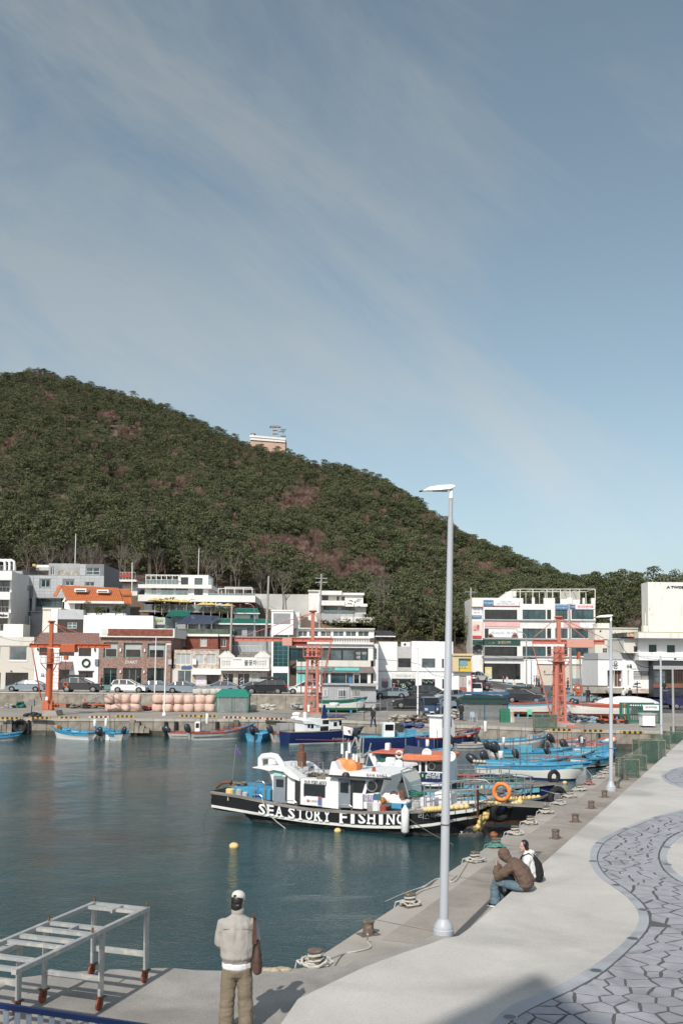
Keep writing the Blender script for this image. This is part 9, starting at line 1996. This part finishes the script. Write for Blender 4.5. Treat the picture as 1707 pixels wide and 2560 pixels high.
heap('rope_pile','pale beige rope stacked high on the quay, left stack','C',605,700,1432,1535,ROPB,46,(.12,.22));heap('rope_pile','pale beige rope stacked on the quay, middle stack','C',700,775,1428,1530,ROPB,40,(.12,.22));heap('rope_pile','brownish rope stack behind the slim lamp post','C',780,930,1440,1530,NETB,50,(.12,.22));heap('rope_pile','brown rope stack right of the tall front lamp','C',1125,1210,1385,1500,ROPB,44,(.12,.22));heap('net_pile','purple blue net spread on the quay edge behind the navy boat','C',720,900,1535,1560,MC['violet_blue_tarp'],26)
heap('gear_pile','blue and grey gear heap between the crane and the orange trolleys','F',60,500,1985,2075,mat('blue_grey_gear',(.12,.25,.33),.8,col2=(.35,.34,.32),thr=.5,scale=2.5),60,(.12,.3));heap('gear_pile','white and rusty gear behind the blue boat ashore','C',500,600,1300,1345,GB2,16)
for n_,(x0,x1,y0,yb,D,lab)in enumerate(((0,480,625,700,141,'long dark evergreen hedge above the convenience store'),(470,650,600,730,148,'dark bushes right of the long hedge above the shops'),(640,1080,690,815,146,'broad dark hedge behind the white photo shop'))):
 a=V(*zp('C',x0,yb),D);c=V(*zp('C',x1,y0),D);cl_=[];rq=random.Random(n_)
 for i in range(int((c.x-a.x)*3.2)):cl_.append(((rq.uniform(0,c.x-a.x),rq.uniform(0,2),rq.uniform(.2,c.z-a.z-.2)),rq.uniform(.5,.8),.8))
 vs,fs=leafcloud(cl_,60,.12,n_);tag(MB().add(vs,fs).build('hedge',SHRUBL,loc=a,fix=False),lab,'hedge')
def shrub(z,x,yb,h,w,D,label):
 p=V(*zp(z,x,yb),D);t=thing('garden_shrub',label,'shrub',p);rq=random.Random(int(x));cl_=[((rq.uniform(-w,w)*.5,rq.uniform(-.4,.4),h*rq.uniform(.3,1)),rq.uniform(.3,.5),.7)for _ in range(9)];vs,fs=leafcloud(cl_,150,.09,int(x));MB().add(vs,fs).build('foliage',SHRUBL,t,fix=False);MB().tube([(0,0,-.2),(.05,0,h*.6)],.06,6).build('stem',BARK,t)
shrub('A',752,575,1.6,.8,131.5,'rounded garden pine on the terrace below the orange roof');shrub('A',845,570,.8,.5,131.5,'small clipped shrub, left one on the orange roofed house terrace');shrub('A',885,570,.7,.5,131.5,'small clipped shrub beside it on the orange roofed house terrace');shrub('A',1010,575,.9,.8,131.5,'low bush at the right end of the planted terrace');shrub('A',1080,585,1.6,1.2,131.5,'cloud pruned pine beside the grey gazebo');shrub('B',30,600,2.6,2.6,138,'spreading garden pine left of the green porch roof');shrub('B',540,608,1.8,3,139,'dark bush row between the solar panels and green tiled house');shrub('C',290,640,4.5,2.2,150,'leaning pine in front of the hillside house');shrub('B',600,600,1.4,1.2,139,'small dark bush beside the green tiled roof')
# parasols
PY=mat('yellow_parasol',(.62,.45,.16),.8,var=.06);pa=thing('parasol','','parasol');MB().lathe([(1.25,0),(.6,.28),(.03,.48)],(0,0,2.1),8,caps=False).build('canopy',PY,pa,fix=False);MB().tube([(0,0,0),(0,0,2.55)],.03,6).build('pole',WFR,pa)
for i,(x,y,m,l)in enumerate(((-40,432,0,'leftmost yellow parasol on the cafe terrace'),(20,438,0,'second yellow parasol from the left on the cafe terrace'),(85,440,0,'third yellow parasol from the left'),(145,443,0,'fourth yellow parasol from the left'),(212,447,0,'yellow parasol left of the bent street light'),(380,470,0,'yellow parasol behind the terrace column'),(447,472,0,'yellow parasol before the cafe glass rail'),(522,478,1,'cream parasol among the yellow ones'),(592,480,0,'rightmost yellow parasol by the brick end wall'))):
 p=V(*zp('B',x,y+8),149.2);p.z-=2.45
 if i==0:pa.location=p;pa['label']=l;pa['group']='parasols on the cafe terrace'
 else:copy_tree(pa,p,i,l,mats={'yellow_parasol':GB2}if m else None)
# yellow and black wheel stops along the far quay edge
WS1=mat('yellow_stop_paint',(.50,.30,.05),.7,var=.2,scale=6);WS2=mat('black_stop_paint',(.03,.03,.03),.7);WS3=mat('faded_orange_stop_paint',(.62,.42,.30),.7,var=.2,scale=6)
ws=thing('wheel_stop','','wheel stop')
for i in range(9):MB().box(i*.42,-.1,0,i*.42+.42,.1,.18).build('stop_segment',WS1 if i%2==0 else WS2,ws)
for i,(z,x,y,l,m)in enumerate((('M',0,168,'leftmost yellow and black stop beam',0),('M',340,166,'yellow and black stop beam at the orange crane foot',0),('M',660,163,'yellow stop beam right of the orange crane',0),('M',1000,155,'white and black stop beam behind the left skiffs',1),('M',1290,148,'yellow stop beam before the pink bags',0),('N',130,100,'yellow stop beam left of the quay steps',0),('N',350,105,'yellow stop beam near the slatted boat',0),('N',640,118,'faded orange stop beam left of the steps',1),('N',870,128,'faded orange stop beam in the middle',1),('N',1110,135,'faded orange stop beam left of the white sack',1),('Q',550,122,'yellow stop beam below the right crane foot',0),('Q',900,132,'yellow stop beam right of the right crane',0),('Q',1340,150,'yellow stop beam behind the second lamp post',0))):
 p=Q(z,x,y);
 ms={'yellow_stop_paint':WS3}if m else None
 if i==0:ws.location=p;ws.scale=(.5,1,1);ws['label']=l;ws['group']='stop beams along the far quay'
 else:copy_tree(ws,p,0,l,mats=ms,scale=(.5,1,1))
# rubber fenders, tyre, steps on the far quay wall
fw=lambda z,x:(lambda q:f0.lerp(fm,q/800)if q<800 else fm.lerp(f1,(q-800)/618))(zp(z,x,0)[0])
for z,x,l in(('A',1197,'black rubber fender on the quay wall, first from the left'),('A',1433,'black rubber fender on the quay wall beside the left skiffs'),('A',1520,'black rubber fender before the grey skiff'),('N',78,'black rubber fender left of the white wheelhouse skiff'),('N',552,'black rubber fender left of the small steps'),('Q',1045,'dark fender between the coral edged boats')):
 c=fw(z,x);t=thing('quay_fender',l,'fender',(c.x,c.y-.22,.1),0);MB().lathe([(.14,0),(.17,.08),(.17,1.1),(.14,1.2)],n=12).build('rubber',TYRE,t,smooth=40);MB().box(-.05,.1,.2,.05,.2,.3).build('bracket',RUST,t)
c=fw('M',240);t=thing('tyre_fender','very large black tyre hung on the far quay wall at the left','tyre',(c.x,c.y-.35,.78));MB().torus((0,0,0),.48,.22,28,10,'y').build('tyre',TYRE,t,smooth=True);MB().tube([(.1,0,.6),(.2,.2,.85)],.02,5).build('rope',ROPED,t);c=fw('M',318);MB().lathe([(.12,-.6),(.14,0),(.1,.6)],(.75,.1,0),10).build('rubber_tube',TYRE,t)
for z,x,l,n,sgx in(('M',95,'worn concrete steps down the far quay wall at the left',5,-1),('M',1440,'worn concrete steps down the wall before the pink bags',4,1),('N',740,'dark stone steps set in the wall right of the skiffs',3,-1)):
 c=fw(z,x);t=thing('quay_steps',l,'steps',(c.x,c.y-.16,0));
 for k in range(n):MB().box(sgx*k*.45,-.35,.25,sgx*k*.45+.5,0,1.45-k*.26 if k else 1.45).build('step',QB if n>3 else CONCD,t)
# small furniture and equipment
GRC=mat('green_crate_plastic',(.02,.16,.09),.6,var=.15,scale=4);cr0=thing('fish_crate','','crate')
MB().box(-.35,-.25,0,.35,.25,.04).build('base',GRC,cr0)
for q in((-.35,-.25,.35,-.22),(-.35,.22,.35,.25),(-.35,-.22,-.32,.22),(.32,-.22,.35,.22)):MB().box(q[0],q[1],.04,q[2],q[3],.30).build('crate_side',GRC,cr0)
p=Q('E',580,2120)
for k in range(4):
 q=(p.x,p.y,1.5+k*.31);l=['lowest','second','third','topmost'][k]+' green fish crate in the stack beside the blue tent'
 if k==0:cr0.location=q;cr0['label']=l;cr0['group']='stacked green fish crates';cr0.scale=(1.3,1.2,1)
 else:copy_tree(cr0,q,random.uniform(-.05,.05),l,scale=(1.3,1.2,1))
def bucket(z,x,yb,r,h,m,label):p=Q(z,x,yb);t=thing('bucket',label,'bucket',p);MB().lathe([(r*.85,0),(r,h),(r*1.06,h),(r*1.06,h-.04)],n=14).build('tub',m,t);MB().tube([(-r,0,h),(0,0,h*.8),(r,0,h)],.012,4).build('handle',BLACKM,t)
bucket('E',652,2120,.22,.5,WPL,'white bucket right of the green crates');bucket('E',690,2120,.2,.5,GB2,'second pale bucket right of the green crates');bucket('E',672,2060,.25,.6,mat('peach_tub',(.6,.45,.36),.7),'peach tub on the buckets by the crates');bucket('B',1228,1488,.3,.45,GRC,'dark green tub on the quay edge by the salmon crane')
o=heap('sack','white sack standing on the quay edge left of the green tub','B',1175,1205,1440,1488,WPL,9,(.25,.4),'sack',.3)
def chair(z,x,yb,m,label,rz=0):
 p=Q(z,x,yb);t=thing('plastic_chair',label,'chair',p,rz);MB().box(-.25,-.24,.42,.25,.24,.46).build('seat',m,t);MB().prism([(-.25,.46),(.25,.46),(.2,.9),(-.2,.9)],.2,.24).build('backrest',m,t)
 for a in(-1,1):
  for c in(-1,1):MB().beam((a*.22,c*.2,.42),(a*.25,c*.24,0),.045).build('leg',m,t)
  MB().box(a*.25-.02,-.22,.62,a*.25+.02,.22,.65).build('armrest',m,t)
chair('E',908,2075,mat('mint_plastic',(.16,.50,.36),.5),'mint green plastic chair before the blue boat ashore');chair('E',172,2112,mat('pale_blue_plastic',(.45,.52,.62),.5),'pale blue plastic chair in front of the tent',.4);chair('B',715,1415,MC['pale_blue_plastic'],'pale blue plastic chair inside the green gazebo')
fb=thing('white_equipment_box','white metal equipment box with a sloping lid at the edge of the far quay','box',Q('F',1128,2140));f=Frame(fb.location,0,'F');x0,x1,z0,z1=f.rect(1048,1975,1208,2118);MB().box(x0,0,z0,x1,1.0,z1).build('body',WPL,fb);MB().prism([(x0-.1,z1),(x1+.1,z1),(x1+.05,z1+.12),(x0,z1+.12)],-.1,1.1).build('lid',TXGY,fb)
for x in(x0+.2,x1-.4):MB().box(x,.1,z0-.15,x+.25,.9,z0).build('foot',BLACKM,fb)
cg_=thing('green_cage','dark green barred cage with a white notice on its front','cage',Q('F',1068,2090));f=Frame(cg_.location,0,'F');x0,x1,z0,z1=f.rect(860,1832,1275,2085)
for x in(x0,x1):
 for y in(0,2.2):MB().box(x-.12,y-.1,0,x+.12,y+.1,z1).build('corner_post',GREENB,cg_)
for y in(0,2.2):
 MB().box(x0,y-.04,z1-.12,x1,y+.04,z1).build('top_rail',GREENB,cg_);MB().box(x0,y-.04,.1,x1,y+.04,.2).build('bottom_rail',GREENB,cg_);
 for k in range(1,14):x=x0+(x1-x0)*k/14;MB().box(x-.025,y-.025,.2,x+.025,y+.025,z1-.12).build('bar',GREENB,cg_)
x0,x1,z0,z1=f.rect(1055,1850,1255,1920,off=-.1);nb_=MB().box(x0,-.12,z0,x1,-.06,z1).build('notice_board',WPL,cg_);lettering('바다 어구 수거함',(x0+x1)/2,-.13,z1-.25,(x1-x0)*.7,.14,TXD,nb_);lettering('어구 수거함 바다',(x0+x1)/2,-.13,z0+.35,(x1-x0)*.75,.10,TXGY,nb_)
def trolley(z,x0,x1,yt,yb,label,m=ORG):
 a=Q(z,x0,yb);c=Q(z,x1,yb);w=c.x-a.x;h=V(*zp(z,x0,yt),a.y).z-1.5;t=thing('boat_trolley',label,'trolley',a)
 for y in(0,1.2):MB().beam((0,y,h*.45),(w,y,h*.45),.12).build('side_beam',m,t)
 for x in(.1,w*.5,w-.1):MB().beam((x,0,h*.45),(x,1.2,h*.45),.1).build('cross_beam',m,t)
 for x in(.1,w-.1):
  MB().beam((x,0,h*.45),(x-.12,0,h),.1).build('upright',m,t);MB().beam((x,0,h*.45),(x+.25,0,h*.1),.1).build('strut',m,t)
  for y in(-.1,1.3):MB().lathe([(h*.28,-.06),(h*.28,.06)],(x,y,h*.28),12,'y').build('wheel',TYRE,t)
trolley('A',465,610,1325,1392,'orange trolley frame right of the orange crane foot');trolley('A',738,995,1310,1400,'long orange trolley frame before the left bulk bags');trolley('F',515,640,1985,2092,'orange boat trolley left of the white box, nearer the lamp');trolley('F',670,840,1990,2092,'orange boat trolley beside the green cage')
gw=thing('metal_gangway','grey metal gangway propped against the sea wall','gangway',Q('A',715,1390));f=Frame(gw.location,0,'A');P=[f.p(*c)for c in((715,1330),(890,1250),(715,1348),(905,1268))];b=MB()
for(xa,za),(xb,zb2)in((P[0],P[1]),(P[2],P[3])):MB().beam((xa,0,za),(xb,0,zb2),.08).build('side_rail',RAILM,gw)
for k in range(11):q=k/10;b.beam((P[0][0]+(P[1][0]-P[0][0])*q,0,P[0][1]+(P[1][1]-P[0][1])*q),(P[2][0]+(P[3][0]-P[2][0])*q,0,P[2][1]+(P[3][1]-P[2][1])*q),.04)
b.build('rung',RAILM,gw);MB().beam((P[1][0],0,P[1][1]),(P[1][0]-.3,0,0),.06).build('prop',RAILM,gw)
def wirefence(z,xs,yt,yb,label,m=RAILM):
 a=Q(z,xs[0],yb);t=thing('wire_fence',label,'fence',a);h=V(*zp(z,xs[0],yt),a.y).z-1.5;X=[Q(z,x,yb).x-a.x for x in xs]
 for x in X:MB().tube([(x,0,0),(x,0,h)],.03,6).build('post',m,t)
 for z_ in(.15,h*.55,h-.05):MB().tube([(X[0],0,z_),(X[-1],0,z_)],.015,4).build('wire',m,t)
wirefence('B',[842,890,962,1028,1098],1205,1362,'wire fence with thin posts between the gazebo and salmon crane')
sc=thing('scaffold_frame','thin rusty scaffold poles standing on the quay before the container','scaffold',Q('a',890,1060));f=Frame(sc.location,0,'a')
for a,c in(((795,800),(795,1060)),((890,820),(890,1060)),((1100,750),(1100,1060)),((1190,800),(1190,1060)),((795,830),(1100,830)),((1090,945),(1195,935)),((890,960),(1000,860)),((980,880),(1180,1030)),((800,940),(890,935))):p_=f.p(*a);q_=f.p(*c);MB().tube([(p_[0],0,p_[1]),(q_[0],0,q_[1])],.03,5).build('pole',BLACKM if a[0]==890 else RAILM,sc)
# fish traps on the near quay
NETT=mat('green_trap_net',(.07,.13,.10),.9,alpha=.5,var=.3,scale=18);tr0=thing('fish_trap','','fish trap');FRM=mat('trap_frame',(.22,.20,.14),.7,var=.3,scale=6)
b=[((0,0,0),(1,0,0)),((0,1,0),(1,1,0)),((0,0,1),(1,0,1)),((0,1,1),(1,1,1)),((0,0,0),(0,1,0)),((1,0,0),(1,1,0)),((0,0,1),(0,1,1)),((1,0,1),(1,1,1)),((0,0,0),(0,0,1)),((1,0,0),(1,0,1)),((0,1,0),(0,1,1)),((1,1,0),(1,1,1))]
for p_,q_ in b:MB().tube([p_,q_],.022,5).build('frame_bar',FRM,tr0)
for q in(((0,0,0),(1,0,0),(1,0,1),(0,0,1)),((0,1,0),(1,1,0),(1,1,1),(0,1,1)),((0,0,0),(0,1,0),(0,1,1),(0,0,1)),((1,0,0),(1,1,0),(1,1,1),(1,0,1)),((0,0,1),(1,0,1),(1,1,1),(0,1,1))):MB().add(q,[(0,1,2,3)]).build('net_panel',NETT,tr0,fix=False)
tl=[('I',1112,550,.95,.7,.85,'nearest tall green fish trap beside the second lamp'),('I',1180,500,.9,.6,.75,'green fish trap behind the nearest one'),('I',1258,455,1.1,.7,1.25,'large green fish trap in the middle of the row'),('I',1310,445,1.0,.7,1.2,'large green fish trap right of the middle one'),('I',1375,350,.9,.8,.9,'small fish trap left of the third lamp'),('I',1432,310,1.2,.9,.8,'low green fish trap right of the third lamp'),('I',1490,300,1.2,.9,.9,'green fish trap second right of the third lamp'),('I',1530,285,1.2,.9,.9,'farthest right green fish trap'),('E',960,2205,1.9,.9,1.2,'green wire trap left of the right crane foot')]
for i,(z,x,y,w,dp,h,l)in enumerate(tl):
 p=G(*zp(z,x,y),AZ if z=='I' else 1.5);rz=.3*random.uniform(-1,1)
 if i==0:tr0.location=p;tr0.rotation_euler=(0,0,rz);tr0.scale=(w,dp,h);tr0['label']=l;tr0['group']='fish traps on the quay'
 else:copy_tree(tr0,p,rz,l,scale=(w,dp,h))
tag(MB().prism([(-.25,0),(.25,0),(.2,.9),(-.2,.9)],-.12,.12).build('parking_post',mat('orange_yellow_post',(.62,.33,.05),.5),loc=ground(*zp('F',497,1842))),'orange yellow post at the front of the white saloon','post')
ys=thing('speaker_post','grey box on a thin stand left of the orange crane','equipment post',Q('A',275,1450));f=Frame(ys.location,0,'A');x0,x1,z0,z1=f.rect(258,1320,305,1375);MB().box(x0,-.15,z0,x1,.15,z1).build('box',GREYD,ys);MB().tube([(0,0,0),((x0+x1)/2,0,z0)],.04,6).build('post',BLACKM,ys);
heap('mooring_gear','two black bollard heads and rope at the edge left of the orange crane','A',215,350,1425,1470,BLACKM,14,(.15,.25),'bollards',.5)
fl_=thing('national_flag','white flag with a red and blue disc on a thin pole above the black boat','flag',ss.matrix_basis@Vector((6.8,-.1,2.2)));f=Frame(fl_.location,0,'O');P=[f.p(*c)for c in((712,288),(848,312),(832,415),(728,402))];n=8;vs=[]
for i in range(n+1):
 for(A_,B_)in((P[0],P[1]),(P[3],P[2])):q=i/n;vs.append((A_[0]+(B_[0]-A_[0])*q,.03*math.sin(q*7),A_[1]+(B_[1]-A_[1])*q))
MB().add(vs,[(2*i,2*i+1,2*i+3,2*i+2)for i in range(n)]).build('cloth',WPL,fl_,fix=False);c_=f.p(797,352);r_=.055
for s_,m in((0,TXR),(1,mat('flag_blue',(.02,.06,.30),.6))):MB().prism([(c_[0]+r_*math.cos(a+s_*math.pi-.3),c_[1]+r_*math.sin(a+s_*math.pi-.3))for a in np.linspace(0,math.pi,12)],-.10,-.085).build('flag_disc',m,fl_)
for x,y in((762,318),(835,335),(762,378),(825,400)):c_=f.p(x,y);[MB().beam((c_[0]-.02,-.09,c_[1]+k*.015-.01),(c_[0]+.02,-.09,c_[1]+k*.015+.01),.007).build('flag_bars',TXD,fl_)for k in(-1,0,1)]
MB().tube([(P[3][0],0,P[3][1]-.9),(P[0][0],0,P[0][1]+.1)],.02,5).build('pole',STEEL,fl_)
flush_text()
bpy.data.scenes.remove(TS)
